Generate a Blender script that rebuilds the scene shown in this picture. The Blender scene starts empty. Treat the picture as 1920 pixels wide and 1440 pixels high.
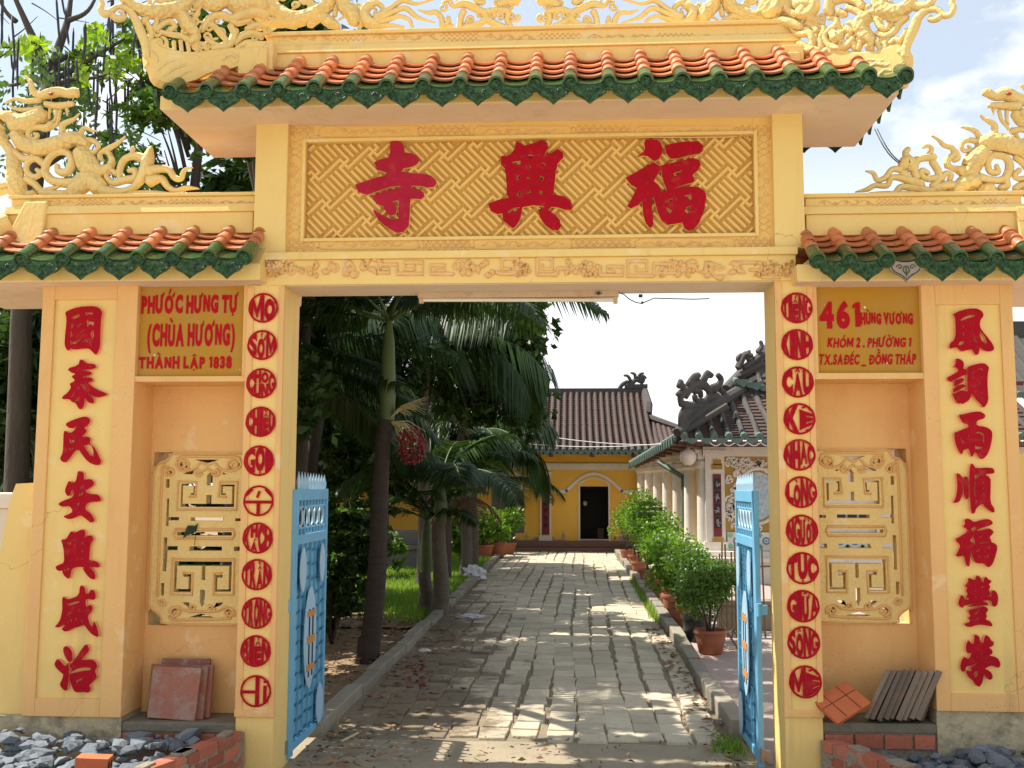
import bpy, bmesh, math, random, unicodedata
import numpy as np
from mathutils import Vector, Matrix
from mathutils.geometry import tessellate_polygon

SC = bpy.context.scene
COL = SC.collection
rnd = random.Random(7)
R = math.radians

# ------------------------------------------------------------------ camera
FPX, PHI, PSI, RHO, CD, CH = 1884.0, 0.1005, 0.0620, 0.0030, 6.15, 1.75
cf = np.array([-math.sin(PSI)*math.cos(PHI), math.cos(PSI)*math.cos(PHI), math.sin(PHI)])
cr = np.array([math.cos(PSI), math.sin(PSI), 0.0])
cu = np.cross(cr, cf)
cr, cu = math.cos(RHO)*cr + math.sin(RHO)*cu, -math.sin(RHO)*cr + math.cos(RHO)*cu
cam = bpy.data.cameras.new('camera')
camo = bpy.data.objects.new('camera', cam)
COL.objects.link(camo)
camo.matrix_world = Matrix(((cr[0], cu[0], -cf[0], 0), (cr[1], cu[1], -cf[1], -CD), (cr[2], cu[2], -cf[2], CH), (0, 0, 0, 1)))
cam.sensor_width = 36.0
cam.lens = 36.0*FPX/1920.0
cam.clip_end = 2000
SC.camera = camo

# ------------------------------------------------------------------ sky, sun, exposure
SUN = Vector((-0.52, 0.13, 0.84)).normalized()
W = bpy.data.worlds.new('World')
SC.world = W
W.use_nodes = True
nt = W.node_tree
nt.nodes.clear()
def nd(t, typ, **kw):
    n = t.nodes.new(typ)
    for k, v in kw.items():
        setattr(n, k, v)
    return n
sky = nd(nt, 'ShaderNodeTexSky', sky_type='NISHITA', sun_disc=False, sun_elevation=math.asin(SUN.z), sun_rotation=math.atan2(SUN.x, SUN.y), air_density=1.0, dust_density=1.5, ozone_density=1.0)
tc = nd(nt, 'ShaderNodeTexCoord')
mp = nd(nt, 'ShaderNodeMapping')
mp.inputs['Scale'].default_value = (1.0, 1.0, 1.9)
mp.inputs['Location'].default_value = (0.35, 0.1, 0.0)
nz = nd(nt, 'ShaderNodeTexNoise')
nz.inputs['Scale'].default_value = 2.6
nz.inputs['Detail'].default_value = 9
nz.inputs['Roughness'].default_value = 0.55
cr1 = nd(nt, 'ShaderNodeValToRGB')
cr1.color_ramp.elements[0].position = 0.55
cr1.color_ramp.elements[1].position = 0.66
sx = nd(nt, 'ShaderNodeSeparateXYZ')
mr = nd(nt, 'ShaderNodeMapRange')
mr.inputs['From Min'].default_value = 0.16
mr.inputs['From Max'].default_value = 0.34
mr.inputs['To Min'].default_value = 1.0
mr.inputs['To Max'].default_value = 0.42
mx = nd(nt, 'ShaderNodeMath', operation='MAXIMUM')
mix = nd(nt, 'ShaderNodeMix', data_type='RGBA')
mix.inputs[7].default_value = (7.4, 7.5, 7.6, 1)
bg = nd(nt, 'ShaderNodeBackground')
bg.inputs['Strength'].default_value = 0.10
wo = nd(nt, 'ShaderNodeOutputWorld')
L = nt.links.new
L(tc.outputs['Generated'], mp.inputs['Vector']); L(mp.outputs[0], nz.inputs['Vector']); L(nz.outputs['Fac'], cr1.inputs[0])
L(tc.outputs['Generated'], sx.inputs[0]); L(sx.outputs['Z'], mr.inputs['Value'])
L(cr1.outputs[0], mx.inputs[0]); L(mr.outputs[0], mx.inputs[1]); L(mx.outputs[0], mix.inputs[0])
tn = nd(nt, 'ShaderNodeMix', data_type='RGBA', blend_type='MULTIPLY'); tn.inputs[0].default_value = 1.0; tn.inputs[7].default_value = (0.84, 1.0, 1.03, 1)
L(sky.outputs[0], tn.inputs[6]); L(tn.outputs[2], mix.inputs[6]); L(mix.outputs[2], bg.inputs['Color']); L(bg.outputs[0], wo.inputs[0])

sl = bpy.data.lights.new('sun', 'SUN')
sl.energy = 5.0
sl.angle = R(0.5)
sl.color = (1.0, 0.94, 0.84)
so = bpy.data.objects.new('sun', sl)
so.rotation_euler = SUN.to_track_quat('Z', 'Y').to_euler()
so.location = (0, 0, 30)
COL.objects.link(so)
SC.view_settings.view_transform = 'Standard'
SC.view_settings.look = 'None'
SC.view_settings.exposure = 0.80
SC.view_settings.gamma = 1.0
SC.cycles.max_bounces = 8
SC.cycles.use_denoising = True

# ------------------------------------------------------------------ pixel helpers (used to read sizes off the photograph)
def ray(px, py):
    return cr*((px-960)/FPX) - cu*((py-720)/FPX) + cf
def U(px, py, Y=0.0):
    d = ray(px, py); t = (Y+CD)/d[1]
    return Vector((d[0]*t, Y, CH+d[2]*t))
def UX(px, Y=0.0, py=900): return U(px, py, Y).x
def UZ(py, Y=0.0, px=960): return U(px, py, Y).z
def G(px, py, Z=0.0):
    d = ray(px, py); t = (Z-CH)/d[2]
    return Vector((d[0]*t, d[1]*t-CD, Z))
def UP(px, py, A, N):
    """hit of the ray with the vertical plane through A with normal N"""
    d = Vector(ray(px, py)); o = Vector((0, -CD, CH))
    return o + d*((A-o).dot(N)/d.dot(N))

# ------------------------------------------------------------------ materials
MATS = {}
def material(name, col, rough=0.7, col2=None, scale=6.0, amt=0.5, bump=0.0, bscale=40.0, spec=0.5, stain=None, stain_amt=0.5, stain_scale=2.5, kind='noise', trans=0.0, attr=False, metal=0.0, coat=0.0, rand=0.0, stain_lo=0.5, stretch=None):
    m = bpy.data.materials.new(name)
    m.use_nodes = True
    t = m.node_tree
    p = t.nodes['Principled BSDF']
    p.inputs['Roughness'].default_value = rough
    p.inputs['Metallic'].default_value = metal
    p.inputs['Specular IOR Level'].default_value = spec
    if coat: p.inputs['Coat Weight'].default_value = coat; p.inputs['Coat Roughness'].default_value = 0.08
    K = t.links.new
    geo = nd(t, 'ShaderNodeNewGeometry')
    src = geo.outputs['Position']
    if stretch:
        mpn = nd(t, 'ShaderNodeMapping'); mpn.inputs['Scale'].default_value = stretch
        K(src, mpn.inputs['Vector']); src = mpn.outputs[0]
    c4 = (*col, 1)
    out = None
    if col2 is not None:
        n = nd(t, 'ShaderNodeTexNoise'); n.inputs['Scale'].default_value = scale; n.inputs['Detail'].default_value = 6; n.inputs['Roughness'].default_value = 0.65
        K(src, n.inputs['Vector'])
        r = nd(t, 'ShaderNodeMapRange'); r.inputs['From Min'].default_value = 0.5-0.5*amt*0.6; r.inputs['From Max'].default_value = 0.5+0.5*amt*0.6
        K(n.outputs['Fac'], r.inputs['Value'])
        mxn = nd(t, 'ShaderNodeMix', data_type='RGBA'); mxn.inputs[6].default_value = c4; mxn.inputs[7].default_value = (*col2, 1)
        K(r.outputs[0], mxn.inputs[0]); out = mxn.outputs[2]
    if attr or rand:
        if attr:
            a = nd(t, 'ShaderNodeAttribute', attribute_name='rnd'); f = a.outputs['Fac']
        else:
            a = nd(t, 'ShaderNodeObjectInfo'); f = a.outputs['Random']
        k = rand or 0.35
        r2 = nd(t, 'ShaderNodeMapRange'); r2.inputs['To Min'].default_value = 1-k; r2.inputs['To Max'].default_value = 1+k
        K(f, r2.inputs['Value'])
        hs = nd(t, 'ShaderNodeHueSaturation')
        if out: K(out, hs.inputs['Color'])
        else: hs.inputs['Color'].default_value = c4
        K(r2.outputs[0], hs.inputs['Value']); out = hs.outputs[0]
    if stain is not None:
        n = nd(t, 'ShaderNodeTexNoise'); n.inputs['Scale'].default_value = stain_scale; n.inputs['Detail'].default_value = 10; n.inputs['Roughness'].default_value = 0.7
        K(src, n.inputs['Vector'])
        r = nd(t, 'ShaderNodeMapRange'); r.inputs['From Min'].default_value = stain_lo; r.inputs['From Max'].default_value = stain_lo+0.22; r.inputs['To Max'].default_value = stain_amt
        K(n.outputs['Fac'], r.inputs['Value'])
        mxn = nd(t, 'ShaderNodeMix', data_type='RGBA'); mxn.inputs[7].default_value = (*stain, 1)
        if out: K(out, mxn.inputs[6])
        else: mxn.inputs[6].default_value = c4
        K(r.outputs[0], mxn.inputs[0]); out = mxn.outputs[2]
    if out: K(out, p.inputs['Base Color'])
    else: p.inputs['Base Color'].default_value = c4
    if bump:
        if kind == 'scale':
            b = nd(t, 'ShaderNodeTexVoronoi'); b.inputs['Scale'].default_value = bscale; bo = b.outputs['Distance']
        else:
            b = nd(t, 'ShaderNodeTexNoise'); b.inputs['Scale'].default_value = bscale; b.inputs['Detail'].default_value = 5; bo = b.outputs['Fac']
        K(src, b.inputs['Vector'])
        bn = nd(t, 'ShaderNodeBump'); bn.inputs['Strength'].default_value = bump; bn.inputs['Distance'].default_value = 0.02
        K(bo, bn.inputs['Height']); K(bn.outputs[0], p.inputs['Normal'])
    if trans:
        tr = nd(t, 'ShaderNodeBsdfTranslucent')
        hs = nd(t, 'ShaderNodeHueSaturation'); hs.inputs['Value'].default_value = 1.7; hs.inputs['Hue'].default_value = 0.485; hs.inputs['Saturation'].default_value = 1.1
        if out: K(out, hs.inputs['Color'])
        else: hs.inputs['Color'].default_value = c4
        K(hs.outputs[0], tr.inputs['Color'])
        ms = nd(t, 'ShaderNodeMixShader'); ms.inputs[0].default_value = trans
        K(p.outputs[0], ms.inputs[1]); K(tr.outputs[0], ms.inputs[2])
        K(ms.outputs[0], t.nodes['Material Output'].inputs['Surface'])
    MATS[name] = m
    return m

CREAM = material('cream_plaster', (0.80, 0.575, 0.20), 0.8, (0.78, 0.53, 0.175), 3.0, 0.9, 0.15, 45, stain=(0.74, 0.43, 0.15), stain_amt=0.5, stain_lo=0.52, stain_scale=2.2, stretch=(1, 1, 0.45))
# fine dark specks, drip marks and hairline cracks in the painted render
def weather(m, amt=0.55, crack=True):
    t = m.node_tree; p = t.nodes['Principled BSDF']; K = t.links.new
    lk = p.inputs['Base Color'].links[0].from_socket
    geo = nd(t, 'ShaderNodeNewGeometry')
    def nmask(scale, lo, hi, mapping=None, detail=4.0):
        n = nd(t, 'ShaderNodeTexNoise'); n.inputs['Scale'].default_value = scale; n.inputs['Detail'].default_value = detail; n.inputs['Roughness'].default_value = 0.6
        if mapping:
            mm = nd(t, 'ShaderNodeMapping'); mm.inputs['Scale'].default_value = mapping; K(geo.outputs['Position'], mm.inputs['Vector']); K(mm.outputs[0], n.inputs['Vector'])
        else: K(geo.outputs['Position'], n.inputs['Vector'])
        r = nd(t, 'ShaderNodeMapRange'); r.inputs['From Min'].default_value = lo; r.inputs['From Max'].default_value = hi; K(n.outputs['Fac'], r.inputs['Value'])
        return r.outputs[0]
    def mul(a, b):
        q_ = nd(t, 'ShaderNodeMath', operation='MULTIPLY'); K(a, q_.inputs[0])
        if isinstance(b, float): q_.inputs[1].default_value = b
        else: K(b, q_.inputs[1])
        return q_.outputs[0]
    def over(col, fac, c):
        x = nd(t, 'ShaderNodeMix', data_type='RGBA'); x.inputs[7].default_value = (*c, 1); K(fac, x.inputs[0]); K(col, x.inputs[6]); return x.outputs[2]
    patch = nmask(1.3, 0.48, 0.68)
    lk = over(lk, mul(mul(nmask(95, 0.66, 0.72, None, 2), patch), 0.8), (0.16, 0.11, 0.06))
    lk = over(lk, mul(mul(nmask(9, 0.54, 0.72, (1, 1, 0.07), 6), nmask(0.9, 0.45, 0.65)), amt), (0.47, 0.30, 0.11))
    lk = over(lk, mul(nmask(4.5, 0.60, 0.66, None, 9), 0.35), (0.82, 0.68, 0.42))
    if crack:
        v = nd(t, 'ShaderNodeTexVoronoi', feature='DISTANCE_TO_EDGE'); v.inputs['Scale'].default_value = 1.15
        nz_ = nd(t, 'ShaderNodeTexNoise'); nz_.inputs['Scale'].default_value = 3.0; nz_.inputs['Detail'].default_value = 6; K(geo.outputs['Position'], nz_.inputs['Vector'])
        va = nd(t, 'ShaderNodeVectorMath', operation='MULTIPLY_ADD'); va.inputs[1].default_value = (0.5, 0.5, 0.5); K(nz_.outputs['Color'], va.inputs[0]); K(geo.outputs['Position'], va.inputs[2]); K(va.outputs[0], v.inputs['Vector'])
        r = nd(t, 'ShaderNodeMapRange'); r.inputs['From Min'].default_value = 0.0; r.inputs['From Max'].default_value = 0.0035; r.inputs['To Min'].default_value = 1.0; r.inputs['To Max'].default_value = 0.0; K(v.outputs['Distance'], r.inputs['Value'])
        lk = over(lk, mul(mul(r.outputs[0], nmask(0.8, 0.52, 0.60)), 0.6), (0.22, 0.14, 0.06))
    K(lk, p.inputs['Base Color'])
PEACH = material('peach_plaster', (0.74, 0.395, 0.15), 0.8, (0.77, 0.475, 0.175), 2.5, 0.9, 0.15, 45, stain=(0.60, 0.25, 0.075), stain_amt=0.45, stain_lo=0.54, stain_scale=2.1, stretch=(1, 1, 0.5))
ORN = material('ornament_plaster', (0.80, 0.60, 0.235), 0.75, (0.75, 0.525, 0.19), 7.0, 0.9, 0.7, 38, stain=(0.55, 0.32, 0.12), stain_amt=0.4, stain_lo=0.57, stain_scale=9)
ORNS = material('scaled_ornament_plaster', (0.80, 0.59, 0.225), 0.75, (0.74, 0.51, 0.18), 7.0, 0.9, 1.0, 30, kind='scale')
SOFF = material('soffit_plaster', (0.78, 0.62, 0.46), 0.85, (0.68, 0.52, 0.38), 1.6, 1.0, 0.1, 50, stain=(0.66, 0.42, 0.20), stain_amt=0.6, stain_lo=0.5, stain_scale=1.1, stretch=(0.5, 1.4, 1))
RELIEF = material('relief_plaster', (0.78, 0.48, 0.185), 0.8, (0.72, 0.43, 0.165), 8, 0.8, 0.25, 70)
FRET = material('fret_plaster', (0.80, 0.52, 0.155), 0.85, (0.74, 0.455, 0.125), 5, 0.9, 0.2, 60)
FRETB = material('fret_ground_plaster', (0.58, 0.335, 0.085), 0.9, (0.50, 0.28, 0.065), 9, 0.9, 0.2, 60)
for m_ in (CREAM, PEACH): weather(m_)
weather(ORN, 0.5, False); weather(RELIEF, 0.4, False); weather(SOFF, 0.5)
RED = material('red_paint', (0.43, 0.005, 0.017), 0.75, (0.31, 0.004, 0.012), 9, 1.0, 0.35, 55, spec=0.1, stain=(0.50, 0.085, 0.06), stain_amt=0.5, stain_lo=0.55, stain_scale=16)
REDEDGE = material('pale_red_edge', (0.78, 0.33, 0.17), 0.8)  # sides of the letters, paler than their red fronts
PINKRED = material('weathered_red_paint', (0.45, 0.020, 0.055), 0.75, (0.33, 0.008, 0.02), 6, 1.0, 0.35, 55, spec=0.12, stain=(0.52, 0.10, 0.08), stain_amt=0.45, stain_lo=0.56, stain_scale=11)
OTILE = material('terracotta_roof_tile', (0.62, 0.20, 0.07), 0.40, (0.50, 0.15, 0.05), 9, 0.9, 0.15, 60, spec=0.95, attr=True, rand=0.3, stain=(0.34, 0.22, 0.15), stain_amt=0.65, stain_lo=0.53, stain_scale=8)
GTILE = material('green_glazed_tile', (0.014, 0.060, 0.018), 0.18, (0.030, 0.105, 0.028), 14, 1.0, 0.12, 50, spec=0.5, coat=0.25, attr=True, rand=0.35, stain=(0.03, 0.09, 0.06), stain_amt=0.6, stain_lo=0.54, stain_scale=8)
GREL = material('green_glazed_relief', (0.006, 0.028, 0.008), 0.35, (0.048, 0.115, 0.035), 46, 0.4, 1.0, 60, spec=0.35)
CHIP = material('chipped_clay', (0.33, 0.27, 0.23), 0.9, (0.30, 0.20, 0.15), 12, 0.9, 0.4, 60)
OCHRE = material('ochre_sign_board', (0.47, 0.225, 0.012), 0.6, (0.40, 0.215, 0.03), 2.2, 1.0, 0.06, 60, spec=0.2, stain=(0.42, 0.27, 0.11), stain_amt=0.5, stain_lo=0.47, stain_scale=2.6)
SIGNRED = material('sign_red_paint', (0.46, 0.006, 0.016), 0.7, (0.38, 0.005, 0.012), 20, 0.8, spec=0.12)
WHITEFLAKE = material('bare_white_flake', (0.8, 0.74, 0.6), 0.9)
PLINTH = material('mouldy_render', (0.52, 0.43, 0.27), 0.95, (0.32, 0.27, 0.165), 7, 0.8, 0.9, 22, stain=(0.03, 0.03, 0.024), stain_amt=0.9, stain_lo=0.51, stain_scale=5)
LEDGE = material('dirty_cement', (0.22, 0.19, 0.13), 0.95, (0.13, 0.115, 0.08), 7, 1.0, 0.6, 30)
BRICK = material('red_brick', (0.40, 0.12, 0.06), 0.85, (0.32, 0.09, 0.05), 18, 0.9, 0.35, 60, attr=True, rand=0.3, stain=(0.36, 0.30, 0.24), stain_amt=0.7, stain_lo=0.53, stain_scale=9)
MORTAR = material('cement_mortar', (0.30, 0.255, 0.19), 0.95, (0.20, 0.165, 0.12), 12, 1.0, 0.9, 30)
SLAB = material('old_clay_floor_tile', (0.30, 0.095, 0.055), 0.9, (0.25, 0.15, 0.115), 9, 0.6, 0.5, 50, rand=0.22, stain=(0.42, 0.33, 0.27), stain_amt=0.75, stain_lo=0.5, stain_scale=9)
SLABG = material('grey_clay_floor_tile', (0.22, 0.15, 0.105), 0.9, (0.17, 0.135, 0.10), 9, 1.0, 0.4, 60, rand=0.3, stain=(0.30, 0.14, 0.08), stain_amt=0.6, stain_lo=0.55, stain_scale=7)
SLABO = material('orange_clay_tile', (0.55, 0.14, 0.045), 0.8, (0.44, 0.11, 0.04), 12, 0.9, 0.2, 60)
BLUE = material('blue_gate_paint', (0.17, 0.43, 0.62), 0.5, (0.13, 0.36, 0.55), 6, 0.9, 0.1, 60, spec=0.4, stain=(0.20, 0.13, 0.08), stain_amt=0.6, stain_lo=0.60, stain_scale=13)
BLUEP = material('pale_blue_sheet', (0.30, 0.52, 0.68), 0.45, (0.40, 0.55, 0.66), 7, 1.0, 0.08, 30)
BLUEM = material('blue_mesh_paint', (0.12, 0.33, 0.48), 0.5, (0.15, 0.39, 0.55), 9, 0.9)
RUST = material('orange_primer', (0.52, 0.22, 0.05), 0.7)
STEEL = material('rusty_hinge_steel', (0.25, 0.20, 0.17), 0.5, (0.32, 0.27, 0.24), 30, 0.9, metal=0.5)
LAMPBOX = material('dusty_lamp_housing', (0.58, 0.42, 0.27), 0.6, (0.48, 0.33, 0.2), 9, 0.9, stain=(0.16, 0.10, 0.06), stain_amt=0.6, stain_lo=0.56, stain_scale=16)
TUBE = material('unlit_tube_glass', (0.74, 0.64, 0.50), 0.3)
WIRE = material('black_cable', (0.03, 0.03, 0.03), 0.6)
WIREW = material('white_cable', (0.7, 0.7, 0.68), 0.6)
STONE = material('paving_stone', (0.54, 0.465, 0.335), 0.9, (0.42, 0.36, 0.25), 5, 1.0, 0.3, 40, attr=True, rand=0.16, stain=(0.24, 0.205, 0.145), stain_amt=0.55, stain_lo=0.52, stain_scale=3)
# trodden earth along the left of the path, its colour darkened for shade there
def add_shaded_dirt(m):
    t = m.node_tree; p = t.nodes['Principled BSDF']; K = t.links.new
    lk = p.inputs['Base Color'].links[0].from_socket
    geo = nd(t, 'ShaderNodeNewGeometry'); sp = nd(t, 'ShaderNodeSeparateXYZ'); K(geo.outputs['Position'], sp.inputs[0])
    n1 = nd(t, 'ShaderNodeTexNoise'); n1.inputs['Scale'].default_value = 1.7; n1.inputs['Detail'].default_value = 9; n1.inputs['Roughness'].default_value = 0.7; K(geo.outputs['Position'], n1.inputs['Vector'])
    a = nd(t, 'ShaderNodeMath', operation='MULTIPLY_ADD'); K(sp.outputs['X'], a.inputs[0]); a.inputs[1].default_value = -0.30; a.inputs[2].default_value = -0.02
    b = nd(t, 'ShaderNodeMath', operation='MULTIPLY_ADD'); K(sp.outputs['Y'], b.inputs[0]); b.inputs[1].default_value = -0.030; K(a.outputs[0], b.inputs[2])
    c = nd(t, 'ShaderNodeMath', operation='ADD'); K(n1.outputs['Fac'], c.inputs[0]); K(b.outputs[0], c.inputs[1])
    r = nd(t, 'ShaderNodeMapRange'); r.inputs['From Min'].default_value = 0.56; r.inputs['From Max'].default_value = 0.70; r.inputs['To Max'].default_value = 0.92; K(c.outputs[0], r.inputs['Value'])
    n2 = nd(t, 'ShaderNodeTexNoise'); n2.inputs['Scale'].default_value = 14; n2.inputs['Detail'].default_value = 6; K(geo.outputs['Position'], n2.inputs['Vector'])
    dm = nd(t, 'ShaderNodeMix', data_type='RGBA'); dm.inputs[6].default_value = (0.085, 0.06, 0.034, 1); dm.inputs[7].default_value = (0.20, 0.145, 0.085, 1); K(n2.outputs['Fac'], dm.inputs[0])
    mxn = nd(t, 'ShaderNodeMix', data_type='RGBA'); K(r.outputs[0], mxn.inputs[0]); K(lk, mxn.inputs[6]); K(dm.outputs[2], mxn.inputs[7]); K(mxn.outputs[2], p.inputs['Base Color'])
add_shaded_dirt(STONE)
DIRT = material('dry_earth', (0.33, 0.225, 0.12), 0.97, (0.19, 0.125, 0.065), 3.0, 1.0, 0.5, 25, stain=(0.10, 0.075, 0.045), stain_amt=0.7, stain_lo=0.5, stain_scale=5)
JOINT = material('joint_soil', (0.16, 0.125, 0.08), 0.97, (0.25, 0.20, 0.13), 4.0, 1.0, 0.5, 25)
ROADC = material('street_concrete', (0.50, 0.45, 0.36), 0.92, (0.42, 0.375, 0.30), 2.0, 1.0, 0.2, 20)
LBEAD = material('lattice_bead_plaster', (0.68, 0.375, 0.14), 0.8, (0.72, 0.44, 0.16), 9, 0.9, 0.2, 60)
CONC = material('worn_concrete', (0.34, 0.28, 0.19), 0.92, (0.23, 0.185, 0.12), 3.0, 1.0, 0.35, 30, stain=(0.12, 0.095, 0.06), stain_amt=0.7, stain_lo=0.53, stain_scale=4)
KERB = material('kerb_stone', (0.29, 0.26, 0.20), 0.92, (0.19, 0.165, 0.12), 5.0, 1.0, 0.4, 30, attr=True, rand=0.15)
PINKP = material('pink_paving', (0.40, 0.30, 0.25), 0.9, (0.33, 0.25, 0.21), 4, 0.9, 0.2, 30)
GRAVEL = material('blue_grey_stone', (0.115, 0.135, 0.155), 0.9, (0.165, 0.185, 0.20), 9, 1.0, 0.4, 50, attr=True, rand=0.35)
GRASS = material('grass_blade', (0.13, 0.27, 0.03), 0.6, (0.20, 0.34, 0.035), 3, 1.0, trans=0.3)
LEAFD = material('dark_leaf', (0.024, 0.054, 0.011), 0.45, (0.038, 0.080, 0.015), 1.6, 1.0, spec=0.35, trans=0.25, attr=True, rand=0.5)
LEAFM = material('mid_leaf', (0.06, 0.135, 0.022), 0.45, (0.09, 0.17, 0.025), 2.0, 1.0, trans=0.35, attr=True, rand=0.4)
LEAFB = material('bright_leaf', (0.19, 0.35, 0.03), 0.5, (0.27, 0.42, 0.035), 3.0, 1.0, trans=0.5, attr=True, rand=0.3)
BUSH = material('clipped_bush_leaf', (0.09, 0.195, 0.02), 0.45, (0.135, 0.26, 0.024), 4.0, 1.0, trans=0.35, attr=True, rand=0.4)
PALM = material('palm_leaflet', (0.022, 0.050, 0.010), 0.5, (0.034, 0.070, 0.014), 2.0, 1.0, spec=0.3, trans=0.2, attr=True, rand=0.4)
DRYPALM = material('dry_palm_leaflet', (0.10, 0.045, 0.025), 0.8, (0.14, 0.07, 0.03), 6, 1.0, attr=True, rand=0.4)
BARK = material('dark_bark', (0.085, 0.065, 0.045), 0.95, (0.05, 0.04, 0.03), 9, 1.0, 0.7, 30, stretch=(1, 1, 0.3))
PBARK = material('ringed_palm_bark', (0.15, 0.125, 0.095), 0.9, (0.09, 0.075, 0.055), 14, 1.0, 0.5, 30, stretch=(0.4, 0.4, 3))
DBARK = material('shaded_ringed_bark', (0.060, 0.046, 0.034), 0.95, (0.028, 0.022, 0.017), 9, 1.0, 0.6, 30, stretch=(0.5, 0.5, 3), stain=(0.16, 0.14, 0.12), stain_amt=0.6, stain_lo=0.6, stain_scale=9)  # palm bark darkened to hold the shade on the nearest trunk
SHAFT = material('green_crownshaft', (0.11, 0.155, 0.045), 0.55, (0.07, 0.11, 0.03), 5, 0.9)
POD = material('dark_seed_pod', (0.03, 0.026, 0.03), 0.6)
FRUIT = material('red_palm_fruit', (0.20, 0.014, 0.016), 0.5)
STALK = material('pale_fruit_stalk', (0.5, 0.42, 0.22), 0.7)
POTR = material('terracotta_pot', (0.36, 0.125, 0.06), 0.7, (0.27, 0.09, 0.045), 9, 0.9, 0.2, 50, stain=(0.42, 0.33, 0.26), stain_amt=0.4, stain_lo=0.56, stain_scale=12)
POTB = material('black_glazed_pot', (0.018, 0.018, 0.022), 0.3)
YWALL = material('yellow_hall_wall', (0.80, 0.46, 0.065), 0.85, (0.75, 0.41, 0.055), 2.0, 1.0, 0.08, 40, stain=(0.50, 0.26, 0.05), stain_amt=0.4, stain_lo=0.57, stain_scale=1.5)
WHITE = material('white_limewash', (0.74, 0.69, 0.60), 0.85, (0.62, 0.56, 0.47), 5, 0.9, 0.1, 40, stain=(0.30, 0.26, 0.20), stain_amt=0.4, stain_lo=0.6, stain_scale=3)
DARK = material('dark_interior', (0.012, 0.011, 0.010), 0.9)  # near-black stands in for unlit depth: doorway, brick holes, tile grooves
ROOFB = material('weathered_brown_tile', (0.085, 0.046, 0.034), 0.85, (0.042, 0.03, 0.026), 7, 1.0, 0.3, 30, stain=(0.30, 0.13, 0.08), stain_amt=0.6, stain_lo=0.56, stain_scale=9)
ROOFD = material('mossy_dark_ridge', (0.055, 0.05, 0.045), 0.95, (0.09, 0.08, 0.07), 4, 1.0, 0.6, 25)
GREENW = material('weathered_green_tile', (0.06, 0.115, 0.09), 0.6, (0.12, 0.17, 0.14), 9, 1.0, 0.2, 30)
REDPL = material('dark_red_board', (0.20, 0.018, 0.015), 0.7, (0.15, 0.02, 0.02), 9, 0.9)
INK = material('black_ink', (0.012, 0.012, 0.012), 0.6)
PALEINK = material('grey_inlay', (0.35, 0.33, 0.32), 0.6)
MUST = material('mustard_paint', (0.40, 0.235, 0.04), 0.8, (0.33, 0.19, 0.03), 5, 0.9)
BLUEW = material('blue_grey_tile_inlay', (0.18, 0.30, 0.38), 0.4, (0.55, 0.6, 0.6), 16, 0.7)
TILEGR = material('green_ceramic_flower', (0.20, 0.45, 0.34), 0.3)
TILEBL = material('blue_ceramic_flower', (0.10, 0.22, 0.42), 0.3)
BKBRICK = material('step_brick', (0.20, 0.10, 0.075), 0.9, (0.13, 0.08, 0.06), 14, 1.0, 0.4, 40)
LANTERN = material('white_paper_lantern', (0.72, 0.66, 0.58), 0.7, (0.70, 0.52, 0.42), 4, 0.9)
WOOD = material('weathered_stake', (0.17, 0.12, 0.075), 0.9)
BAG = material('crumpled_white_plastic', (0.55, 0.57, 0.6), 0.5, (0.7, 0.7, 0.7), 8, 0.9, 0.6, 20)
LITTER = material('fallen_dry_leaf', (0.26, 0.14, 0.06), 0.9, (0.14, 0.08, 0.045), 6, 1.0, attr=True, rand=0.5)
GREYST = material('grey_stone_block', (0.19, 0.18, 0.165), 0.95, (0.13, 0.125, 0.115), 4, 1.0, 0.4, 25)
EYE = material('dragon_eye_red', (0.35, 0.04, 0.03), 0.5)
# ------------------------------------------------------------------ objects
WLOC = {}
def link(o, parent=None):
    COL.objects.link(o)
    if parent is not None:
        o.parent = parent
        WLOC[o.name] = WLOC[parent.name]
    else:
        WLOC[o.name] = Vector((0, 0, 0))
    return o
def thing(name, label, cat, loc, group=None):
    o = bpy.data.objects.new(name, None)
    o.empty_display_size = 0.2
    COL.objects.link(o)
    o.location = loc
    WLOC[o.name] = Vector(loc)
    o['label'] = label; o['category'] = cat
    if group: o['group'] = group
    return o
def tag(o, label, cat, group=None):
    o['label'] = label; o['category'] = cat
    if group: o['group'] = group
    return o
def copy_tree(o, parent=None):
    c = o.copy(); COL.objects.link(c)
    if parent: c.parent = parent
    WLOC[c.name] = Vector(c.location) if parent is None else WLOC[parent.name]
    for ch in list(o.children):
        copy_tree(ch, c)
    return c

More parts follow.
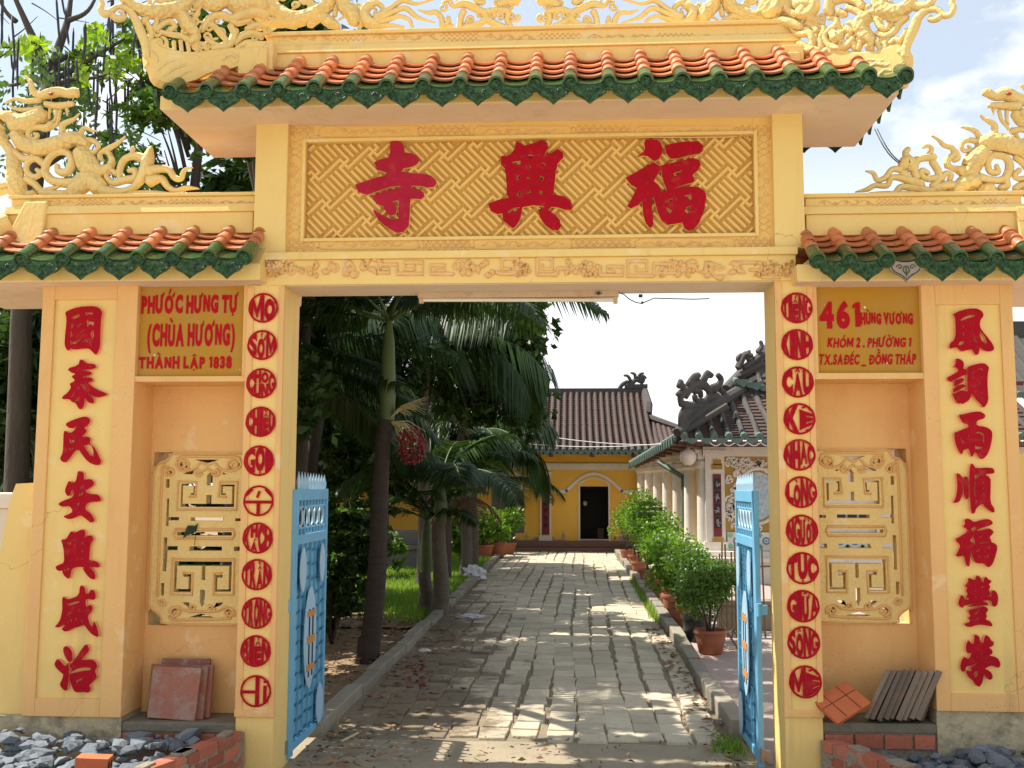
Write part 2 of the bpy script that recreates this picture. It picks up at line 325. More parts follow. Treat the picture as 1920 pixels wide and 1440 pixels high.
def cross2(a, b): return a[0]*b[1]-a[1]*b[0]
class MB:
    def __init__(s):
        s.v = []; s.f = []; s.m = []; s.r = []; s.cm = 0; s.cr = None
    def add(s, vs, fs, mat=None):
        n = len(s.v); mat = s.cm if mat is None else mat
        rr = rnd.random() if s.cr is None else s.cr
        s.v += [tuple(v) for v in vs]
        for f in fs:
            s.f.append([i+n for i in f]); s.m.append(mat); s.r.append(rr)
    def box(s, x0, x1, y0, y1, z0, z1, mat=None):
        x0, x1 = min(x0, x1), max(x0, x1); y0, y1 = min(y0, y1), max(y0, y1); z0, z1 = min(z0, z1), max(z0, z1)
        vs = [(x0,y0,z0),(x1,y0,z0),(x1,y1,z0),(x0,y1,z0),(x0,y0,z1),(x1,y0,z1),(x1,y1,z1),(x0,y1,z1)]
        s.add(vs, [(3,2,1,0),(4,5,6,7),(0,1,5,4),(1,2,6,5),(2,3,7,6),(3,0,4,7)], mat)
    def hexa(s, vs, mat=None):
        s.add(vs, [(3,2,1,0),(4,5,6,7),(0,1,5,4),(1,2,6,5),(2,3,7,6),(3,0,4,7)], mat)
    def obox(s, M, sx, sy, sz, mat=None):
        """oriented box: matrix M, half sizes"""
        vs = [M @ Vector((a*sx, b*sy, c*sz)) for c in (-1, 1) for a, b in ((-1,-1),(1,-1),(1,1),(-1,1))]
        s.hexa(vs, mat)
    def tube(s, pts, rad, seg=8, mat=None, caps=True):
        pts = [Vector(p) for p in pts]
        rad = rad if hasattr(rad, '__len__') else [rad]*len(pts)
        vs = []; fs = []
        up = Vector((0, 0, 1))
        for i, p in enumerate(pts):
            d = (pts[min(i+1, len(pts)-1)]-pts[max(i-1, 0)])
            d = d.normalized() if d.length > 1e-9 else up
            a = d.cross(Vector((0.0, 1.0, 0.0)) if abs(d.y) < 0.9 else Vector((1.0, 0, 0))).normalized()
            b = d.cross(a)
            for k in range(seg):
                t = 2*math.pi*k/seg
                vs.append(p + (a*math.cos(t)+b*math.sin(t))*rad[i])
        for i in range(len(pts)-1):
            for k in range(seg):
                fs.append((i*seg+k, i*seg+(k+1) % seg, (i+1)*seg+(k+1) % seg, (i+1)*seg+k))
        if caps:
            fs.append(tuple(range(seg-1, -1, -1))); fs.append(tuple(range((len(pts)-1)*seg, len(pts)*seg)))
        s.add(vs, fs, mat)
    def lathe(s, c, prof, seg=24, mat=None):
        """profile of (r, z) about a vertical axis at c"""
        vs = []; fs = []
        for r, z in prof:
            for k in range(seg):
                t = 2*math.pi*k/seg
                vs.append((c[0]+r*math.cos(t), c[1]+r*math.sin(t), c[2]+z))
        for i in range(len(prof)-1):
            for k in range(seg):
                fs.append((i*seg+k, i*seg+(k+1) % seg, (i+1)*seg+(k+1) % seg, (i+1)*seg+k))
        s.add(vs, fs, mat)
    def prism(s, outer, holes, fr, bk, mat=None, side=None):
        """flat polygon with holes; fr / bk map 2-D points to front and back 3-D points"""
        loops = [outer]+list(holes)
        tri = tessellate_polygon([[Vector((p[0], p[1], 0)) for p in l] for l in loops])
        flat = [p for l in loops for p in l]
        n = len(flat)
        vs = [fr(p) for p in flat]
        s.add(vs, [t for t in tri], mat)
        vs2 = [bk(p) for p in flat]
        fs = []; k = 0
        for l in loops:
            m = len(l)
            for i in range(m):
                a, b = k+i, k+(i+1) % m
                fs.append((a, b, n+b, n+a))
            k += m
        s.add(vs+vs2, fs, side if side is not None else mat)
    def build(s, name, mats, parent=None, smooth=False, bevel=0.0, rndattr=False):
        me = bpy.data.meshes.new(name)
        off = WLOC[parent.name] if parent is not None else Vector((0, 0, 0))
        me.from_pydata([(v[0]-off[0], v[1]-off[1], v[2]-off[2]) for v in s.v], [], s.f)
        mats = mats if isinstance(mats, (list, tuple)) else [mats]
        for m in mats: me.materials.append(m)
        if len(mats) > 1: me.polygons.foreach_set('material_index', s.m)
        if rndattr:
            a = me.attributes.new('rnd', 'FLOAT', 'FACE'); a.data.foreach_set('value', s.r)
        if smooth:
            me.polygons.foreach_set('use_smooth', [True]*len(s.f))
        me.update()
        o = bpy.data.objects.new(name, me)
        link(o, parent)
        if smooth == 'auto':
            try: me.set_sharp_from_angle(angle=R(35))
            except Exception: pass
        if bevel:
            b = o.modifiers.new('bevel', 'BEVEL'); b.width = bevel; b.segments = 2; b.limit_method = 'ANGLE'; b.angle_limit = R(50)
        return o
def fixnormals(o):
    bm = bmesh.new(); bm.from_mesh(o.data); bmesh.ops.recalc_face_normals(bm, faces=bm.faces); bm.to_mesh(o.data); bm.free()

def np_mesh(name, V, Q, mat, parent=None, rv=None, smooth=False):
    off = np.array(WLOC[parent.name]) if parent is not None else np.zeros(3)
    V = np.asarray(V, float)-off; Q = np.asarray(Q, np.int32)
    me = bpy.data.meshes.new(name)
    me.vertices.add(len(V)); me.vertices.foreach_set('co', V.ravel())
    me.loops.add(Q.size); me.loops.foreach_set('vertex_index', Q.ravel())
    me.polygons.add(len(Q)); me.polygons.foreach_set('loop_start', np.arange(len(Q), dtype=np.int32)*Q.shape[1])
    me.update(calc_edges=True)
    mats = mat if isinstance(mat, (list, tuple)) else [mat]
    for m in mats: me.materials.append(m)
    if rv is not None:
        a = me.attributes.new('rnd', 'FLOAT', 'FACE'); a.data.foreach_set('value', np.asarray(rv, np.float32))
    if smooth: me.polygons.foreach_set('use_smooth', np.ones(len(Q), bool))
    o = bpy.data.objects.new(name, me)
    return link(o, parent)

# ------------------------------------------------------------------ carved strokes
def catmull(P, n=5):
    P = [np.array(p, float) for p in P]
    if len(P) < 3:
        return [P[0]+(P[-1]-P[0])*t for t in np.linspace(0, 1, n+1)]
    out = []
    Q = [2*P[0]-P[1]]+P+[2*P[-1]-P[-2]]
    for i in range(1, len(Q)-2):
        a, b, c, d = Q[i-1], Q[i], Q[i+1], Q[i+2]
        for k in range(n):
            t = k/n
            p = 0.5*((2*b)+(-a+c)*t+(2*a-5*b+4*c-d)*t*t+(-a+3*b-3*c+d)*t**3)
            out.append(p)
    out.append(P[-1])
    return out
def stroke(mb, pts, proj, nrm, depth, sc=1.0, ox=0.0, oy=0.0, seg=12, flute=0.14, mat=None, n=5, dmin=0.012, scw=None):
    """pts: (x, y, w) in traced units; proj(px, py) -> 3-D point on the panel; nrm: panel normal towards the viewer."""
    C = catmull([(p[0]*sc+ox, p[1]*sc+oy, p[2]*sc) for p in pts], n)
    vs = []; fs = []
    Ps = [Vector(proj(c[0], c[1])) for c in C]
    one = (Vector(proj(C[0][0]+1, C[0][1]))-Ps[0]).length
    for i, c in enumerate(C):
        d = Ps[min(i+1, len(Ps)-1)]-Ps[max(i-1, 0)]
        d = d.normalized() if d.length > 1e-9 else Vector((1, 0, 0))
        a = d.cross(nrm).normalized()
        w = max(abs(c[2])*0.5*one, 0.003)
        dp = max(min(depth, w*1.1), dmin)
        for k in range(seg):
            t = 2*math.pi*k/seg
            f = 1.0-(flute if k % 2 else 0.0)
            vs.append(Ps[i]+a*(w*math.cos(t)*f)+nrm*(dp*math.sin(t)*f))
    m = len(C)
    for i in range(m-1):
        for k in range(seg):
            fs.append((i*seg+k, i*seg+(k+1) % seg, (i+1)*seg+(k+1) % seg, (i+1)*seg+k))
    # rounded ends
    for e, sgn in ((0, -1), (m-1, 1)):
        d = (Ps[1]-Ps[0] if e == 0 else Ps[-1]-Ps[-2]).normalized()*sgn
        w = max(abs(C[e][2])*0.5*one, 0.003)
        vs.append(Ps[e]+d*w*0.75)
        q = len(vs)-1
        for k in range(seg):
            fs.append((e*seg+k, e*seg+(k+1) % seg, q) if sgn > 0 else (e*seg+(k+1) % seg, e*seg+k, q))
    mb.add(vs, fs, mat)
def parse(sx):
    """'x,y,w x,y,w; ...' -> strokes"""
    return [[tuple(float(q) for q in p.split(',')) for p in st.split()] for st in sx.strip().split(';') if st.strip()]
def poly(sx):
    a = [float(q) for q in sx.replace(' ', '').split(',') if q]
    return [(a[i], a[i+1]) for i in range(0, len(a)-1, 2)]
def spiral(cx, cy, r0, r1, a0, turns, w0, w1, n=14):
    return [(cx+(r0+(r1-r0)*t)*math.cos(a0+turns*2*math.pi*t), cy+(r0+(r1-r0)*t)*math.sin(a0+turns*2*math.pi*t), w0+(w1-w0)*t) for t in np.linspace(0, 1, n)]

# ------------------------------------------------------------------ lettering
_gc = {}
def glyph(ch, bold=0.03):
    key = (ch, bold)
    if key in _gc: return _gc[key]
    cv = bpy.data.curves.new('glyph', 'FONT'); cv.body = ch; cv.size = 1.0; cv.offset = bold; cv.resolution_u = 3
    ob = bpy.data.objects.new('glyph', cv); COL.objects.link(ob)
    dg = bpy.context.evaluated_depsgraph_get(); dg.update()
    me = bpy.data.meshes.new_from_object(ob.evaluated_get(dg))
    V = [(v.co.x, v.co.y) for v in me.vertices]; F = [list(p.vertices) for p in me.polygons]
    bpy.data.objects.remove(ob); bpy.data.curves.remove(cv); bpy.data.meshes.remove(me)
    _gc[key] = (V, F)
    return _gc[key]
_bk = [0]
def bar(V, F, x0, y0, x1, y1, w):
    _bk[0] = _bk[0] % 5+1; dz = 0.0012*_bk[0]
    d = np.array([x1-x0, y1-y0]); d = d/np.linalg.norm(d); nn = np.array([-d[1], d[0]])*w/2
    k = len(V); a = np.array([x0, y0]); b = np.array([x1, y1])
    V += [(*(a-nn), dz), (*(b-nn), dz), (*(b+nn), dz), (*(a+nn), dz)]; F.append([k, k+1, k+2, k+3])
def vletter(ch, bold=0.03, wide=0.0):
    """a capital with its Vietnamese marks, as flat mesh, baseline 0, cap height H"""
    dec = unicodedata.normalize('NFD', ch)
    base = dec[0]; st = base == 'Đ'
    if st: base = 'D'
    OWN = {'K': [(0, 0), (0, .73), (.2, .73), (.2, .48), (.40, .73), (.66, .73), (.37, .385), (.68, 0), (.43, 0), (.2, .30), (.2, 0)],
           '1': [(0.02, .53), (0.0, .63), (.15, .73), (.31, .73), (.31, 0), (.11, 0), (.11, .59)]}
    if base in 'MNK1':            # wide strokes: own outlines
        o = OWN[base] if base in OWN else [(0, 0), (0, .73), (.21, .73), (.41, .33), (.61, .73), (.82, .73), (.82, 0), (.62, 0), (.62, .42), (.45, .09), (.37, .09), (.20, .42), (.20, 0)] if base == 'M' else [(0, 0), (0, .73), (.21, .73), (.47, .31), (.47, .73), (.67, .73), (.67, 0), (.46, 0), (.20, .42), (.20, 0)]
        V = list(o); F = [list(t) for t in tessellate_polygon([[Vector((p[0], p[1], 0)) for p in o]])]
    else:
        V, F = glyph(base, bold); V = list(V); F = [list(f) for f in F]
    xs = [v[0] for v in V]; ys = [v[1] for v in V]
    x0, x1, H = min(xs), max(xs), max(ys); cx = (x0+x1)/2; w = 0.10
    if st: bar(V, F, x0-0.10, H*0.5, cx, H*0.5, w)
    top = H+0.05
    for mk in dec[1:]:
        o = ord(mk)
        if o == 0x302: bar(V, F, cx-0.17, top, cx, top+0.12, 0.07); bar(V, F, cx, top+0.12, cx+0.17, top, 0.07); top += 0.17
        elif o == 0x306: bar(V, F, cx-0.16, top+0.1, cx, top+0.02, 0.07); bar(V, F, cx, top+0.02, cx+0.16, top+0.1, 0.07); top += 0.15
        elif o == 0x31B: bar(V, F, x1-0.08, H-0.08, x1+0.08, H+0.02, 0.13); bar(V, F, x1+0.06, H-0.02, x1+0.09, H+0.12, 0.09)
        elif o == 0x301: bar(V, F, cx-0.04, top, cx+0.16, top+0.2, 0.10)
        elif o == 0x300: bar(V, F, cx-0.18, top+0.16, cx+0.06, top+0.03, 0.10)
        elif o == 0x309: bar(V, F, cx-0.02, top, cx+0.05, top+0.09, 0.06); bar(V, F, cx+0.05, top+0.09, cx-0.07, top+0.16, 0.06)
        elif o == 0x303: bar(V, F, cx-0.17, top, cx-0.04, top+0.09, 0.07); bar(V, F, cx-0.04, top+0.07, cx+0.17, top+0.05, 0.07)
        elif o == 0x323: bar(V, F, cx-0.06, -0.14, cx+0.06, -0.14, 0.11)
    return V, F, H
def extrude_flat(mb, V, F, fr, bk, mat=None, side=None):
    edge = {}
    for f in F:
        for i in range(len(f)):
            a, b = f[i], f[(i+1) % len(f)]
            if (b, a) in edge: edge.pop((b, a))
            else: edge[(a, b)] = 1
    n = len(V)
    A = [fr(p) for p in V]; B = [bk(p) for p in V]
    mb.add(A, F, mat)
    mb.add(A+B, [(a, b, n+b, n+a) for a, b in edge], side if side is not None else mat)
def text_line(mb, txt, x0, y0, x1, y1, Y, thick=0.004, bold=0.03, slant=0.0, gap=0.10, jit=0.0, mat=None):
    """fit the capitals of txt into the photographed box x0..x1, y0 (cap top)..y1 (baseline), on the plane Y"""
    cur = 0.0; glyphs = []
    for ch in txt:
        if ch == ' ': cur += 0.28; continue
        V, F, H = vletter(ch, bold)
        a = min(v[0] for v in V); b = max(v[0] for v in V)
        glyphs.append((V, F, cur-a)); cur += (b-a)+gap
    Hc = vletter('H', bold)[2]
    W = cur-gap
    a = U(x0, y1, Y); b = U(x1, y0, Y)
    kx = (b.x-a.x)/W; kz = (b.z-a.z)/Hc
    for V, F, dx in glyphs:
        jz = rnd.uniform(-jit, jit); js = 1+rnd.uniform(-jit, jit)
        f = lambda p, y: (a.x+kx*(p[0]+dx+slant*p[1]), y-(p[2] if len(p) > 2 else 0)*0.4, a.z+kz*(p[1]*js+jz*0.3))
        extrude_flat(mb, V, F, lambda p: f(p, Y-thick), lambda p: f(p, Y), mat)
# ================================================================== THE GATEWAY
gate = thing('temple_gateway', 'ornate yellow temple gateway with tiled roofs, dragon cresting and red lettering', 'gateway', (-0.33, 0.18, 0))
XLo, XLi, XRi, XRo = UX(455), UX(524), UX(1461.5), UX(1531)
XOLo, XOLi, XORi, XORo = UX(69, 0, 800), UX(248, 0, 800), UX(1737, 0, 800), UX(1908, 0, 800)
ZS = 4.06                       # soffit of the main roof
ZLB = UZ(531)                  # underside of the lintel
ZLT = UZ(484)
NF = Vector((0, -1, 0))
def front(Y): return lambda px, py: U(px, py, Y)

# --- central pillars and their medallions
def medallion_mesh(cols):
    mb = MB()
    n = 44
    ro = [(math.cos(2*math.pi*i/n)*(1+0.012*math.sin(5*i)), math.sin(2*math.pi*i/n)*(1+0.012*math.cos(3*i))) for i in range(n)]
    ri = [(0.87*math.cos(2*math.pi*i/n), 0.87*math.sin(2*math.pi*i/n)) for i in range(n)][::-1]
    T = lambda y: (lambda p: (p[0], y, p[1]))
    mb.prism(ro, [ri], T(-0.17), T(0.0), 0, 1)
    def free_bar(x0, z0, x1, z1, w):
        V, F = [], []; bar(V, F, x0, z0, x1, z1, w)
        V = [(p[0], p[1], p[2]) for p in V]
        extrude_flat(mb, V, F, lambda p: (p[0], -0.15-p[2]*4, p[1]), lambda p: (p[0], 0.0, p[1]), 0, 1)
    if cols == ['Ý']:                     # drawn as arms lying on the rim, a bar and a stem
        free_bar(-0.92, -0.08, 0.92, -0.08, 0.20); free_bar(0.0, -0.16, 0.0, -0.92, 0.24); free_bar(-0.10, 0.20, 0.06, 0.62, 0.17)
        for sg in (-1, 1): free_bar(sg*0.86, 0.30, sg*0.42, 0.74, 0.16)
        return mb
    if cols == ['Á', 'I']:                # the rim itself forms the left leg of the A
        free_bar(0.10, -0.97, 0.10, 0.97, 0.27); free_bar(-0.90, -0.06, 0.0, -0.06, 0.19); free_bar(0.58, -0.78, 0.58, 0.34, 0.22); free_bar(0.58, 0.50, 0.58, 0.66, 0.2)
        for sg in (-1, 1): free_bar(0.86, sg*0.30, 0.72, sg*0.66, 0.14)
        return mb
    ws = []
    for c in cols:
        w = max(0.75 if x in 'IÍÌ' else 1.15 if x in 'MNH' else 1.0 for x in c.replace('/', ''))
        ws.append(w)
    tot = sum(ws); x = -0.90
    for c, w in zip(cols, ws):
        xa = x+0.010; xb = x+1.80*w/tot-0.010; x += 1.80*w/tot
        parts = c.split('/')
        for k, ch in enumerate(parts):
            V, F, H = vletter(ch, 0.075 if unicodedata.normalize('NFD', ch)[0] in 'ITHLEUCO' else 0.045)
            a0 = min(v[0] for v in V); a1 = max(v[0] for v in V); b0 = min(v[1] for v in V); b1 = max(v[1] for v in V)
            lo = k_lo = 1-(k+1)/len(parts); hi = 1-k/len(parts)
            def mp2(p, y):
                X = xa+(xb-xa)*(p[0]-a0)/(a1-a0)
                v = lo+(hi-lo)*((p[1]-b0)/(b1-b0)*0.97+0.015)
                h = max(0.30, math.sqrt(max(0, 1-X*X)))*0.955
                return (X, y-(p[2]*8 if len(p) > 2 and y < -0.01 else 0), (2*v-1)*h)
            extrude_flat(mb, V, F, lambda p: mp2(p, -0.15), lambda p: mp2(p, 0.0), 0, 1)
    return mb
def pillar(side, xo, xi, words, cents, lab):
    mb = MB()
    x0, x1 = min(xo, xi), max(xo, xi)
    mb.box(x0, x1, 0.0, 0.36, -0.05, ZLB+0.003, 0)
    zb = UZ(1338, 0, 480 if side < 0 else 1508); zt = UZ(540, 0, 480 if side < 0 else 1508)
    for a, b in ((x0, x0+0.036), (x1-0.026, x1)):
        mb.box(a-0.004, b+0.004, -0.009, 0.02, zb, ZLB-0.01, 1)
    mb.box(x0-0.006, x1+0.006, -0.014, 0.02, zb-0.02, zb+0.022, 1)
    o = mb.build('central_pillar', [CREAM, PEACH], gate, bevel=0.004)
    o['label'] = lab
    for wd, (cx, cy) in zip(words, cents):
        mm = medallion_mesh(wd)
        c = U(cx, cy, 0.0); r = 0.0955
        mm.v = [(c.x+v[0]*r, v[1]*r, c.z+v[2]*r) for v in mm.v]
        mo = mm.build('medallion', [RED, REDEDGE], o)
        mo['label'] = 'round red medallion spelling '+(wd[0]+''.join(c[0] for c in wd[1:-1])+''.join(c[-1] for c in wd[1:-1] if '/' in c)+(wd[-1] if len(wd) > 1 else ''))
    return o
LW = [['M', 'Ơ'], ['S', 'Ớ', 'M'], ['C', 'H/U', 'Ô/N', 'G'], ['C', 'H', 'I', 'Ề', 'U'], ['G', 'Ọ', 'I'], ['Ý'], ['K', 'H/Á', 'C', 'H'], ['T', 'R', 'Ầ', 'N'], ['T', 'R', 'O', 'N', 'G'], ['B', 'I', 'Ể', 'N'], ['Á', 'I']]
RW = [['T', 'I', 'Ế', 'N', 'G'], ['K', 'I', 'N', 'H'], ['C', 'Â', 'U'], ['K', 'Ệ'], ['N', 'H', 'Ạ', 'C'], ['L', 'Ò', 'N', 'G'], ['N', 'G', 'Ư', 'Ờ', 'I'], ['T', 'Ụ', 'C'], ['G', 'I', 'Ữ', 'A'], ['S', 'Ô', 'N', 'G'], ['M', 'Ê']]
LC = [(495, 578), (493, 647.5), (491, 719), (490, 791), (486.7, 864), (486, 939), (484.6, 1008.6), (483, 1077), (483, 1149), (480.7, 1220), (481, 1295)]
RC = [(1493, 578), (1493.6, 646.7), (1495, 716.7), (1498, 785.5), (1498, 853), (1501, 922.7), (1502.6, 994.8), (1504, 1065), (1505, 1136), (1506, 1204), (1509, 1277.6)]
pillar(-1, XLo, XLi, LW, LC, 'left gate pillar with eleven red letter medallions')
pillar(1, XRo, XRi, RW, RC, 'right gate pillar with eleven red letter medallions')

# --- lintel with carved frieze
mb = MB()
xa, xb = UX(491, 0, 510), UX(1492, 0, 510)
mb.box(xa, xb, -0.010, 0.37, ZLB, ZLT, 0)
mb.box(xa-0.01, xb+0.01, -0.032, 0.39, ZLT, UZ(470), 0)
mb.box(xa+0.02, xb-0.02, 0.01, 0.36, ZLB-0.004, ZLB+0.01, 1)
lintel = mb.build('lintel_beam', [CREAM, SOFF], gate, bevel=0.004)
fz = MB()
PF = front(-0.012)
def sk(mb, txt, ox, oy, sc=0.25, depth=0.028, proj=PF, nrm=NF, n=4, flute=0.0, mat=None, seg=10, dmin=0.008):
    for st in parse(txt):
        stroke(mb, [(p[0], p[1], p[2]*1.32) for p in st], proj, nrm, depth, sc, ox, oy, seg, flute, mat, n, dmin)
sk(fz, '950,580,20 1000,580,20 1000,606,24 920,606,24 920,545,24 1060,545,24 1060,615,24 1250,615,24 1250,530,24 1115,530,24 1115,582,22 1190,582,22 1190,556,20; 1480,615,24 1310,615,24 1310,550,24 1415,550,24 1415,590,20 1350,590,20; 1800,600,24 1835,615,24 1925,615,24 1962,600,24 1962,500,24 1845,500,24 1845,578,24 1905,578,22; 170,505,22 300,505,22; 215,575,26 290,575,24 330,585,20', 480, 360, n=1)
sk(fz, '45,505,24 45,600,24 -30,600,22; 190,620,24 190,500,24 300,500,24 300,580,24 230,580,20 230,545,20; 190,620,24 330,620,24 345,575,24 430,575,24; 660,560,24 660,625,24 830,625,24 830,560,24 715,560,22 715,597,20 770,597,20; 1065,630,24 870,630,24 870,520,24 1010,520,24 1010,590,22 930,590,20 930,555,18; 1065,630,24 1065,540,24 1220,540,24 1220,610,22 1110,610,20 1110,582,18 1165,582,18; 1700,530,22 1870,530,22 1870,585,22 1780,585,20; 1870,640,22 2010,640,22', 960, 360, n=1)
def floral(mb, cx, cy, w, h, seed, proj=PF, nrm=NF, depth=0.03, N=18, fl=0.1):
    q = random.Random(seed)
    for i in range(N):
        x = cx+q.uniform(-0.5, 0.5)*w; y = cy+q.uniform(-0.36, 0.36)*h
        a = q.uniform(-0.7, 0.7)+(math.pi if q.random() < 0.5 else 0); l = q.uniform(0.10, 0.22)*w
        l = min(l, h*0.8)
        b = a+q.uniform(-1.1, 1.1)
        dy = max(-h*0.42, min(h*0.42, (y-cy)+math.sin(b)*l))
        stroke(mb, [(x, y, h*0.07), (x+math.cos(a)*l*0.45, y+math.sin(a)*l*0.25, h*0.34), (x+math.cos(b)*l*0.9, cy+dy, h*0.03)], proj, nrm, depth, seg=8, flute=fl, n=4, dmin=0.006)
    for i in range(max(2, N//5)):
        x = cx+q.uniform(-0.42, 0.42)*w; y = cy+q.uniform(-0.2, 0.2)*h
        stroke(mb, spiral(x, y, h*0.24, h*0.05, q.uniform(0, 6), 1.2, h*0.13, h*0.08, 10), proj, nrm, depth, seg=8, flute=0, n=2, dmin=0.006)
for cx, w, sd in ((655, 105, 1), (560, 60, 11), (885, 80, 2), (1085, 75, 3), (978, 28, 31), (1270, 70, 32), (1330, 125, 4), (1436, 45, 41), (512, 26, 5), (1478, 28, 6)):
    floral(fz, cx, 502 if cx < 900 else 504, w, 37, sd)
fz.build('carved_frieze', [RELIEF], lintel, smooth=True)

# --- name tablet
tb = MB()
tx0, tx1 = UX(537, 0.06, 350), UX(1452, 0.06, 350)
tz0, tz1 = UZ(472, 0.06), ZS
tb.box(tx0, tx1, 0.085, 0.30, tz0-0.02, tz1, 0)
tablet = tb.build('name_tablet', [FRETB], gate)
# outer posts
for px0, px1 in ((478, 538), (1450, 1507)):
    p = MB(); p.box(UX(px0, 0, 330), UX(px1, 0, 330), 0.0, 0.36, UZ(470)-0.002, ZS+0.002, 0)
    p.build('upper_post', [CREAM], gate, bevel=0.004)
fb = MB()
ix0, ix1 = UX(573, 0.05, 350), UX(1414, 0.05, 350)
iz0, iz1 = UZ(443, 0.05), UZ(261, 0.05)
fb.box(tx0, ix0, 0.045, 0.088, tz0, tz1-0.002, 0); fb.box(ix1, tx1, 0.045, 0.088, tz0, tz1-0.002, 0)
fb.box(ix0, ix1, 0.045, 0.088, tz0, iz0, 0); fb.box(ix0, ix1, 0.045, 0.088, iz1, tz1-0.002, 0)
e = 0.022
for a in ((ix0-e, ix0, iz0-e, iz1+e), (ix1, ix1+e, iz0-e, iz1+e), (ix0, ix1, iz0-e, iz0), (ix0, ix1, iz1, iz1+e)):
    fb.box(a[0], a[1], 0.030, 0.0455, a[2], a[3], 1)
frame = fb.build('tablet_frame', [FRET, CREAM], tablet, bevel=0.003)
# border carving: herringbone runs and cartouches with clouds
bc = MB()
PB = front(0.045)
def cartouche(px0, px1, cy, h, sd):
    pts = [(px0+h*0.5, cy-h*0.5), (px1-h*0.5, cy-h*0.5), (px1-h*0.1, cy-h*0.25), (px1, cy), (px1-h*0.1, cy+h*0.25), (px1-h*0.5, cy+h*0.5), (px0+h*0.5, cy+h*0.5), (px0+h*0.1, cy+h*0.25), (px0, cy), (px0+h*0.1, cy-h*0.25), (px0+h*0.5, cy-h*0.5)]
    stroke(bc, [(a, b, 2.2) for a, b in pts], PB, NF, 0.010, seg=6, flute=0, n=2, dmin=0.004)
    q = random.Random(sd); n = 26
    stroke(bc, [(px0+h*0.8+(px1-px0-1.6*h)*i/n, cy+math.sin(i*0.9+sd)*h*0.2, 2.2+1.6*math.sin(i*1.7)) for i in range(n+1)], PB, NF, 0.013, seg=6, flute=0, n=2, dmin=0.004)
    m = (px0+px1)/2
    for k in range(6):
        x = m+(k-2.5)*(px1-px0)*0.10
        stroke(bc, spiral(x, cy+q.uniform(-2, 2), h*0.26, h*0.06, q.uniform(0, 6), 1.1, 2.6, 2, 8), PB, NF, 0.013, seg=6, flute=0, n=2, dmin=0.004)
def herring(px0, px1, py0, py1, step=7.0):
    x = px0; k = 0
    hmid = (py1-py0)
    while x < px1:
        for j in range(3):
            y = py0+hmid*(j+0.5)/3; l = hmid/3*0.55
            s = 1 if (k+j) % 2 else -1
            for dd in (-2.2, 2.2):
                stroke(bc, [(x-l*0.8, y-s*l*0.8+dd, 1.5), (x+l*0.8, y+s*l*0.8+dd, 1.5)], PB, NF, 0.009, seg=4, flute=0, n=1, dmin=0.003)
        x += step; k += 1
for py in (457, 247):
    for a, b, sd in ((598, 785, 1), (888, 1072, 2), (1190, 1378, 3)):
        cartouche(a, b, py, 20, sd)
    for a, b in ((545, 590), (795, 880), (1082, 1182), (1388, 1445)):
        herring(a, b, py-10, py+10)
for px in (553, 1432):
    for y0, y1 in ((264, 300), (405, 440)):
        yy = y0
        while yy < y1:
            for dd in (-6, 6):
                stroke(bc, [(px-5+dd, yy-4, 1.5), (px+5+dd, yy+4, 1.5)] if (int(yy/7)+(dd > 0)) % 2 else [(px-5+dd, yy+4, 1.5), (px+5+dd, yy-4, 1.5)], PB, NF, 0.009, seg=4, flute=0, n=1, dmin=0.003)
            yy += 6
    for k in range(9):
        stroke(bc, spiral(px+(4 if k % 2 else -4), 308+k*11, 6, 1.5, k*1.3, 1.2, 2.6, 2, 8), PB, NF, 0.013, seg=6, flute=0, n=2, dmin=0.004)
bc.build('border_carving', [RELIEF], tablet, smooth=True)
# fret: interlocking hooked crosses, bars clipped to the panel
fr = MB()
u = 0.0190; S = 10; ang = R(44)
ca, sa = math.cos(ang), math.sin(ang)
def clip(p, q, x0, x1, z0, z1):
    d = (q[0]-p[0], q[1]-p[1]); t0, t1 = 0.0, 1.0
    for dd, lo, hi, o in ((d[0], x0, x1, p[0]), (d[1], z0, z1, p[1])):
        if abs(dd) < 1e-9:
            if o < lo or o > hi: return None
            continue
        a, b = (lo-o)/dd, (hi-o)/dd
        if a > b: a, b = b, a
        t0, t1 = max(t0, a), min(t1, b)
    if t1-t0 < 1e-4: return None
    return ((p[0]+d[0]*t0, p[1]+d[1]*t0), (p[0]+d[0]*t1, p[1]+d[1]*t1))
cxm, czm = (ix0+ix1)/2, (iz0+iz1)/2
segs = [((-2, 0), (2, 0)), ((0, -2), (0, 2)), ((2, 0), (2, S)), ((0, 2), (-S, 2))]
# parallel long bars wherever the hooked crosses leave room (worked out once on the periodic grid)
def cell(p):
    det = 16+S*S
    i = math.floor((4*p[0]+S*p[1])/det); j = math.floor((-S*p[0]+4*p[1])/det)
    return (p[0]-4*i+S*j, p[1]-S*i-4*j)
occ = set()
def rast(sg):
    (ax, ay), (bx, by) = sg
    n_ = max(abs(bx-ax), abs(by-ay))
    return [(ax+(bx-ax)*k//n_, ay+(by-ay)*k//n_) for k in range(n_+1)]
for sg in segs: occ |= {cell(p) for p in rast(sg)}
def free(p): return all(cell((p[0]+a, p[1]+b)) not in occ for a in (-1, 0, 1) for b in (-1, 0, 1))
for ln_ in (14, 12, 11, 10, 9, 8, 7, 6, 5, 4, 3, 2):
    for dx_, dz_ in ((0, 1), (1, 0)):
        for px_ in range(-8, 9):
            for pz_ in range(-8, 9):
                sg = ((px_, pz_), (px_+dx_*ln_, pz_+dz_*ln_))
                pts_ = rast(sg)
                if len({cell(p) for p in pts_}) == len(pts_) and all(free(p) for p in pts_):
                    segs.append(sg); occ |= {cell(p) for p in pts_}
hw = u*0.64; cnt = 0
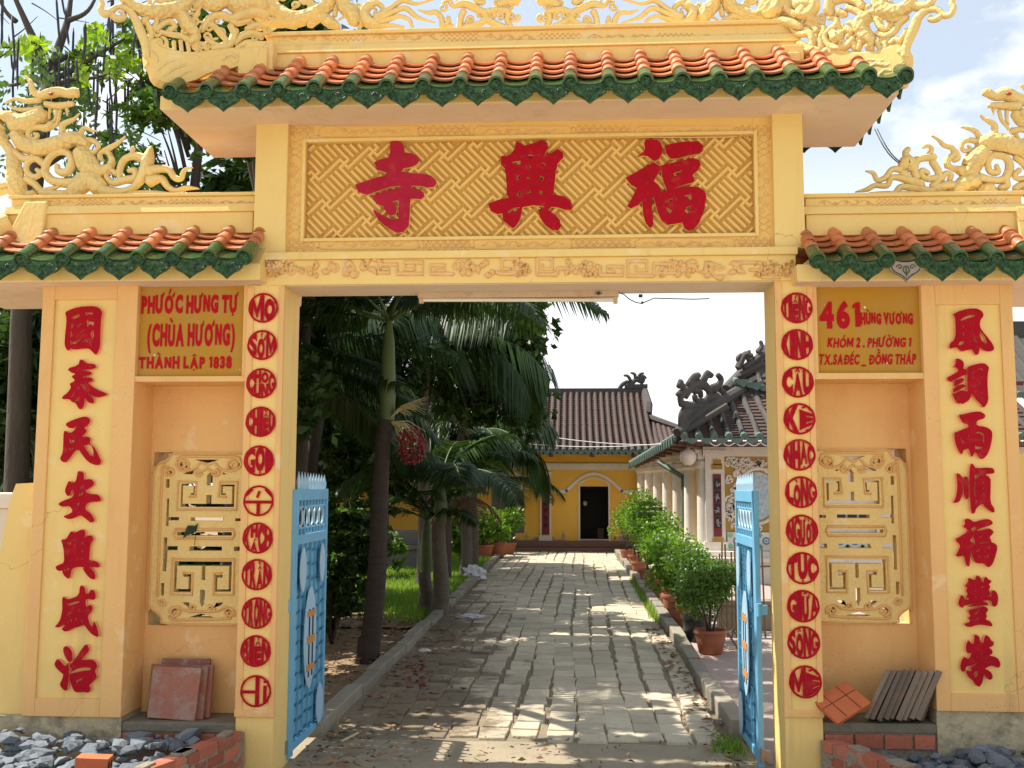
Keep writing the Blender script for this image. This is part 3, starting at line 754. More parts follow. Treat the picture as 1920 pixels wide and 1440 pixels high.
for i in range(-34, 35):
    for j in range(-34, 35):
        ox, oy = 4*i-S*j, S*i+4*j
        for a, b in segs:
            w = [((p[0]+ox)*u, (p[1]+oy)*u) for p in (a, b)]
            w = [(cxm+p[0]*ca-p[1]*sa, czm+p[0]*sa+p[1]*ca) for p in w]
            c = clip(w[0], w[1], ix0+hw, ix1-hw, iz0+hw, iz1-hw)
            if not c: continue
            d = Vector((c[1][0]-c[0][0], 0, c[1][1]-c[0][1])); l = d.length; d.normalize()
            nn = Vector((-d.z, 0, d.x))
            m = Vector(((c[0][0]+c[1][0])/2, 0.079, (c[0][1]+c[1][1])/2))
            e2 = hw*0.62
            cnt += 1
            dp = 0.0085+rnd.uniform(0, 0.004)
            base = [m+d*sx*(l/2+hw*0.8)+nn*sy*hw+Vector((0, 0.0065+rnd.uniform(-.0004, .0004), 0)) for sx, sy in ((-1,-1),(1,-1),(1,1),(-1,1))]
            top = [m+d*sx*(l/2+hw*0.5)+nn*sy*e2-Vector((0, dp, 0)) for sx, sy in ((-1,-1),(1,-1),(1,1),(-1,1))]
            fr.hexa(base+top)
fr.build('fret_relief', [FRET], tablet)

# --- carved characters
CHARS = {}
CHARS['si'] = (660, 260, 8, ["590,70,680,58,750,80,800,150,800,235,900,245,985,285,1025,360,975,420,880,455,790,470,755,520,900,540,1060,550,1190,575,1265,640,1280,700,1240,745,1150,760,1040,735,905,730,905,765,1010,780,1085,830,1100,890,1050,930,890,925,885,1000,880,1150,865,1330,790,1420,700,1435,640,1410,500,1320,410,1240,340,1120,340,1080,420,1140,560,1210,650,1230,710,1220,715,1000,720,945,615,965,670,1020,690,1090,660,1160,600,1180,540,1150,480,1040,380,1000,320,880,420,840,560,790,735,765,740,735,600,745,430,800,235,868,110,820,60,715,200,665,400,600,500,580,540,540,400,490,345,380,440,335,560,305,585,250"])
CHARS['xing'] = (910, 260, 8, ["240,285,320,290,390,250,450,170,455,90,490,68,580,130,720,95,850,45,930,90,945,170,885,270,1000,240,1080,175,1165,235,1170,310,1090,400,1060,520,1040,700,1025,860,1190,890,1280,960,1315,1050,1280,1100,1180,1085,1080,1050,990,1045,950,1095,1050,1160,1120,1240,1135,1340,1090,1400,1000,1390,900,1320,820,1200,790,1080,880,1075,880,1035,720,1022,560,1050,550,1140,520,1250,450,1350,410,1365,280,1260,260,1140,180,1155,90,1110,45,1000,200,940,355,905,325,860,325,700,300,480,240,420|410,375,535,355,530,420,420,410|640,270,720,275,715,320,660,305|850,385,910,405,905,430,850,430|645,430,695,475,640,465|515,570,520,620,475,650,480,610|630,600,675,620,630,650|825,575,880,610,870,650,825,640|520,800,545,870,480,885|690,790,690,860,640,855|820,800,865,830,860,860,810,850|340,1120,430,1065,525,1050,480,1100,350,1140"])
CHARS['fu'] = (1160, 260, 8, ["395,35,560,40,625,90,655,170,645,250,600,330,545,365,500,350,430,290,350,280,260,305,330,255,390,190,380,120", "530,385,590,430,640,430,740,365,730,405,900,360,1100,310,1200,350,1220,420,1180,500,1100,570,1125,620,1110,680,1000,710,890,745,820,770,1000,740,1180,745,1280,810,1305,890,1270,1100,1200,1280,1110,1390,1040,1405,980,1370,945,1280,830,1300,720,1315,640,1260,580,1140,545,1000,520,910,495,910,495,1080,515,1280,490,1350,460,1360,400,1290,360,1160,345,960,290,1020,180,1070,120,1040,200,900,265,765,180,720,95,610,250,530,430,420|628,490,580,560,518,660,585,712,612,780,640,828,712,795,675,700,645,600|810,550,945,495,940,520,820,600|690,985,795,910,795,940,690,1005|980,880,1075,860,1085,930,1060,955|700,1045,795,1110,740,1165|975,1110,1010,1060,1075,1020,1060,1090,1020,1150", "680,125,900,80,1180,65,1255,130,1255,210,1200,255,1000,290,880,325,770,330,700,250"])
CHARS['guo'] = (100, 560, 12, ["305,320,400,270,600,200,850,180,1010,190,1100,250,1150,340,1120,450,1105,700,1100,1000,1090,1130,1010,1280,960,1250,850,1130,700,1135,520,1160,430,1130,380,1190,340,1150,295,1060,310,800,335,600,340,440|440,435,630,360,635,410,500,480|770,320,940,330,930,370,830,360,820,395,780,380|460,580,515,610,490,670,455,690|575,655,680,565,680,600,590,670|800,490,870,530,960,540,945,640,890,590,860,590,825,655,805,640|620,790,730,715,725,750,640,795|670,850,755,800,750,825,690,855|440,725,490,820,480,860,435,885|940,715,955,760,955,880,935,935,885,830,895,770|430,930,460,985,560,975,690,895,640,960,540,1025,440,1040|695,990,790,930,835,990|880,1030,950,1080,900,1090"])
CHARS['tai'] = (100, 670, 12, ["640,60,700,60,785,150,930,150,1000,190,1005,240,960,268,725,290,725,320,850,325,910,360,890,400,720,445,705,470,880,460,940,500,930,550,840,570,835,600,950,690,1070,750,1200,800,1270,845,1180,880,1010,920,900,850,830,820,830,840,900,890,960,960,960,1030,900,1050,820,1010,780,940,750,930,745,1050,720,1130,665,1180,610,1160,545,1030,450,1010,420,945,220,950,270,870,370,800,450,680,400,600,520,550,525,510,440,440,560,380,430,350,350,260,610,190|590,720,630,665,630,740|660,605,730,610,780,720,750,735|435,910,515,830,520,860,460,910|535,1000,635,895,620,1000"])
CHARS['min'] = (100, 770, 12, ["290,305,500,205,760,125,860,180,880,240,830,330,735,400,805,455,770,510,670,600,830,585,890,640,860,745,950,810,1020,910,1080,1050,1130,1150,1080,1225,960,1225,820,1150,700,1010,610,860,510,930,440,1050,310,1185,180,1100,260,950,270,700,275,480,310,450,420,520,520,440,600,340,430,420|410,640,530,680,520,700,430,750|400,840,510,850,435,900|730,790,840,755,900,790,945,900,945,1030,880,1010,800,900"])
CHARS['an'] = (100, 875, 12, ["590,110,640,95,720,130,740,200,725,300,880,270,960,340,960,420,740,550,880,620,1040,620,1120,710,1100,790,820,790,750,960,880,1040,970,1170,960,1240,880,1260,800,1190,650,1080,520,1150,400,1185,250,1120,380,1070,490,1010,410,870,240,910,140,830,300,750,450,700,500,650,500,510,450,540,440,620,390,665,340,640,300,540,350,400,400,310,460,360,545,345,580,200|665,450,750,410,730,460,670,500|625,610,715,580,700,640,630,660|585,830,645,795,640,870,590,870"])
CHARS['xing2'] = (100, 980, 12, ["210,370,320,375,380,290,440,180,540,225,690,135,770,190,770,260,740,345,860,265,950,320,940,400,880,480,860,700,850,840,980,850,1080,910,1080,1000,1000,1000,830,980,900,1030,990,1130,990,1270,900,1265,800,1180,700,1020,745,1000,620,985,470,1015,440,1160,400,1270,300,1200,250,1120,260,1070,150,1085,80,990,180,935,290,895,285,700,265,520|340,425,450,430,445,490,400,490|500,370,575,360,570,410,510,400|700,420,745,460,735,485,700,480|540,515,580,555,540,560|390,620,425,630,410,670,390,650|690,600,735,630,715,660,685,640|535,670,560,660,555,695|405,865,455,815,445,870|550,840,590,805,580,850|690,790,715,790,710,830,690,830|290,1050,430,1015,370,1070,310,1080"])
CHARS['sheng'] = (90, 1090, 12, ["760,90,830,90,885,150,890,270,980,260,985,190,1050,175,1110,230,1120,340,1080,410,1010,400,960,385,890,400,895,520,920,575,990,505,1055,570,1040,650,940,760,960,870,1000,970,1050,1030,1070,860,1140,990,1190,1190,1170,1245,1040,1190,930,1070,860,960,780,1000,620,1040,470,1120,400,1110,350,1050,430,985,400,945,320,1020,180,1030,300,900,350,750,370,580,360,380,400,325,460,390,540,390,745,300|500,490,540,480,750,435,750,465,510,545|730,660,780,605,795,670|475,750,530,680,585,665,560,720,490,760|480,900,500,870,515,930|560,840,600,830,590,900,570,905|660,830,690,790,700,820,670,885|785,880,825,840,840,910"])
CHARS['zhi'] = (90, 1195, 12, ["385,240,430,175,510,200,580,290,605,400,595,470,570,540,510,540,440,440,395,340", "195,560,250,470,310,490,440,650,500,540,520,620,520,780,520,900,490,1100,470,1190,400,1170,300,1050,370,920,395,810,330,770,240,680,200,620", "900,125,970,200,975,290,830,440,800,500,1040,475,1130,540,1160,640,1100,740,1150,860,1130,910,1000,1030,970,1080,1015,1110,1000,1190,940,1235,840,1205,720,1225,640,1200,580,1080,535,900,530,800,600,790,830,735,1010,725,1000,670,850,660,720,680,600,740,570,770,590,690,530,630,615,520,680,440,800,250|690,940,830,890,800,940,700,1005"])
CHARS['feng'] = (1760, 570, 12, ["280,250,400,185,600,125,800,110,920,160,975,240,960,310,900,370,885,520,960,640,1080,780,1180,920,1215,1010,1180,1070,1060,1080,950,1040,880,975,880,1080,850,1150,790,1160,740,1090,710,1020,500,1080,440,1060,360,975,210,1030,205,930,250,870,310,830,345,700,340,400,320,290|450,370,560,300,700,255,770,260,765,300,640,330,470,395|645,470,750,420,740,450,660,480|470,510,520,500,520,550,470,550|660,590,715,570,700,610,665,625|485,690,530,660,530,730,490,725|755,720,790,750,760,750|735,830,770,790,830,890|650,850,695,850,680,890|400,930,450,850,530,860,520,910,440,950|890,620,950,690,1010,770,1040,880,1010,910,930,830,890,730"])
CHARS['diao'] = (1760, 660, 12, ["345,160,430,160,520,220,535,300,510,385,620,420,620,510,540,530,340,620,230,695,130,600,280,520,400,450,400,420,360,360,295,345,340,290", "300,680,400,620,500,590,550,640,430,735,300,790", "280,830,500,720,570,760,560,790,330,910,285,910", "250,930,320,955,500,855,570,900,640,900,700,960,670,1060,600,1130,480,1190,470,1145,400,1175,330,1110|375,1010,425,990,390,1045", "590,360,760,290,970,255,1060,310,1095,380,1065,470,1055,700,1065,900,1080,1120,970,1280,900,1180,780,1060,700,940,600,960,600,500|690,460,765,430,750,480,720,500|850,375,935,380,930,430,870,420|720,620,740,600,755,635,730,640|880,575,925,555,915,595,885,600|720,790,900,715,910,740,730,805|780,875,815,855,800,895|900,920,930,915,925,945|830,1035,935,1020,925,1055,860,1055"])
CHARS['yu'] = (1760, 760, 12, ["400,225,560,195,720,155,880,140,970,180,1020,240,980,310,820,345,815,465,1000,480,1120,540,1175,620,1150,850,1080,1080,1000,1180,930,1220,870,1180,790,1040,765,1080,720,1165,680,1140,640,960,560,1000,520,1010,490,1120,420,1050,340,880,300,620,385,600,520,540,630,500,625,430,510,400,450,310|460,700,490,800,550,835,490,880,470,800|570,690,635,660,630,715|785,615,900,600,978,655,975,850,945,800,950,700,890,635,790,638|780,750,860,772,930,765,938,790,870,785,785,790|780,900,830,930,960,935,900,990,785,990"])
CHARS['shun'] = (1770, 860, 12, ["235,325,320,340,370,420,380,480,375,760,350,890,300,980,160,1005,230,870,265,650,250,450", "395,420,440,400,500,420,500,700,520,830,480,930,430,870,395,740,390,520", "560,130,600,110,640,150,665,220,1030,195,1100,260,1085,340,860,345,1010,430,1010,600,1000,990,1090,1110,1100,1200,1050,1215,870,1080,830,1000,720,1080,680,1130,660,1200,620,1250,560,1180,545,900,530,800,525,500,530,320,540,200|650,365,760,360,720,420,650,475|640,520,660,520,655,700,665,840,640,840,635,680|775,550,860,510,840,560,785,570|780,670,860,645,840,675,790,690|770,785,860,770,840,800,780,800|655,900,710,950,655,1030|840,935,870,930,860,955"])
CHARS['fu2'] = (1770, 960, 12, ["420,175,480,145,550,155,640,230,780,180,930,150,1020,175,1065,240,1030,290,860,340,720,385,700,430,900,385,990,360,1080,430,1060,490,980,560,1025,620,1020,670,1130,710,1165,790,1130,950,1060,1160,980,1240,920,1220,860,1140,720,1155,640,1110,590,960,550,840,550,1150,520,1230,460,1180,430,1080,415,965,300,1005,220,985,290,850,335,740,200,610,310,560,510,420,440,345,380,335,440,260|570,390,640,320,700,350,610,450|550,640,610,530,650,640,660,725,600,690|750,570,780,510,820,510,770,580|760,690,960,655,955,675,780,710|690,860,750,830,755,860,700,895|895,785,980,770,980,825,940,810|700,970,770,1000,765,1030,720,1020|870,995,960,935,945,1010"])
CHARS['feng2'] = (1775, 1070, 12, ["440,250,445,150,500,165,600,210,620,110,680,100,730,150,760,260,790,240,800,150,850,125,900,190,970,215,955,260,900,300,945,340,930,390,905,420,940,490,925,520,880,565,965,570,960,460,1020,420,1090,480,1125,600,1105,740,1060,800,985,790,970,660,870,655,740,680,870,700,900,750,890,775,780,770,600,790,440,815,560,740,600,710,420,760,350,780,310,840,230,760,225,680,290,520,350,580,390,655,480,625,385,575,440,510,390,435,430,380,360,325|600,310,615,290,610,330|725,340,775,330,770,370,730,375|565,450,610,415,610,455|730,470,775,455,750,490|570,595,620,540,620,595|725,550,760,570,735,590", "435,880,560,850,700,810,830,790,895,850,890,890,840,940,870,1010,830,1090,930,1110,990,1200,980,1250,800,1205,640,1205,460,1270,340,1185,480,1140,480,1100,440,1040,500,1010,460,940|575,940,690,890,680,920,590,980|590,1070,680,1035,670,1070,600,1100"])
CHARS['rong'] = (1775, 1175, 12, ["390,400,450,280,500,340,520,375,570,370,580,190,610,155,700,210,710,310,785,370,800,240,840,165,920,210,960,300,1020,320,1020,400,960,440,900,460,970,490,1000,560,980,600,900,630,1090,670,1160,770,1170,870,1110,920,1030,870,940,860,800,930,900,960,980,1030,1000,1140,930,1190,850,1110,790,1040,780,1200,730,1300,680,1340,600,1280,550,1180,450,1120,400,1010,410,970,530,985,490,900,650,810,630,800,480,860,400,880,370,990,310,1000,260,900,290,740,360,650,430,710,480,680,530,550,440,595,400,530|600,980,650,975,650,1050,620,1120,575,1110|800,760,930,780,880,800|590,655,615,635,640,665|735,600,760,550,755,610"])
def character(key, Y, thick, parent, mats):
    ox, oy, k, ps = CHARS[key]
    mb = MB()
    for i, s in enumerate(ps):
        loops = [[(a/k+ox, b/k+oy) for a, b in poly(t)] for t in s.split('|')]
        if k > 8:   # soften the traced outline
            loops = [smooth_loop(l) if j == 0 else l for j, l in enumerate(loops)]
        y = Y-thick-0.0006*i
        # a pale chamfer ring: the front a hair inside the side
        mb.prism(loops[0], loops[1:], lambda p: U(p[0], p[1], Y)+Vector((0, y-Y, 0)), lambda p: U(p[0], p[1], Y), 0, 1)
    o = mb.build('character', mats, parent)
    return o
def smooth_loop(l):
    out = []
    n = len(l)
    for i in range(n):
        a, b, c = l[i-1], l[i], l[(i+1) % n]
        out.append((b[0]*0.75+a[0]*0.25, b[1]*0.75+a[1]*0.25)); out.append((b[0]*0.75+c[0]*0.25, b[1]*0.75+c[1]*0.25))
    return out
character('si', 0.073, 0.035, tablet, [PINKRED, FRET]); character('xing', 0.073, 0.035, tablet, [RED, FRET]); character('fu', 0.073, 0.035, tablet, [RED, FRET])
# ------------------------------------------------------------------ tiled roofs
def tiled_roof(parent, xs, ye, ze, yt, zt, courses, lmax=None, chips=(), half_ends=True, mir=False):
    """xs: centres of the cover rows. Slope from the eave (ye, ze) up to (yt, zt)."""
    S = Vector((0, yt-ye, zt-ze)); Ls = S.length; S.normalize()
    N = Vector((0, -S.z, S.y)) if S.y > 0 else Vector((0, S.z, -S.y))
    E = Vector((0, ye, ze))
    P = lambda x, s, h: E+Vector((x, 0, 0))+S*s+N*h
    lmax = lmax or (lambda x: 1.0)
    ot = MB(); gt = MB(); q = random.Random(len(xs))
    pitch = (xs[-1]-xs[0])/(len(xs)-1)
    eg = 0.135                                    # length of the green eave tile
    cl = (Ls-eg)/courses
    # pans
    bays = [(xs[i], xs[i+1]) for i in range(len(xs)-1)]
    for bi, (a, b) in enumerate(bays):
        m = (a+b)/2; w = (b-a)/2
        sag = 0.034
        prof = [(m+w*t, sag*(t*t)-sag+0.004) for t in np.linspace(-0.96, 0.96, 9)]
        for k in range(-1, courses):
            s0 = -0.025 if k < 0 else eg+k*cl-0.004
            s1 = eg+0.03 if k < 0 else eg+(k+1)*cl+0.03
            lm = lmax(m)*Ls
            if s0 > lm: continue
            s1 = min(s1, lm+0.03)
            tgt = gt if k < 0 else ot
            tgt.cr = q.random()
            j = q.uniform(-0.004, 0.004)
            lift = 0.036; th = 0.012
            vs = [P(x, s0+j, h+lift) for x, h in prof]+[P(x, s1, h+0.006) for x, h in prof]+[P(x, s0+j, h+lift-th) for x, h in prof]
            n = len(prof); fs = []
            for i in range(n-1):
                fs.append((i, i+1, n+i+1, n+i)); fs.append((2*n+i, 2*n+i+1, i+1, i))
            tgt.add(vs, fs, 0)
    # covers
    for ci, x in enumerate(xs):
        lm = lmax(x)*Ls
        for k in range(-1, courses):
            s0 = -0.035 if k < 0 else eg+k*cl-0.012
            s1 = eg+0.01 if k < 0 else eg+(k+1)*cl+0.015
            if s0 > lm: continue
            s1 = min(s1, lm+0.02)
            r0, r1 = (0.047, 0.043) if k < 0 else (0.041, 0.034)
            tgt = gt if k < 0 else ot
            tgt.cr = q.random()
            jx = q.uniform(-0.004, 0.004); jr = q.uniform(-0.002, 0.002)
            n = 12; vs = []; fs = []
            for s, r, hh in ((s0, r0-0.010, 0.018), (s0, r0, 0.022), (s0+0.018, r0, 0.022), (s0+0.020, r0-0.004, 0.020), (s1, r1, 0.012)):
                for i in range(n):
                    t = math.pi*(-0.12+1.24*i/(n-1))
                    vs.append(P(x+jx+math.cos(t)*(r+jr), s, hh+math.sin(t)*(r+jr)))
            for rr in range(4):
                for i in range(n-1):
                    fs.append((rr*n+i, rr*n+i+1, (rr+1)*n+i+1, (rr+1)*n+i))
            tgt.add(vs, fs, 0)
        # end disc with raised rim, boss ring and carved filling
        c = P(x, -0.035, 0.016); fwd = Vector((0, -1, 0)) if ye < yt else Vector((0, 1, 0)); n = 26
        rings = [(0.046, -0.02), (0.050, 0.0), (0.048, 0.006), (0.042, 0.006), (0.039, 0.001), (0.028, 0.001), (0.025, 0.005), (0.020, 0.002), (0.001, 0.006)]
        vs = []; fs = []
        for r, d in rings:
            for i in range(n):
                t = 2*math.pi*i/n
                vs.append(c+Vector((math.cos(t)*r, 0, math.sin(t)*r))+fwd*d)
        for rr in range(len(rings)-1):
            for i in range(n):
                fs.append((rr*n+i, rr*n+(i+1) % n, (rr+1)*n+(i+1) % n, (rr+1)*n+i))
        gt.add(vs, fs, 1)
        for k in range(7):
            t = 2*math.pi*k/7+ci
            p0 = c+fwd*0.003+Vector((math.cos(t)*0.024, 0, math.sin(t)*0.024)); p1 = c+fwd*0.003+Vector((math.cos(t+0.7)*0.040, 0, math.sin(t+0.7)*0.040))
            p2 = c+fwd*0.003+Vector((math.cos(t+0.1)*0.040, 0, math.sin(t+0.1)*0.040))
            gt.tube([p0, (p0+p1)/2+fwd*0.002, p1], [0.003, 0.004, 0.002], 5, 1); gt.tube([p0, p2], [0.003, 0.002], 5, 1)
    # pointed drip plates
    for bi, (a, b) in enumerate(bays):
        m = (a+b)/2; w = (b-a)/2
        kx = w/0.1
        out = [(-0.096, 0.022), (-0.06, 0.002), (-0.02, -0.008), (0.02, -0.008), (0.06, 0.002), (0.096, 0.022), (0.093, -0.022), (0.085, -0.048), (0.066, -0.064), (0.044, -0.074), (0.020, -0.090), (0.0, -0.108), (-0.020, -0.090), (-0.044, -0.074), (-0.066, -0.064), (-0.085, -0.048), (-0.093, -0.022)]
        out = [(p[0], p[1]*1.16) for p in out]
        jx = q.uniform(-0.006, 0.006); jz = q.uniform(-0.004, 0.004)
        sgn = -1 if ye < yt else 1
        base = P(m+jx, -0.027, 0.0); tilt = 0.16
        f = lambda p, d: base+Vector((p[0]*kx, sgn*(d-tilt*p[1]*0.0)+sgn*(-p[1])*0.10, p[1]+jz+0.002))
        gt.prism(out, [], lambda p: f(p, 0.010), lambda p: f(p, -0.004), 2 if bi in chips else 1, 0)
        # beaded border and scrolls
        bd = [(x*0.86, z*0.86-0.006) for x, z in out[5:]+out[:1]]
        gt.tube([f(p, 0.011) for p in bd], 0.0035, 5, 1)
        for sgx in (-1, 1):
            sp = [f((sgx*(0.034+0.018*(1-t)*math.cos(t*8)), -0.038+0.018*(1-t)*math.sin(t*8)), 0.011) for t in np.linspace(0, 0.85, 9)]
            gt.tube(sp, 0.003, 5, 1)
            gt.tube([f((0, -0.085), 0.011), f((sgx*0.018, -0.06), 0.013), f((sgx*0.008, -0.03), 0.011)], 0.003, 5, 1)
        gt.tube([f((0, -0.095), 0.011), f((0, -0.03), 0.012)], 0.003, 5, 1)
    o1 = ot.build('orange_roof_tiles', [OTILE], parent, smooth='auto', rndattr=True)
    o2 = gt.build('green_eave_tiles', [GTILE, GREL, CHIP], parent, smooth='auto', rndattr=True)
    return o1, o2

# ---- main roof
mroof = MB()
def solve_y(px, py, z):
    lo, hi = -2.0, 3.0
    for _ in range(50):
        m = (lo+hi)/2
        if UZ(py, m, px) < z: lo = m
        else: hi = m
    return lo
YF, YB = solve_y(960, 191, ZS), solve_y(378, 296, ZS)
print('roof depth', YF, YB)
mx0, mx1 = UX(300, YF, 192), UX(1686, YF, 195)
mroof.box(mx0, mx1, YF, YB, ZS, ZS+0.085, 0)
mroof.box(mx0+0.004, mx1-0.004, YF+0.004, YB-0.004, ZS-0.004, ZS+0.01, 1)
mroof.box(mx0+0.05, mx1-0.05, YF+0.04, YB-0.04, ZS+0.085, ZS+0.10, 0)
# solid core under the tiles
yr, ztop = 0.10, UZ(97, 0.10)-0.045
x0r, x1r = UX(497, 0.1, 100), UX(1492, 0.1, 100)
core = [(mx0+0.03, YF-0.02, ZS+0.075), (mx1-0.03, YF-0.02, ZS+0.075), (mx1-0.03, YB+0.02, ZS+0.075), (mx0+0.03, YB+0.02, ZS+0.075), (x0r, yr, ztop-0.03), (x1r, yr, ztop-0.03), (x1r, 0.40, ztop-0.03), (x0r, 0.40, ztop-0.03)]
mroof.hexa(core, 0)
main_roof = mroof.build('main_roof', [CREAM, SOFF], gate, bevel=0.004)
ye, ze = YF-0.085, UZ(155, YF-0.085)-0.016
main_px = [323, 391, 459, 525, 592, 659, 726, 795, 865, 932, 1004, 1070, 1142, 1209, 1277, 1348, 1417, 1488, 1557, 1625, 1694]
mxs = [UX(p, ye, 155) for p in main_px]
def lm_main(x):
    if x < x0r: return max(0.12, (x-mx0)/(x0r-mx0))
    if x > x1r: return max(0.12, (mx1-x)/(mx1-x1r))
    return 1.0
tiled_roof(main_roof, mxs, ye, ze, 0.10, ztop, 4, lm_main)
# tiles of the rear slope
tiled_roof(main_roof, mxs, YB+0.085, ze+0.07, 0.41, ztop, 4, lm_main)
# drip plates along the two ends
for xx, sg in ((mx0, -1), (mx1, 1)):
    en = MB()
    for k in range(5):
        yy = YF+0.1+k*0.205
        out = [(-0.09, 0.03), (0.09, 0.03), (0.085, -0.02), (0.05, -0.05), (0.02, -0.075), (0.0, -0.10), (-0.02, -0.075), (-0.05, -0.05), (-0.085, -0.02)]
        f = lambda p, d: Vector((xx+sg*(0.035+d), yy+p[0], ZS+0.105+p[1]))
        en.prism(out, [], lambda p: f(p, 0.008), lambda p: f(p, -0.008), 1, 0)
        en.tube([(xx+sg*0.05, yy+0.10, ZS+0.115), (xx-sg*0.12, yy+0.10, ZS+0.19)], 0.046, 12, 0)
    en.build('end_eave_tiles', [GTILE, GREL], main_roof, smooth='auto')

# ---- ridge wall with frieze and cresting
def ridge_wall(parent, px0, px1, py_top, py_c1, py_f0, py_f1, py_base, Y, Yb, px_ref, sd, extra=None):
    mb = MB(); X0 = UX(px0, Y, py_top); X1 = UX(px1, Y, py_top)
    z = lambda p, yy=Y: UZ(p, yy, px_ref)
    mb.box(X0-0.012, X1+0.012, Y-0.022, Yb+0.022, z(py_c1), z(py_top), 0)        # cap
    mb.box(X0, X1, Y, Yb, z(py_f1), z(py_c1), 0)                                  # frieze field
    zb0, zb1 = z(py_f1), z(py_f1+(py_base-py_f1)*0.42)
    mb.hexa([(X0-0.02, Y-0.048, zb1), (X1+0.02, Y-0.048, zb1), (X1+0.02, Yb+0.048, zb1), (X0-0.02, Yb+0.048, zb1), (X0-0.02, Y-0.03, zb0), (X1+0.02, Y-0.03, zb0), (X1+0.02, Yb+0.03, zb0), (X0-0.02, Yb+0.03, zb0)], 0)
    mb.box(X0-0.005, X1+0.005, Y-0.03, Yb+0.03, z(py_base)-0.06, zb1, 0)
    w = mb.build('ridge_wall', [CREAM], parent, bevel=0.004)
    rl = MB(); pf = front(Y); cy = (py_f0+py_f1)/2; h = py_f1-py_f0
    q = random.Random(sd); x = px0+25
    while x < px1-60:
        wd = q.uniform(80, 130)
        n = 22
        stroke(rl, [(x+wd*i/n, cy+math.sin(i*0.8+sd)*h*0.24, h*(0.12+0.08*math.sin(i*1.9))) for i in range(n+1)], pf, NF, 0.010, seg=6, flute=0, n=2, dmin=0.005)
        for k in range(5):
            stroke(rl, spiral(x+wd*(0.1+0.2*k), cy+q.uniform(-0.15, 0.15)*h, h*0.25, h*0.05, q.uniform(0, 6), 1.2, h*0.12, h*0.09, 8), pf, NF, 0.010, seg=6, flute=0, n=2, dmin=0.005)
        x += wd+8
        k = 0
        xe = min(x+q.uniform(50, 80), px1-30)
        while x < xe:
            for j in (-1, 1):
                s = 1 if k % 2 else -1
                stroke(rl, [(x-4, cy+j*h*0.22-s*3, 1.6), (x+4, cy+j*h*0.22+s*3, 1.6)], pf, NF, 0.006, seg=4, flute=0, n=1, dmin=0.004)
            x += 5; k += 1
        x += 10
    rl.build('ridge_frieze', [RELIEF], w, smooth=True)
    return w
rw = ridge_wall(main_roof, 500, 1492, 51, 58, 60, 79, 116, 0.10, 0.34, 960, 3)
def crest(parent, name, ox, oy, body, rest, proj, nrm, depth=0.05, mirror=None, flips=None, sc=0.25, fill=()):
    mb = MB()
    def run(txt, mat, fl):
        for st in parse(txt):
            stroke(mb, st, proj, nrm, depth, sc, ox, oy, 12, fl, mat, 5)
            if mirror is not None:
                stroke(mb, [((2*mirror-(p[0]*sc+ox)-ox)/sc, p[1], p[2]) for p in st], proj, nrm, depth, sc, ox, oy, 12, fl, mat, 5)
    run(body, 1, 0.06); run(rest, 0, 0.16)
    q = random.Random(len(rest))
    for x0, y0, x1, y1, n_ in fill:          # small curls crowding the openwork
        for k in range(n_):
            x = q.uniform(x0, x1); y = q.uniform(y0, y1); a = q.uniform(0, 6.3); r = q.uniform(5, 10)
            st = spiral(x, y, r, 1.5, a, q.choice((-1.1, 1.1)), 6.5, 4, 12)
            tail = [(st[0][0]+q.uniform(-16, 16), st[0][1]+q.uniform(-10, 12), 3)]
            for s_ in ([tail+st] if mirror is None else [tail+st, [(2*mirror-p[0], p[1], p[2]) for p in tail+st]]):
                stroke(mb, s_, proj, nrm, depth*0.8, 1, 0, 0, 10, 0.14, 0, 3)
    return mb.build(name, [ORN, ORNS, EYE], parent, smooth=True)
RB = '100,20,110 170,100,130 290,145,130 410,115,110 520,60,110 560,-20,120 640,-60,110; 640,-60,110 660,40,110 720,100,120 745,170,100; 400,190,60 480,130,80 560,170,90 620,205,50; -120,-60,90 -40,-20,100 40,40,100 100,60,100'
RR = '860,30,70 810,90,90 840,160,100 900,180,80; 840,60,60 900,20,50 950,60,40 930,110,40 890,90,30; 900,140,90 1000,70,50 1100,5,40 1200,28,30 1335,-6,8; 900,160,80 1010,100,50 1120,62,44 1210,130,36 1345,172,8; 890,185,60 1000,145,44 1080,122,36 1150,150,32 1175,205,24; 860,205,50 1000,192,40 1110,205,24; 770,120,40 790,180,40 770,205,30; 1220,75,10 1285,95,34 1350,92,44 1392,140,46 1400,205,50; 1440,125,30 1445,165,44 1400,200,44; 1440,-10,34 1480,45,40 1515,30,34 1500,5,26; 1500,40,50 1570,30,64 1640,60,66 1720,92,56 1800,72,56 1900,90,56; 1560,80,54 1535,140,48 1530,205,50; 1700,90,54 1725,130,60 1700,165,54 1640,190,54 1555,205,44; 1730,140,54 1790,180,64 1860,205,54; 1900,90,54 1885,150,44 1915,205,44; 1640,-20,44 1665,15,44 1705,20,36 1700,-10,30; 1820,40,60 1880,10,80 1960,0,90; 0,130,50 60,160,90 140,170,90 210,170,80 300,195,60; 430,40,50 470,60,44 500,20,36; 330,0,36 370,20,40 400,-20,34; 600,60,40 590,120,40; 1000,-50,30 1060,-30,44 1120,-70,40; 1760,-30,50 1830,-60,60 1900,-50,60; -60,150,50 -20,190,60 40,205,60; 1420,205,40 1480,190,30'
crest(rw, 'dragon_cresting', 480, 0, RB, RR, front(0.22), NF, 0.055, mirror=991, fill=((500, -6, 600, 44, 16), (600, 0, 700, 46, 10), (830, 0, 985, 44, 12)))

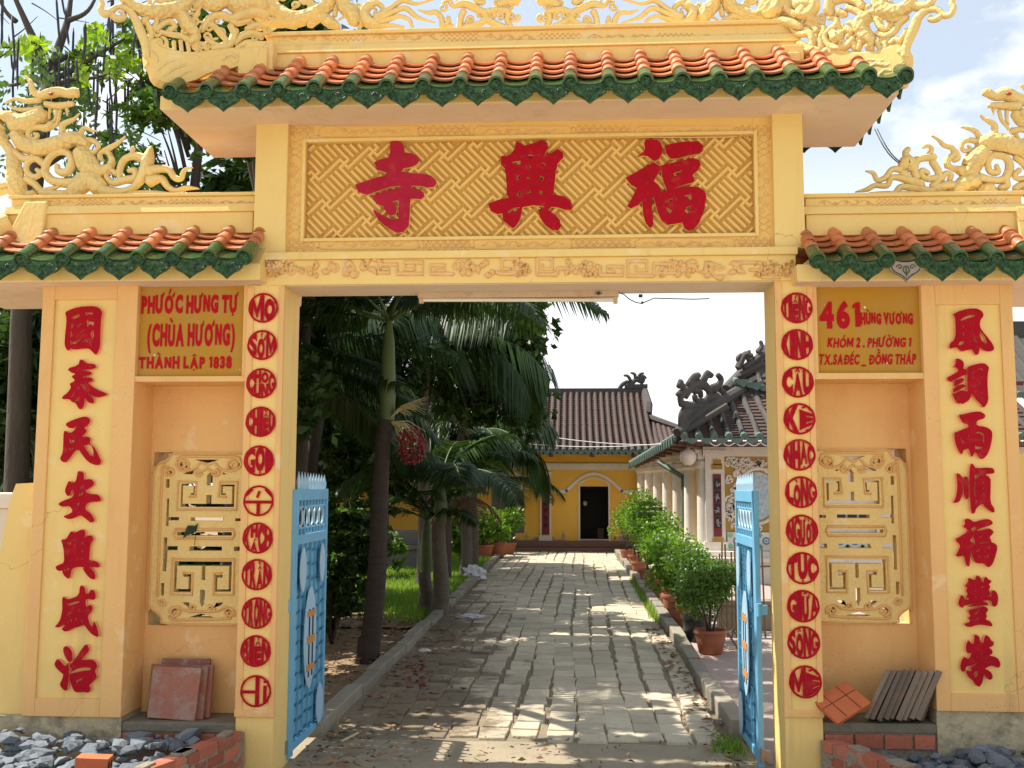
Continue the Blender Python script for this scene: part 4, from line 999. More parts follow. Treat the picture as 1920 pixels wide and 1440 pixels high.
# ---- hip ornaments
def hip(parent, A, B, base, ox, body, rest, lab, fill=()):
    d = (B-A); d.z = 0; d.normalize()
    N = Vector((d.y, -d.x, 0))
    if N.y > 0: N = -N
    proj = lambda px, py: UP(px, py, A, N)
    mb = MB()
    pl = [(x*0.25+ox, y*0.25) for x, y in base]
    mb.prism(smooth_loop(pl), [], lambda p: proj(*p)+N*0.06, lambda p: proj(*p)-N*0.06, 0)
    # moulded edge and leaf carving on the base
    o = mb.build('hip_ridge', [CREAM], parent)
    o['label'] = lab
    crest(o, 'hip_carving', ox, 0, body, rest, lambda a, b: proj(a, b)+N*0.045, N, 0.06, fill=fill)
    return o, proj, N
AL = U(505, 100, 0.12); BL = U(300, 165, -0.28)
LBASE = [(1085, 290), (1085, 480), (1120, 505), (1150, 610), (1240, 650), (1420, 640), (1560, 560), (1680, 545), (1900, 480), (2060, 440), (2060, 380), (1900, 385), (1640, 398), (1500, 420), (1350, 425), (1200, 388), (1130, 325)]
LBODY = '890,-10,60 960,50,80 1060,100,110 1180,110,130 1300,90,130 1390,30,110 1430,-40,100; 1340,130,100 1400,220,110 1450,290,90 1400,340,60; 1450,80,70 1500,30,80 1580,60,110 1680,20,120 1760,70,120 1860,40,130 1960,60,130'
LREST = '1090,450,60 1080,360,70 1040,250,76 1000,160,66 950,95,60 880,72,42 830,100,50 780,130,60 745,95,46 758,45,36 728,-5,26; 820,130,50 870,162,60 915,150,50 905,118,36 880,110,20; 1100,330,50 1120,280,50 1100,210,50 1060,160,40; 1140,340,44 1180,320,40 1200,350,30; 1060,190,50 1110,140,40 1160,165,36 1145,225,40 1090,240,30; 1150,250,40 1210,200,44 1265,180,50 1295,220,44 1260,250,34; 1190,260,40 1250,275,44 1340,290,50 1420,330,60; 1295,400,30 1290,330,34; 1350,410,30 1340,325,34; 1405,410,30 1390,330,36; 1465,410,30 1450,335,40; 1545,400,36 1500,345,44; 1240,385,30 1230,320,34 1200,300,30; 1500,250,44 1540,180,54 1600,140,60 1690,140,64 1740,190,54 1800,190,44 1860,170,40; 1500,250,40 1520,210,44 1580,212,48 1640,270,54 1680,330,46 1640,365,46 1560,335,44 1530,300,34; 1580,380,44 1690,365,54 1740,280,60 1710,210,50; 1640,130,60 1720,160,66 1800,130,90 1900,110,90 1980,130,80; 1750,340,40 1800,290,50 1870,270,60 1940,290,60; 1760,380,40 1840,340,50 1940,350,50; 1440,150,40 1470,110,40 1450,60,34; 1560,20,50 1590,-20,50; 1830,240,40 1900,210,50 1960,220,40; 1100,60,30 1110,20,34 1080,-10,30; 1180,40,36 1240,20,40 1270,-20,36; 1640,470,50 1700,430,60 1760,460,50 1740,490,40 1700,470,30; 1780,460,50 1820,430,60 1870,455,50 1850,480,36; 1120,420,60 1160,470,50 1150,510,36; 1150,560,40 1220,500,50 1300,470,40 1400,470,20; 1200,600,40 1280,540,50 1380,510,40 1480,500,16; 1300,620,40 1380,560,46 1480,540,30 1560,500,12; 1130,320,40 1240,385,34 1360,424,34 1500,418,34 1650,396,34 1850,384,34'
hip(main_roof, AL, BL, LBASE, 0, LBODY, LREST, 'left upturned hip ridge with openwork carving', ((285, 10, 330, 85, 7), (330, 5, 500, 92, 26)))
ARr = U(1488, 100, 0.12); BRr = U(1692, 165, -0.28)
RBASE = [(-60, 440), (-60, 385), (100, 340), (260, 390), (490, 395), (520, 405), (700, 425), (880, 405), (1000, 350), (1060, 375), (1068, 460), (1035, 530), (1035, 615), (1000, 650), (830, 650), (640, 560), (480, 545), (430, 475), (260, 445)]
RBODY = '1110,30,90 1040,90,110 960,115,120 880,85,120 850,10,110 870,-60,100; 0,60,150 60,100,140 110,50,110 120,-20,110; 760,140,110 720,200,120 740,270,110 790,330,90 770,380,60'
RREST = '1045,450,70 1060,360,72 1110,240,82 1150,150,72 1210,100,58 1290,95,46 1340,140,46 1392,128,46 1412,80,42 1395,40,38 1440,-5,24; 1330,132,52 1280,166,52 1235,165,42 1242,138,24; 700,250,60 660,195,44 615,190,30; 615,75,50 680,100,54 740,135,60; 820,110,44 770,110,40 760,75,36 790,65,26; 830,265,40 900,290,54 965,260,54 1010,195,54 1065,150,50; 835,160,50 865,220,54 905,240,50 925,195,40; 915,160,40 980,172,44 1045,150,44; 720,330,54 700,395,42; 790,320,54 800,395,42; 840,325,50 862,390,38; 650,330,54 680,390,44; 900,330,40 910,390,34; 665,305,54 620,360,62 540,382,62 470,350,54 450,285,54 490,240,46 535,205,54 530,162,44 475,155,30; 500,260,60 540,300,100 580,260,60; 600,240,60 645,262,54 620,300,44; 360,380,60 355,300,64 330,268,60 290,275,50 235,268,42 185,232,10; 430,390,54 420,310,54 445,235,44 400,215,30; 395,255,50 365,222,40 315,198,10; 330,385,44 290,350,34 245,345,24; 1000,335,44 1040,290,44 1065,245,50; 935,345,44 980,320,54 1015,340,54; 1100,60,80 1150,72,72 1220,60,62 1265,5,52 1250,-40,40; 1190,10,44 1225,-25,40; 150,40,50 180,100,54 235,132,64; 230,60,80 300,40,90 370,60,90 330,120,90 260,120,80 300,85,90; 330,150,60 390,170,50; 0,235,64 60,205,84 130,185,84 200,195,74 270,225,54; 505,-10,90 480,80,84 500,130,60; 520,30,64 600,10,64 680,30,64 730,75,64; 550,110,64 610,132,44; 900,-10,50 960,-30,60 1020,-10,60; 640,-30,60 720,-40,70 790,-20,60; 300,410,60 360,390,64 420,410,50 400,440,36; 430,420,50 470,395,54 500,420,44; 720,500,30 790,470,40 870,480,44 950,440,20; 760,560,36 830,500,46 920,510,44 1000,440,16; 830,610,36 900,550,46 970,550,36 1020,480,16; 920,630,36 980,580,40 1030,530,16; 1000,400,60 1040,430,60 1035,500,40; 490,398,34 700,424,34 880,404,34 1010,345,34'
hip(main_roof, ARr, BRr, RBASE, 1440, RBODY, RREST, 'right upturned hip ridge with openwork carving', ((1450, 5, 1560, 92, 16), (1560, 10, 1690, 88, 16)))
# ridge end blocks
for a, b in (((442, 78), (512, 118)), ((1466, 84), (1508, 128))):
    eb = MB()
    p = U(a[0], a[1], -0.02); q2 = U(b[0], b[1], -0.02)
    eb.box(p.x, q2.x, -0.03, 0.30, q2.z-0.05, p.z, 0)
    eb.box(p.x+0.03, q2.x-0.03, -0.06, 0.0, q2.z-0.10, p.z-0.06, 0)
    eb.build('ridge_end_block', [CREAM], main_roof, bevel=0.012)

# ================================================================== side wings
def wing(side):
    Lf = side < 0
    pc = 160 if Lf else 1700
    z = lambda py, Y=0.0, px=pc: UZ(py, Y, px)
    zs = z(534, 0.0, 340 if Lf else 1700)                  # soffit of the wing roof
    xi = XLo if Lf else XRo                               # gate side
    xin, xout = (XOLi, XOLo) if Lf else (XORi, XORo)      # couplet pillar
    zp = z(1343, 0.0, 150) if Lf else z(1333, 0.0, 1830)
    zn = UZ(1336, 0.30, 380 if Lf else 1620)
    # couplet pillar
    mb = MB()
    a, b = min(xin, xout), max(xin, xout)
    mb.box(a, b, 0.012, 0.62, zp, zs, 0)
    if Lf: p0, p1, pt, pb = UX(103, 0, 562), UX(220, 0, 562), UZ(562, 0, 160), UZ(1310, 0, 150)
    else: p0, p1, pt, pb = UX(1753.5, 0, 571), UX(1875, 0, 571), UZ(571, 0, 1815), UZ(1301, 0, 1835)
    mb.box(a-0.003, p0, -0.004, 0.615, zp-0.004, zs-0.002, 1); mb.box(p1, b+0.003, -0.004, 0.615, zp-0.004, zs-0.002, 1)
    mb.box(p0, p1, -0.004, 0.10, pt, zs-0.002, 1); mb.box(p0, p1, -0.004, 0.10, zp-0.004, pb, 1)
    cp = mb.build('couplet_pillar', [CREAM, PEACH], gate, bevel=0.004)
    for k in (['guo', 'tai', 'min', 'an', 'xing2', 'sheng', 'zhi'] if Lf else ['feng', 'diao', 'yu', 'shun', 'fu2', 'feng2', 'rong']):
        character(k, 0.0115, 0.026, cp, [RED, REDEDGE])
    # recess wall with the opening for the lattice
    mb = MB()
    x0, x1 = (xin, xi) if Lf else (xi, xin)
    yb = 0.30
    zl1, zl0 = (UZ(848, yb, 370), UZ(1173, yb, 370)) if Lf else (UZ(841, yb, 1610), UZ(1170, yb, 1610))
    wa, wb, wc, wd_ = x0-0.05, x1+0.05, min(UX(283, yb, 1010), UX(463, yb, 1010)) if Lf else UX(1527, yb, 1010), UX(463, yb, 1010) if Lf else UX(1705, yb, 1010)
    wc = max(wc, wa+0.02); wd_ = min(wd_, wb-0.02)
    mb.prism([(wa, zn-0.2), (wb, zn-0.2), (wb, zs), (wa, zs)], [[(wc, zl0), (wd_, zl0), (wd_, zl1), (wc, zl1)]], lambda p: Vector((p[0], yb, p[1])), lambda p: Vector((p[0], yb+0.16, p[1])), 0)
    rwall = mb.build('recess_wall', [PEACH], gate)
    # plaque shelf box
    sg = (251, 459, 540, 706) if Lf else (1527, 1726, 545, 700)
    sz0 = UZ(sg[3], 0.03, sg[0]+100); sz1 = zs
    mb = MB()
    mb.box(x0+0.001, x1-0.001, 0.035, yb, sz0, sz1-0.003, 0)
    zz = UZ(716 if Lf else 711, 0.02, sg[0]+100)
    mb.box(x0+0.001, x1-0.001, 0.004, yb+0.001, zz, sz0, 1)
    mb.box(x0+0.001, UX(sg[0]+4, 0.03, 600), 0.010, 0.04, sz0, sz1-0.004, 1)
    mb.box(UX(sg[1]-1, 0.03, 600), x1-0.001, 0.010, 0.04, sz0, sz1-0.004, 1)
    sb = mb.build('sign_board', [OCHRE, PEACH], gate, bevel=0.002)
    tx = MB()
    if Lf:
        text_line(tx, 'PHƯỚC HƯNG TỰ', 265, 553, 447, 586, 0.035, bold=0.06, jit=0.04, gap=0.075)
        text_line(tx, '(CHÙA HƯƠNG)', 276, 607, 441, 647, 0.035, bold=0.055, jit=0.03)
        text_line(tx, 'THÀNH LẬP 1838', 260, 668, 435, 690, 0.035, bold=0.055, jit=0.04, gap=0.12)
    else:
        text_line(tx, '461', 1537, 566, 1612, 613, 0.035, bold=0.055, jit=0.02)
        text_line(tx, 'HÙNG VƯƠNG', 1614, 586, 1711, 607, 0.035, bold=0.06, jit=0.06)
        text_line(tx, 'KHÓM 2 . PHƯỜNG 1', 1551, 633, 1707, 651, 0.035, bold=0.04, slant=0.2, jit=0.05)
        text_line(tx, 'TX.SAĐÉC _ ĐỒNG THÁP', 1535, 664, 1716, 683, 0.035, bold=0.04, slant=0.2, jit=0.05)
    tx.build('painted_lettering', [SIGNRED], sb)
    q = random.Random(3+side)
    for k in range(9):
        fl = MB()
        px = q.uniform(sg[0]+8, sg[1]-8); py = q.uniform(sg[2]+20, sg[3]-6); s = q.uniform(0.5, 2.2)
        c = U(px, py, 0.0345); r = s/306
        fl.add([(c.x+r*math.cos(t)*q.uniform(.6, 1.3), 0.0338, c.z+r*math.sin(t)*q.uniform(.6, 1.3)) for t in np.linspace(0, 6.283, 7)[:-1]], [(0, 1, 2, 3, 4, 5)])
        fl.build('paint_flake', [WHITEFLAKE], sb)
    # lattice
    X0 = UX(283, yb, 1010) if Lf else UX(1705, yb, 1010)
    X1 = UX(463, yb, 1010) if Lf else UX(1527, yb, 1010)
    fx = lambda u: X0+(X1-X0)*(u-15)/(740-15)
    fzv = lambda v: zl1+(zl0-zl1)*(v-48)/(1402-48)
    T = lambda y: (lambda p: Vector((fx(p[0]), y, fzv(p[1]))))
    outer = [(15, 1230), (15, 240), (30, 170), (70, 120), (110, 110), (140, 75), (165, 49), (740, 49), (740, 1401), (170, 1401), (120, 1360), (100, 1325), (50, 1290), (20, 1255)]
    H = ["235,297,345,297,345,385,310,385,310,372,330,372,330,312,250,312,250,455,428,455,428,385,468,385,468,455,622,455,622,318,552,318,552,372,575,372,575,385,538,385,538,303,640,303,640,480,235,480",
         "428,310,428,235,450,205,472,235,472,310", "205,905,637,905,637,1138,515,1138,515,1008,570,1008,570,1030,532,1030,532,1120,617,1120,617,940,440,940,440,1050,412,1050,412,940,226,940,226,1120,316,1120,316,1025,275,1025,275,1005,335,1005,335,1145,205,1145",
         "118,262,146,262,146,330,118,330", "130,415,148,415,148,560,228,560,228,586,150,586,150,630,130,630", "118,720,145,720,145,788,226,788,226,820,150,820,145,985,118,985", "106,1075,134,1075,134,1172,112,1172",
         "316,562,566,562,566,590,316,590", "650,567,701,567,701,590,650,590", "214,676,630,676,630,704,214,704", "316,788,560,788,560,822,310,822", "648,788,701,788,701,822,648,822",
         "405,1125,441,1125,441,1220,422,1262,405,1220", "330,106,520,106,470,122,430,134,380,122", "245,222,300,190,336,162,330,190,318,222", "505,150,545,175,540,190,505,180", "550,205,575,222,545,224",
         "210,118,240,112,235,140,250,160,280,150,275,172,240,176,212,152", "590,150,620,172,660,150,680,120,676,160,645,182,605,180", "140,195,170,190,172,215,150,232", "272,1222,328,1222,330,1262,300,1245", "585,1220,530,1222,510,1262,560,1245",
         "330,1338,380,1320,420,1308,470,1320,522,1338", "198,1290,225,1268,255,1272,225,1285,212,1312,228,1330,205,1320", "600,1270,632,1266,640,1300,615,1330,622,1300,600,1285", "335,1225,352,1250,370,1240,368,1265,345,1262", "475,1225,490,1260,520,1262,505,1270,478,1262", "105,1205,128,1210,130,1228,112,1232"]
    mb = MB()
    mb.prism(outer, [poly(h) for h in H], T(yb-0.012), T(yb+0.065), 0)
    lat = mb.build('lattice_panel', [ORN], gate)
    rl = MB()
    pr = lambda px, py: Vector((fx(px), yb-0.012, fzv(py)))
    for st in ["300,400 345,400 352,285 215,278 212,500 660,500 660,282 530,282 520,400 580,400", "275,995 345,995 345,1165 190,1160 192,888 655,888 655,1160 505,1160 505,995 565,995", "205,655 640,655 650,690 640,725 205,725 195,690 205,655", "90,1180 90,230 120,170 165,185 175,215 150,235", "240,165 260,150 245,120 200,130 200,160 240,195 330,180 380,130 430,150 480,130 530,180 620,195 680,160 675,110 620,85 250,85 200,110", "330,215 350,190 385,205 430,175 470,205 510,190 530,215", "100,1230 130,1245 150,1230 135,1205", "240,1310 225,1335 200,1320 185,1280 240,1255 300,1285 420,1290 540,1285 600,1255 655,1285 640,1330 600,1345 240,1358 180,1335"]:
        pts = [tuple(float(q) for q in p.split(',')) for p in st.split()]
        stroke(rl, [(a, b, 20) for a, b in pts], pr, NF, 0.016, seg=8, flute=0, n=1 if len(pts) in (7, 9, 10) else 4, dmin=0.012)
    for cx, cy, r, a0, tr in ((245, 150, 48, 0.6, -1.4), (628, 150, 48, 2.5, 1.4), (150, 212, 34, 2.4, 1.3), (362, 205, 34, 0.4, 1.2), (498, 205, 34, 2.7, -1.2), (232, 1300, 46, 2.6, 1.4), (625, 1300, 46, 0.5, -1.4), (128, 1222, 30, 3.6, -1.2), (352, 1262, 30, 3.0, -1.2), (492, 1262, 30, 0.1, 1.2)):
        stroke(rl, spiral(cx, cy, r, 7, a0, tr, 20, 14, 14), pr, NF, 0.018, seg=8, flute=0, n=2, dmin=0.012)
    # rounded rim along the panel edge
    stroke(rl, [(x, y, 16) for x, y in [(735, 62), (180, 62), (150, 80), (120, 122), (70, 132), (38, 180), (28, 245), (28, 1220), (34, 1255), (60, 1284), (108, 1315), (128, 1352), (172, 1388), (735, 1388)]], pr, NF, 0.012, seg=8, flute=0, n=3, dmin=0.01)
    rl.build('lattice_bead', [LBEAD], lat, smooth=True)
    # plinth, niche ledge
    mb = MB()
    xl = a-0.02; xr = b+0.02
    far = UX(-200, 0.0, 1350) if Lf else UX(2150, 0, 1350)
    nseg = 26
    x0p, x1p = (far, b) if Lf else (a, far)
    nz_ = 7; gv = []; gf = []          # rough front face, then the top and back
    for j in range(nz_+1):
        for i in range(nseg+1):
            e_ = 0.0 if j == nz_ else 1.0
            gv.append((x0p+(x1p-x0p)*i/nseg, 0.012+rnd.uniform(-0.010, 0.006)*e_, -0.1+(zp-0.006+0.1)*j/nz_))
    for j in range(nz_):
        for i in range(nseg):
            k = j*(nseg+1)+i; gf.append((k, k+1, k+nseg+2, k+nseg+1))
    mb.add(gv, gf, 0)
    mb.box(x0p, x1p, 0.016, 0.6, -0.1, zp-0.007, 0)
    pl = mb.build('plinth', [PLINTH], gate, smooth='auto')
    mb = MB()
    mb.box(x0-0.002, x1+0.002, 0.02, yb+0.02, zn-0.06, zn, 0)
    ledge = mb.build('niche_ledge', [LEDGE], gate, bevel=0.01)
    mb = MB(); xx = x0+0.01
    while xx < x1-0.02:
        w = rnd.uniform(0.17, 0.21); w = min(w, x1-xx)
        mb.box(xx, xx+w-0.014, 0.012+rnd.uniform(-0.01, 0.006), 0.2, zn-0.145, zn-0.062+rnd.uniform(-0.006, 0), 0); xx += w
    mb.box(x0, x1, 0.03, 0.25, -0.1, zn-0.055, 1)
    mb.build('ledge_bricks', [BRICK, MORTAR], ledge, rndattr=True, bevel=0.003)
    # wing roof
    mb = MB()
    YF2, YB2 = -0.155, 0.80
    xe = UX(-150, YF2, 525) if Lf else UX(2080, YF2, 535)
    xs_ = UX(487, YF2, 523) if Lf else UX(1495, YF2, 527)
    X0r, X1r = min(xe, xs_), max(xe, xs_)
    mb.box(X0r, X1r, YF2, YB2, zs, zs+0.10, 0)
    mb.box(X0r+0.004, X1r-0.004, YF2+0.004, YB2-0.004, zs-0.004, zs+0.01, 1)
    yt = 0.11; zt = UZ(424, yt, 240 if Lf else 1700)-0.045
    mb.hexa([(X0r+0.02, YF2+0.01, zs+0.09), (X1r-0.01, YF2+0.01, zs+0.09), (X1r-0.01, YB2, zs+0.09), (X0r+0.02, YB2, zs+0.09), (X0r+0.3, yt, zt-0.03), (X1r-0.01, yt, zt-0.03), (X1r-0.01, 0.4, zt-0.03), (X0r+0.3, 0.4, zt-0.03)], 0)
    wr = mb.build('wing_roof', [CREAM, SOFF], gate, bevel=0.004)
    ye2 = -0.235; ze2 = UZ(480 if Lf else 482, ye2, 240 if Lf else 1700)-0.016
    pxs = [-96, -26, 47, 123, 194, 263, 327, 397, 462] if Lf else [1530, 1590, 1658, 1727, 1795, 1863, 1930, 1998, 2066]
    txs = [UX(p, ye2, 480) for p in pxs]
    xblock = UX(60, yt, 420) if Lf else UX(1918, yt, 420)
    def lmw(x):
        if Lf: return 1.0 if x > xblock else max(0.1, 1-(xblock-x)/0.55)
        return 1.0 if x < xblock else max(0.1, 1-(x-xblock)/0.55)
    tiled_roof(wr, txs, ye2, ze2, yt, zt, 3, lmw, chips=(2,) if not Lf else ())
    tiled_roof(wr, txs, 0.86, ze2, 0.41, zt, 3, lmw)
    if Lf: w2 = ridge_wall(wr, 22, 477, 364, 370, 373, 386, 424, yt, 0.36, 260, 8)
    else: w2 = ridge_wall(wr, 1510, 1915, 362, 369, 372, 387, 424, yt, 0.36, 1700, 9)
    # end block of the ridge and its falling hip
    bm_ = MB()
    pa, pb2 = ((15, 376), (82, 446)) if Lf else ((1906, 384), (1965, 452))
    A_, B_ = U(pa[0], pa[1], yt-0.06), U(pb2[0], pb2[1], yt-0.06)
    bm_.hexa([(A_.x, yt-0.10, B_.z-0.05), (B_.x, yt-0.10, B_.z-0.05), (B_.x, 0.45, B_.z-0.05), (A_.x, 0.45, B_.z-0.05), (A_.x+(0.10 if Lf else 0), yt-0.04, A_.z), (B_.x-(0 if Lf else 0.10), yt-0.04, A_.z), (B_.x-(0 if Lf else 0.10), 0.42, A_.z), (A_.x+(0.10 if Lf else 0), 0.42, A_.z)])
    sgn = -1 if Lf else 1
    xx0 = A_.x if Lf else B_.x
    bm_ = bm_
    bm_.tube([(xx0, yt-0.02, B_.z+0.10), (xx0+sgn*0.2, yt-0.14, B_.z-0.02), (xx0+sgn*0.42, yt-0.30, B_.z-0.10), (xx0+sgn*0.6, yt-0.42, B_.z+0.0)], [0.09, 0.08, 0.075, 0.05], 10)
    bm_.build('ridge_end_block', [CREAM], wr, bevel=0.012)
    return wr, w2, zs
wl, wlr, zsl = wing(-1)
wr_, wrr, zsr = wing(1)
# dragon crestings of the wings
DLB = '330,860,110 230,900,140 140,930,160 90,890,120 10,865,70; 110,1000,90 180,1080,120 300,1110,130 450,1075,130 560,1040,110 660,1085,70; 30,1060,70 85,1150,80 110,1280,120 120,1360,140 150,1480,130; 540,1480,120 600,1390,160 680,1345,160 760,1420,130; 600,1130,120 650,1220,160 720,1280,120 800,1270,80 840,1220,50 820,1155,40 775,1135,36 745,1170,34 770,1205,30; -60,900,120 -20,1000,120 20,1060,90'
DLR = '300,720,60 380,700,86 450,690,76 520,705,66 575,700,60; 520,690,60 560,690,70 575,720,50; 340,780,50 430,795,56 545,778,44; 190,570,14 230,620,40 250,685,50 320,730,56; 40,775,14 120,740,30 200,760,40 300,750,50; 70,790,14 120,820,30 220,825,40 310,810,40; 375,810,24 368,890,20; 425,830,32 412,900,26 372,915,10; 450,830,30 430,925,30 380,960,40; 500,815,26 505,870,10; 395,930,64 350,960,64 300,955,50 235,965,42 212,1020,42 255,1048,38 285,1012,32 255,1005,26; 470,1015,54 470,940,48 520,910,42 560,890,28 592,853,8; 600,1020,54 630,960,34 690,980,24 738,985,6; 620,1060,60 690,1055,44 738,1092,38 712,1140,36 662,1132,32 652,1098,26; 780,1135,54 840,1100,42 890,1070,32 942,1023,8; 100,1140,70 180,1190,60 240,1180,46 245,1150,36; 330,1300,64 365,1195,54 440,1140,54 515,1155,54 538,1225,64 500,1292,64 440,1282,54 428,1240,44; 330,1290,64 390,1352,64 480,1372,74 570,1372,84; 335,1235,54 270,1190,54 208,1220,46 200,1285,46 255,1328,46 305,1300,42 272,1270,32; 760,1430,100 900,1445,72 1010,1400,64 1080,1300,90 1110,1200,100 1130,1108,40; 1110,1200,72 1010,1170,62 930,1200,54 898,1280,54 900,1345,44; 990,1165,34 997,1108,40; 880,1305,46 818,1272,38 798,1322,42 850,1372,54 930,1352,64 1010,1332,58 1012,1280,52 960,1280,32; 1120,1290,120 1180,1270,72 1260,1272,54 1310,1332,48 1360,1340,42 1382,1280,38 1445,1256,8; 1120,1360,100 1210,1342,62 1260,1402,48 1320,1432,46 1400,1410,42 1492,1415,8; 20,965,64 -20,960,54; 0,1392,54 45,1392,60 105,1370,44; 195,1340,62 260,1382,52 310,1432,52 380,1420,46 445,1398,20; 0,1450,50 60,1430,50 100,1450,60; 300,1440,60 420,1455,60 560,1450,60; 900,1460,40 1100,1450,50 1300,1458,30; 180,1460,60 260,1450,50'
lc = crest(wlr, 'dragon_cresting', 0, 0, DLB, DLR, front(0.22), NF, 0.055)
ey = MB(); c = U(411/4, 726/4, 0.22)
ey.lathe((0, 0, 0), [(0.0, 0.012), (0.012, 0.009), (0.017, 0.0)], 14)
ey.v = [(c.x+v[0], 0.17-v[2], c.z+v[1]*0.7) for v in ey.v]
ey.build('dragon_eye', [EYE], wlr, smooth=True)
DRB = '1590,1080,120 1700,1065,150 1800,1085,150 1930,1135,140 2000,1200,120; 1620,1130,140 1550,1205,160 1500,1285,140 1430,1275,70 1340,1245,30; 1560,1345,160 1480,1375,140 1400,1450,110; 1600,1440,130 1680,1420,110; 1900,850,120 1980,930,140 2020,1040,140; 2000,1200,120 1990,1320,130 1960,1460,130'
DRR = '1640,690,72 1700,722,76 1780,705,116 1860,740,106 1960,760,90; 1622,690,64 1655,705,66; 1655,790,44 1760,795,66 1880,800,90; 1690,820,34 1690,862,6; 1732,830,34 1752,900,32 1790,945,30 1805,975,20; 1790,830,34 1790,900,28 1806,934,14; 1850,850,80 1890,910,80 1940,930,80; 1900,640,30 1930,670,36 1960,720,40; 1830,985,64 1895,972,46 1960,990,46; 1858,1010,36 1890,1055,34 1935,1040,24; 1690,1015,64 1700,945,54 1660,910,46 1620,890,32 1588,860,8; 1592,1045,54 1560,990,46 1510,965,38 1448,953,14; 1585,1065,54 1500,1050,44 1452,1082,38 1470,1132,38 1522,1120,32 1500,1095,24; 1350,1250,62 1345,1200,52 1392,1160,52 1380,1110,46 1320,1090,42 1280,1050,32 1228,1018,10; 1400,1130,52 1422,1180,52 1390,1205,40; 1680,1160,54 1648,1215,54 1665,1285,54 1722,1290,52 1712,1240,40; 1680,1160,54 1780,1180,62 1812,1255,72 1770,1342,62 1680,1352,62 1580,1332,84; 1890,1270,42 1848,1312,46 1880,1342,46 1950,1330,42; 1780,1342,62 1790,1392,62 1735,1412,52; 1235,1420,72 1340,1392,82 1430,1402,80; 1230,1210,62 1276,1285,62 1280,1350,54 1230,1402,62; 1250,1180,62 1130,1192,62 1098,1265,62 1112,1335,72; 1282,1330,54 1200,1342,54 1148,1312,52 1160,1280,52 1205,1300,40; 1200,1172,42 1228,1120,38 1195,1093,36 1162,1106,30; 1060,1200,72 1030,1150,52 1056,1113,42; 1005,1250,90 1050,1210,110 1090,1270,90; 1060,1335,62 1000,1290,62; 1000,1272,62 930,1272,46 880,1332,46 820,1352,42 790,1300,38 733,1283,12; 1150,1385,90 1020,1342,62 930,1332,46 890,1392,46 800,1392,42 740,1422,38 655,1440,10; 1240,1445,80 1100,1412,62 1000,1402,52 955,1445,42; 1300,1352,42 1330,1302,46 1372,1312,46 1360,1352,42; 1640,1150,60 1610,1100,70; 1850,1180,50 1920,1230,60 1960,1290,60; 1850,1420,60 1900,1390,60 1950,1400,60; 760,1455,30 900,1450,40 1100,1455,50; 1250,1455,60 1500,1455,60 1750,1455,60 1900,1455,50'
crest(wrr, 'dragon_cresting', 1440, 0, DRB, DRR, front(0.22), NF, 0.055)
ey = MB(); c = U(1440+1780/4, 728/4, 0.22)
ey.lathe((0, 0, 0), [(0.0, 0.012), (0.012, 0.009), (0.017, 0.0)], 14)
ey.v = [(c.x+v[0], 0.165-v[2], c.z+v[1]*0.7) for v in ey.v]
ey.build('dragon_eye', [EYE], wrr, smooth=True)
# ================================================================== THINGS AT THE GATE
# low boundary walls running on from the outer pillars
mb = MB()
pl = [(68, 905), (30, 907), (23, 925), (15, 955), (6, 1000), (-4, 1060), (-14, 1140), (-24, 1240), (-30, 1345), (68, 1345)]
mb.prism(pl, [], lambda p: U(p[0], p[1], 0.06), lambda p: U(p[0], p[1], 0.06)+Vector((0, 0.22, 0)), 0)
o = mb.build('boundary_wall', [CREAM], None, bevel=0.012)
tag(o, 'curved yellow wall end against the left outer pillar of the gateway', 'wall')
mb = MB(); c0, c1 = U(-160, 952, 0.9), U(13, 1400, 0.9)
mb.box(c0.x, c1.x, 0.85, 1.10, 0.0, c0.z, 0); mb.box(c0.x, c1.x+0.03, 0.80, 1.15, c0.z, c0.z+0.11, 0)
o = mb.build('white_coping_wall', [WHITE], None, bevel=0.01)
tag(o, 'low white wall with a square coping at the far left edge', 'wall')
mb = MB(); c0 = U(1905, 850, 0.35)
mb.box(UX(1900, 0.35), UX(1900, 0.35)+2.6, 0.30, 0.5, 0.0, c0.z, 0)
o = mb.build('boundary_wall', [CREAM], None, bevel=0.01)
tag(o, 'plain yellow wall running right from the right outer pillar', 'wall')

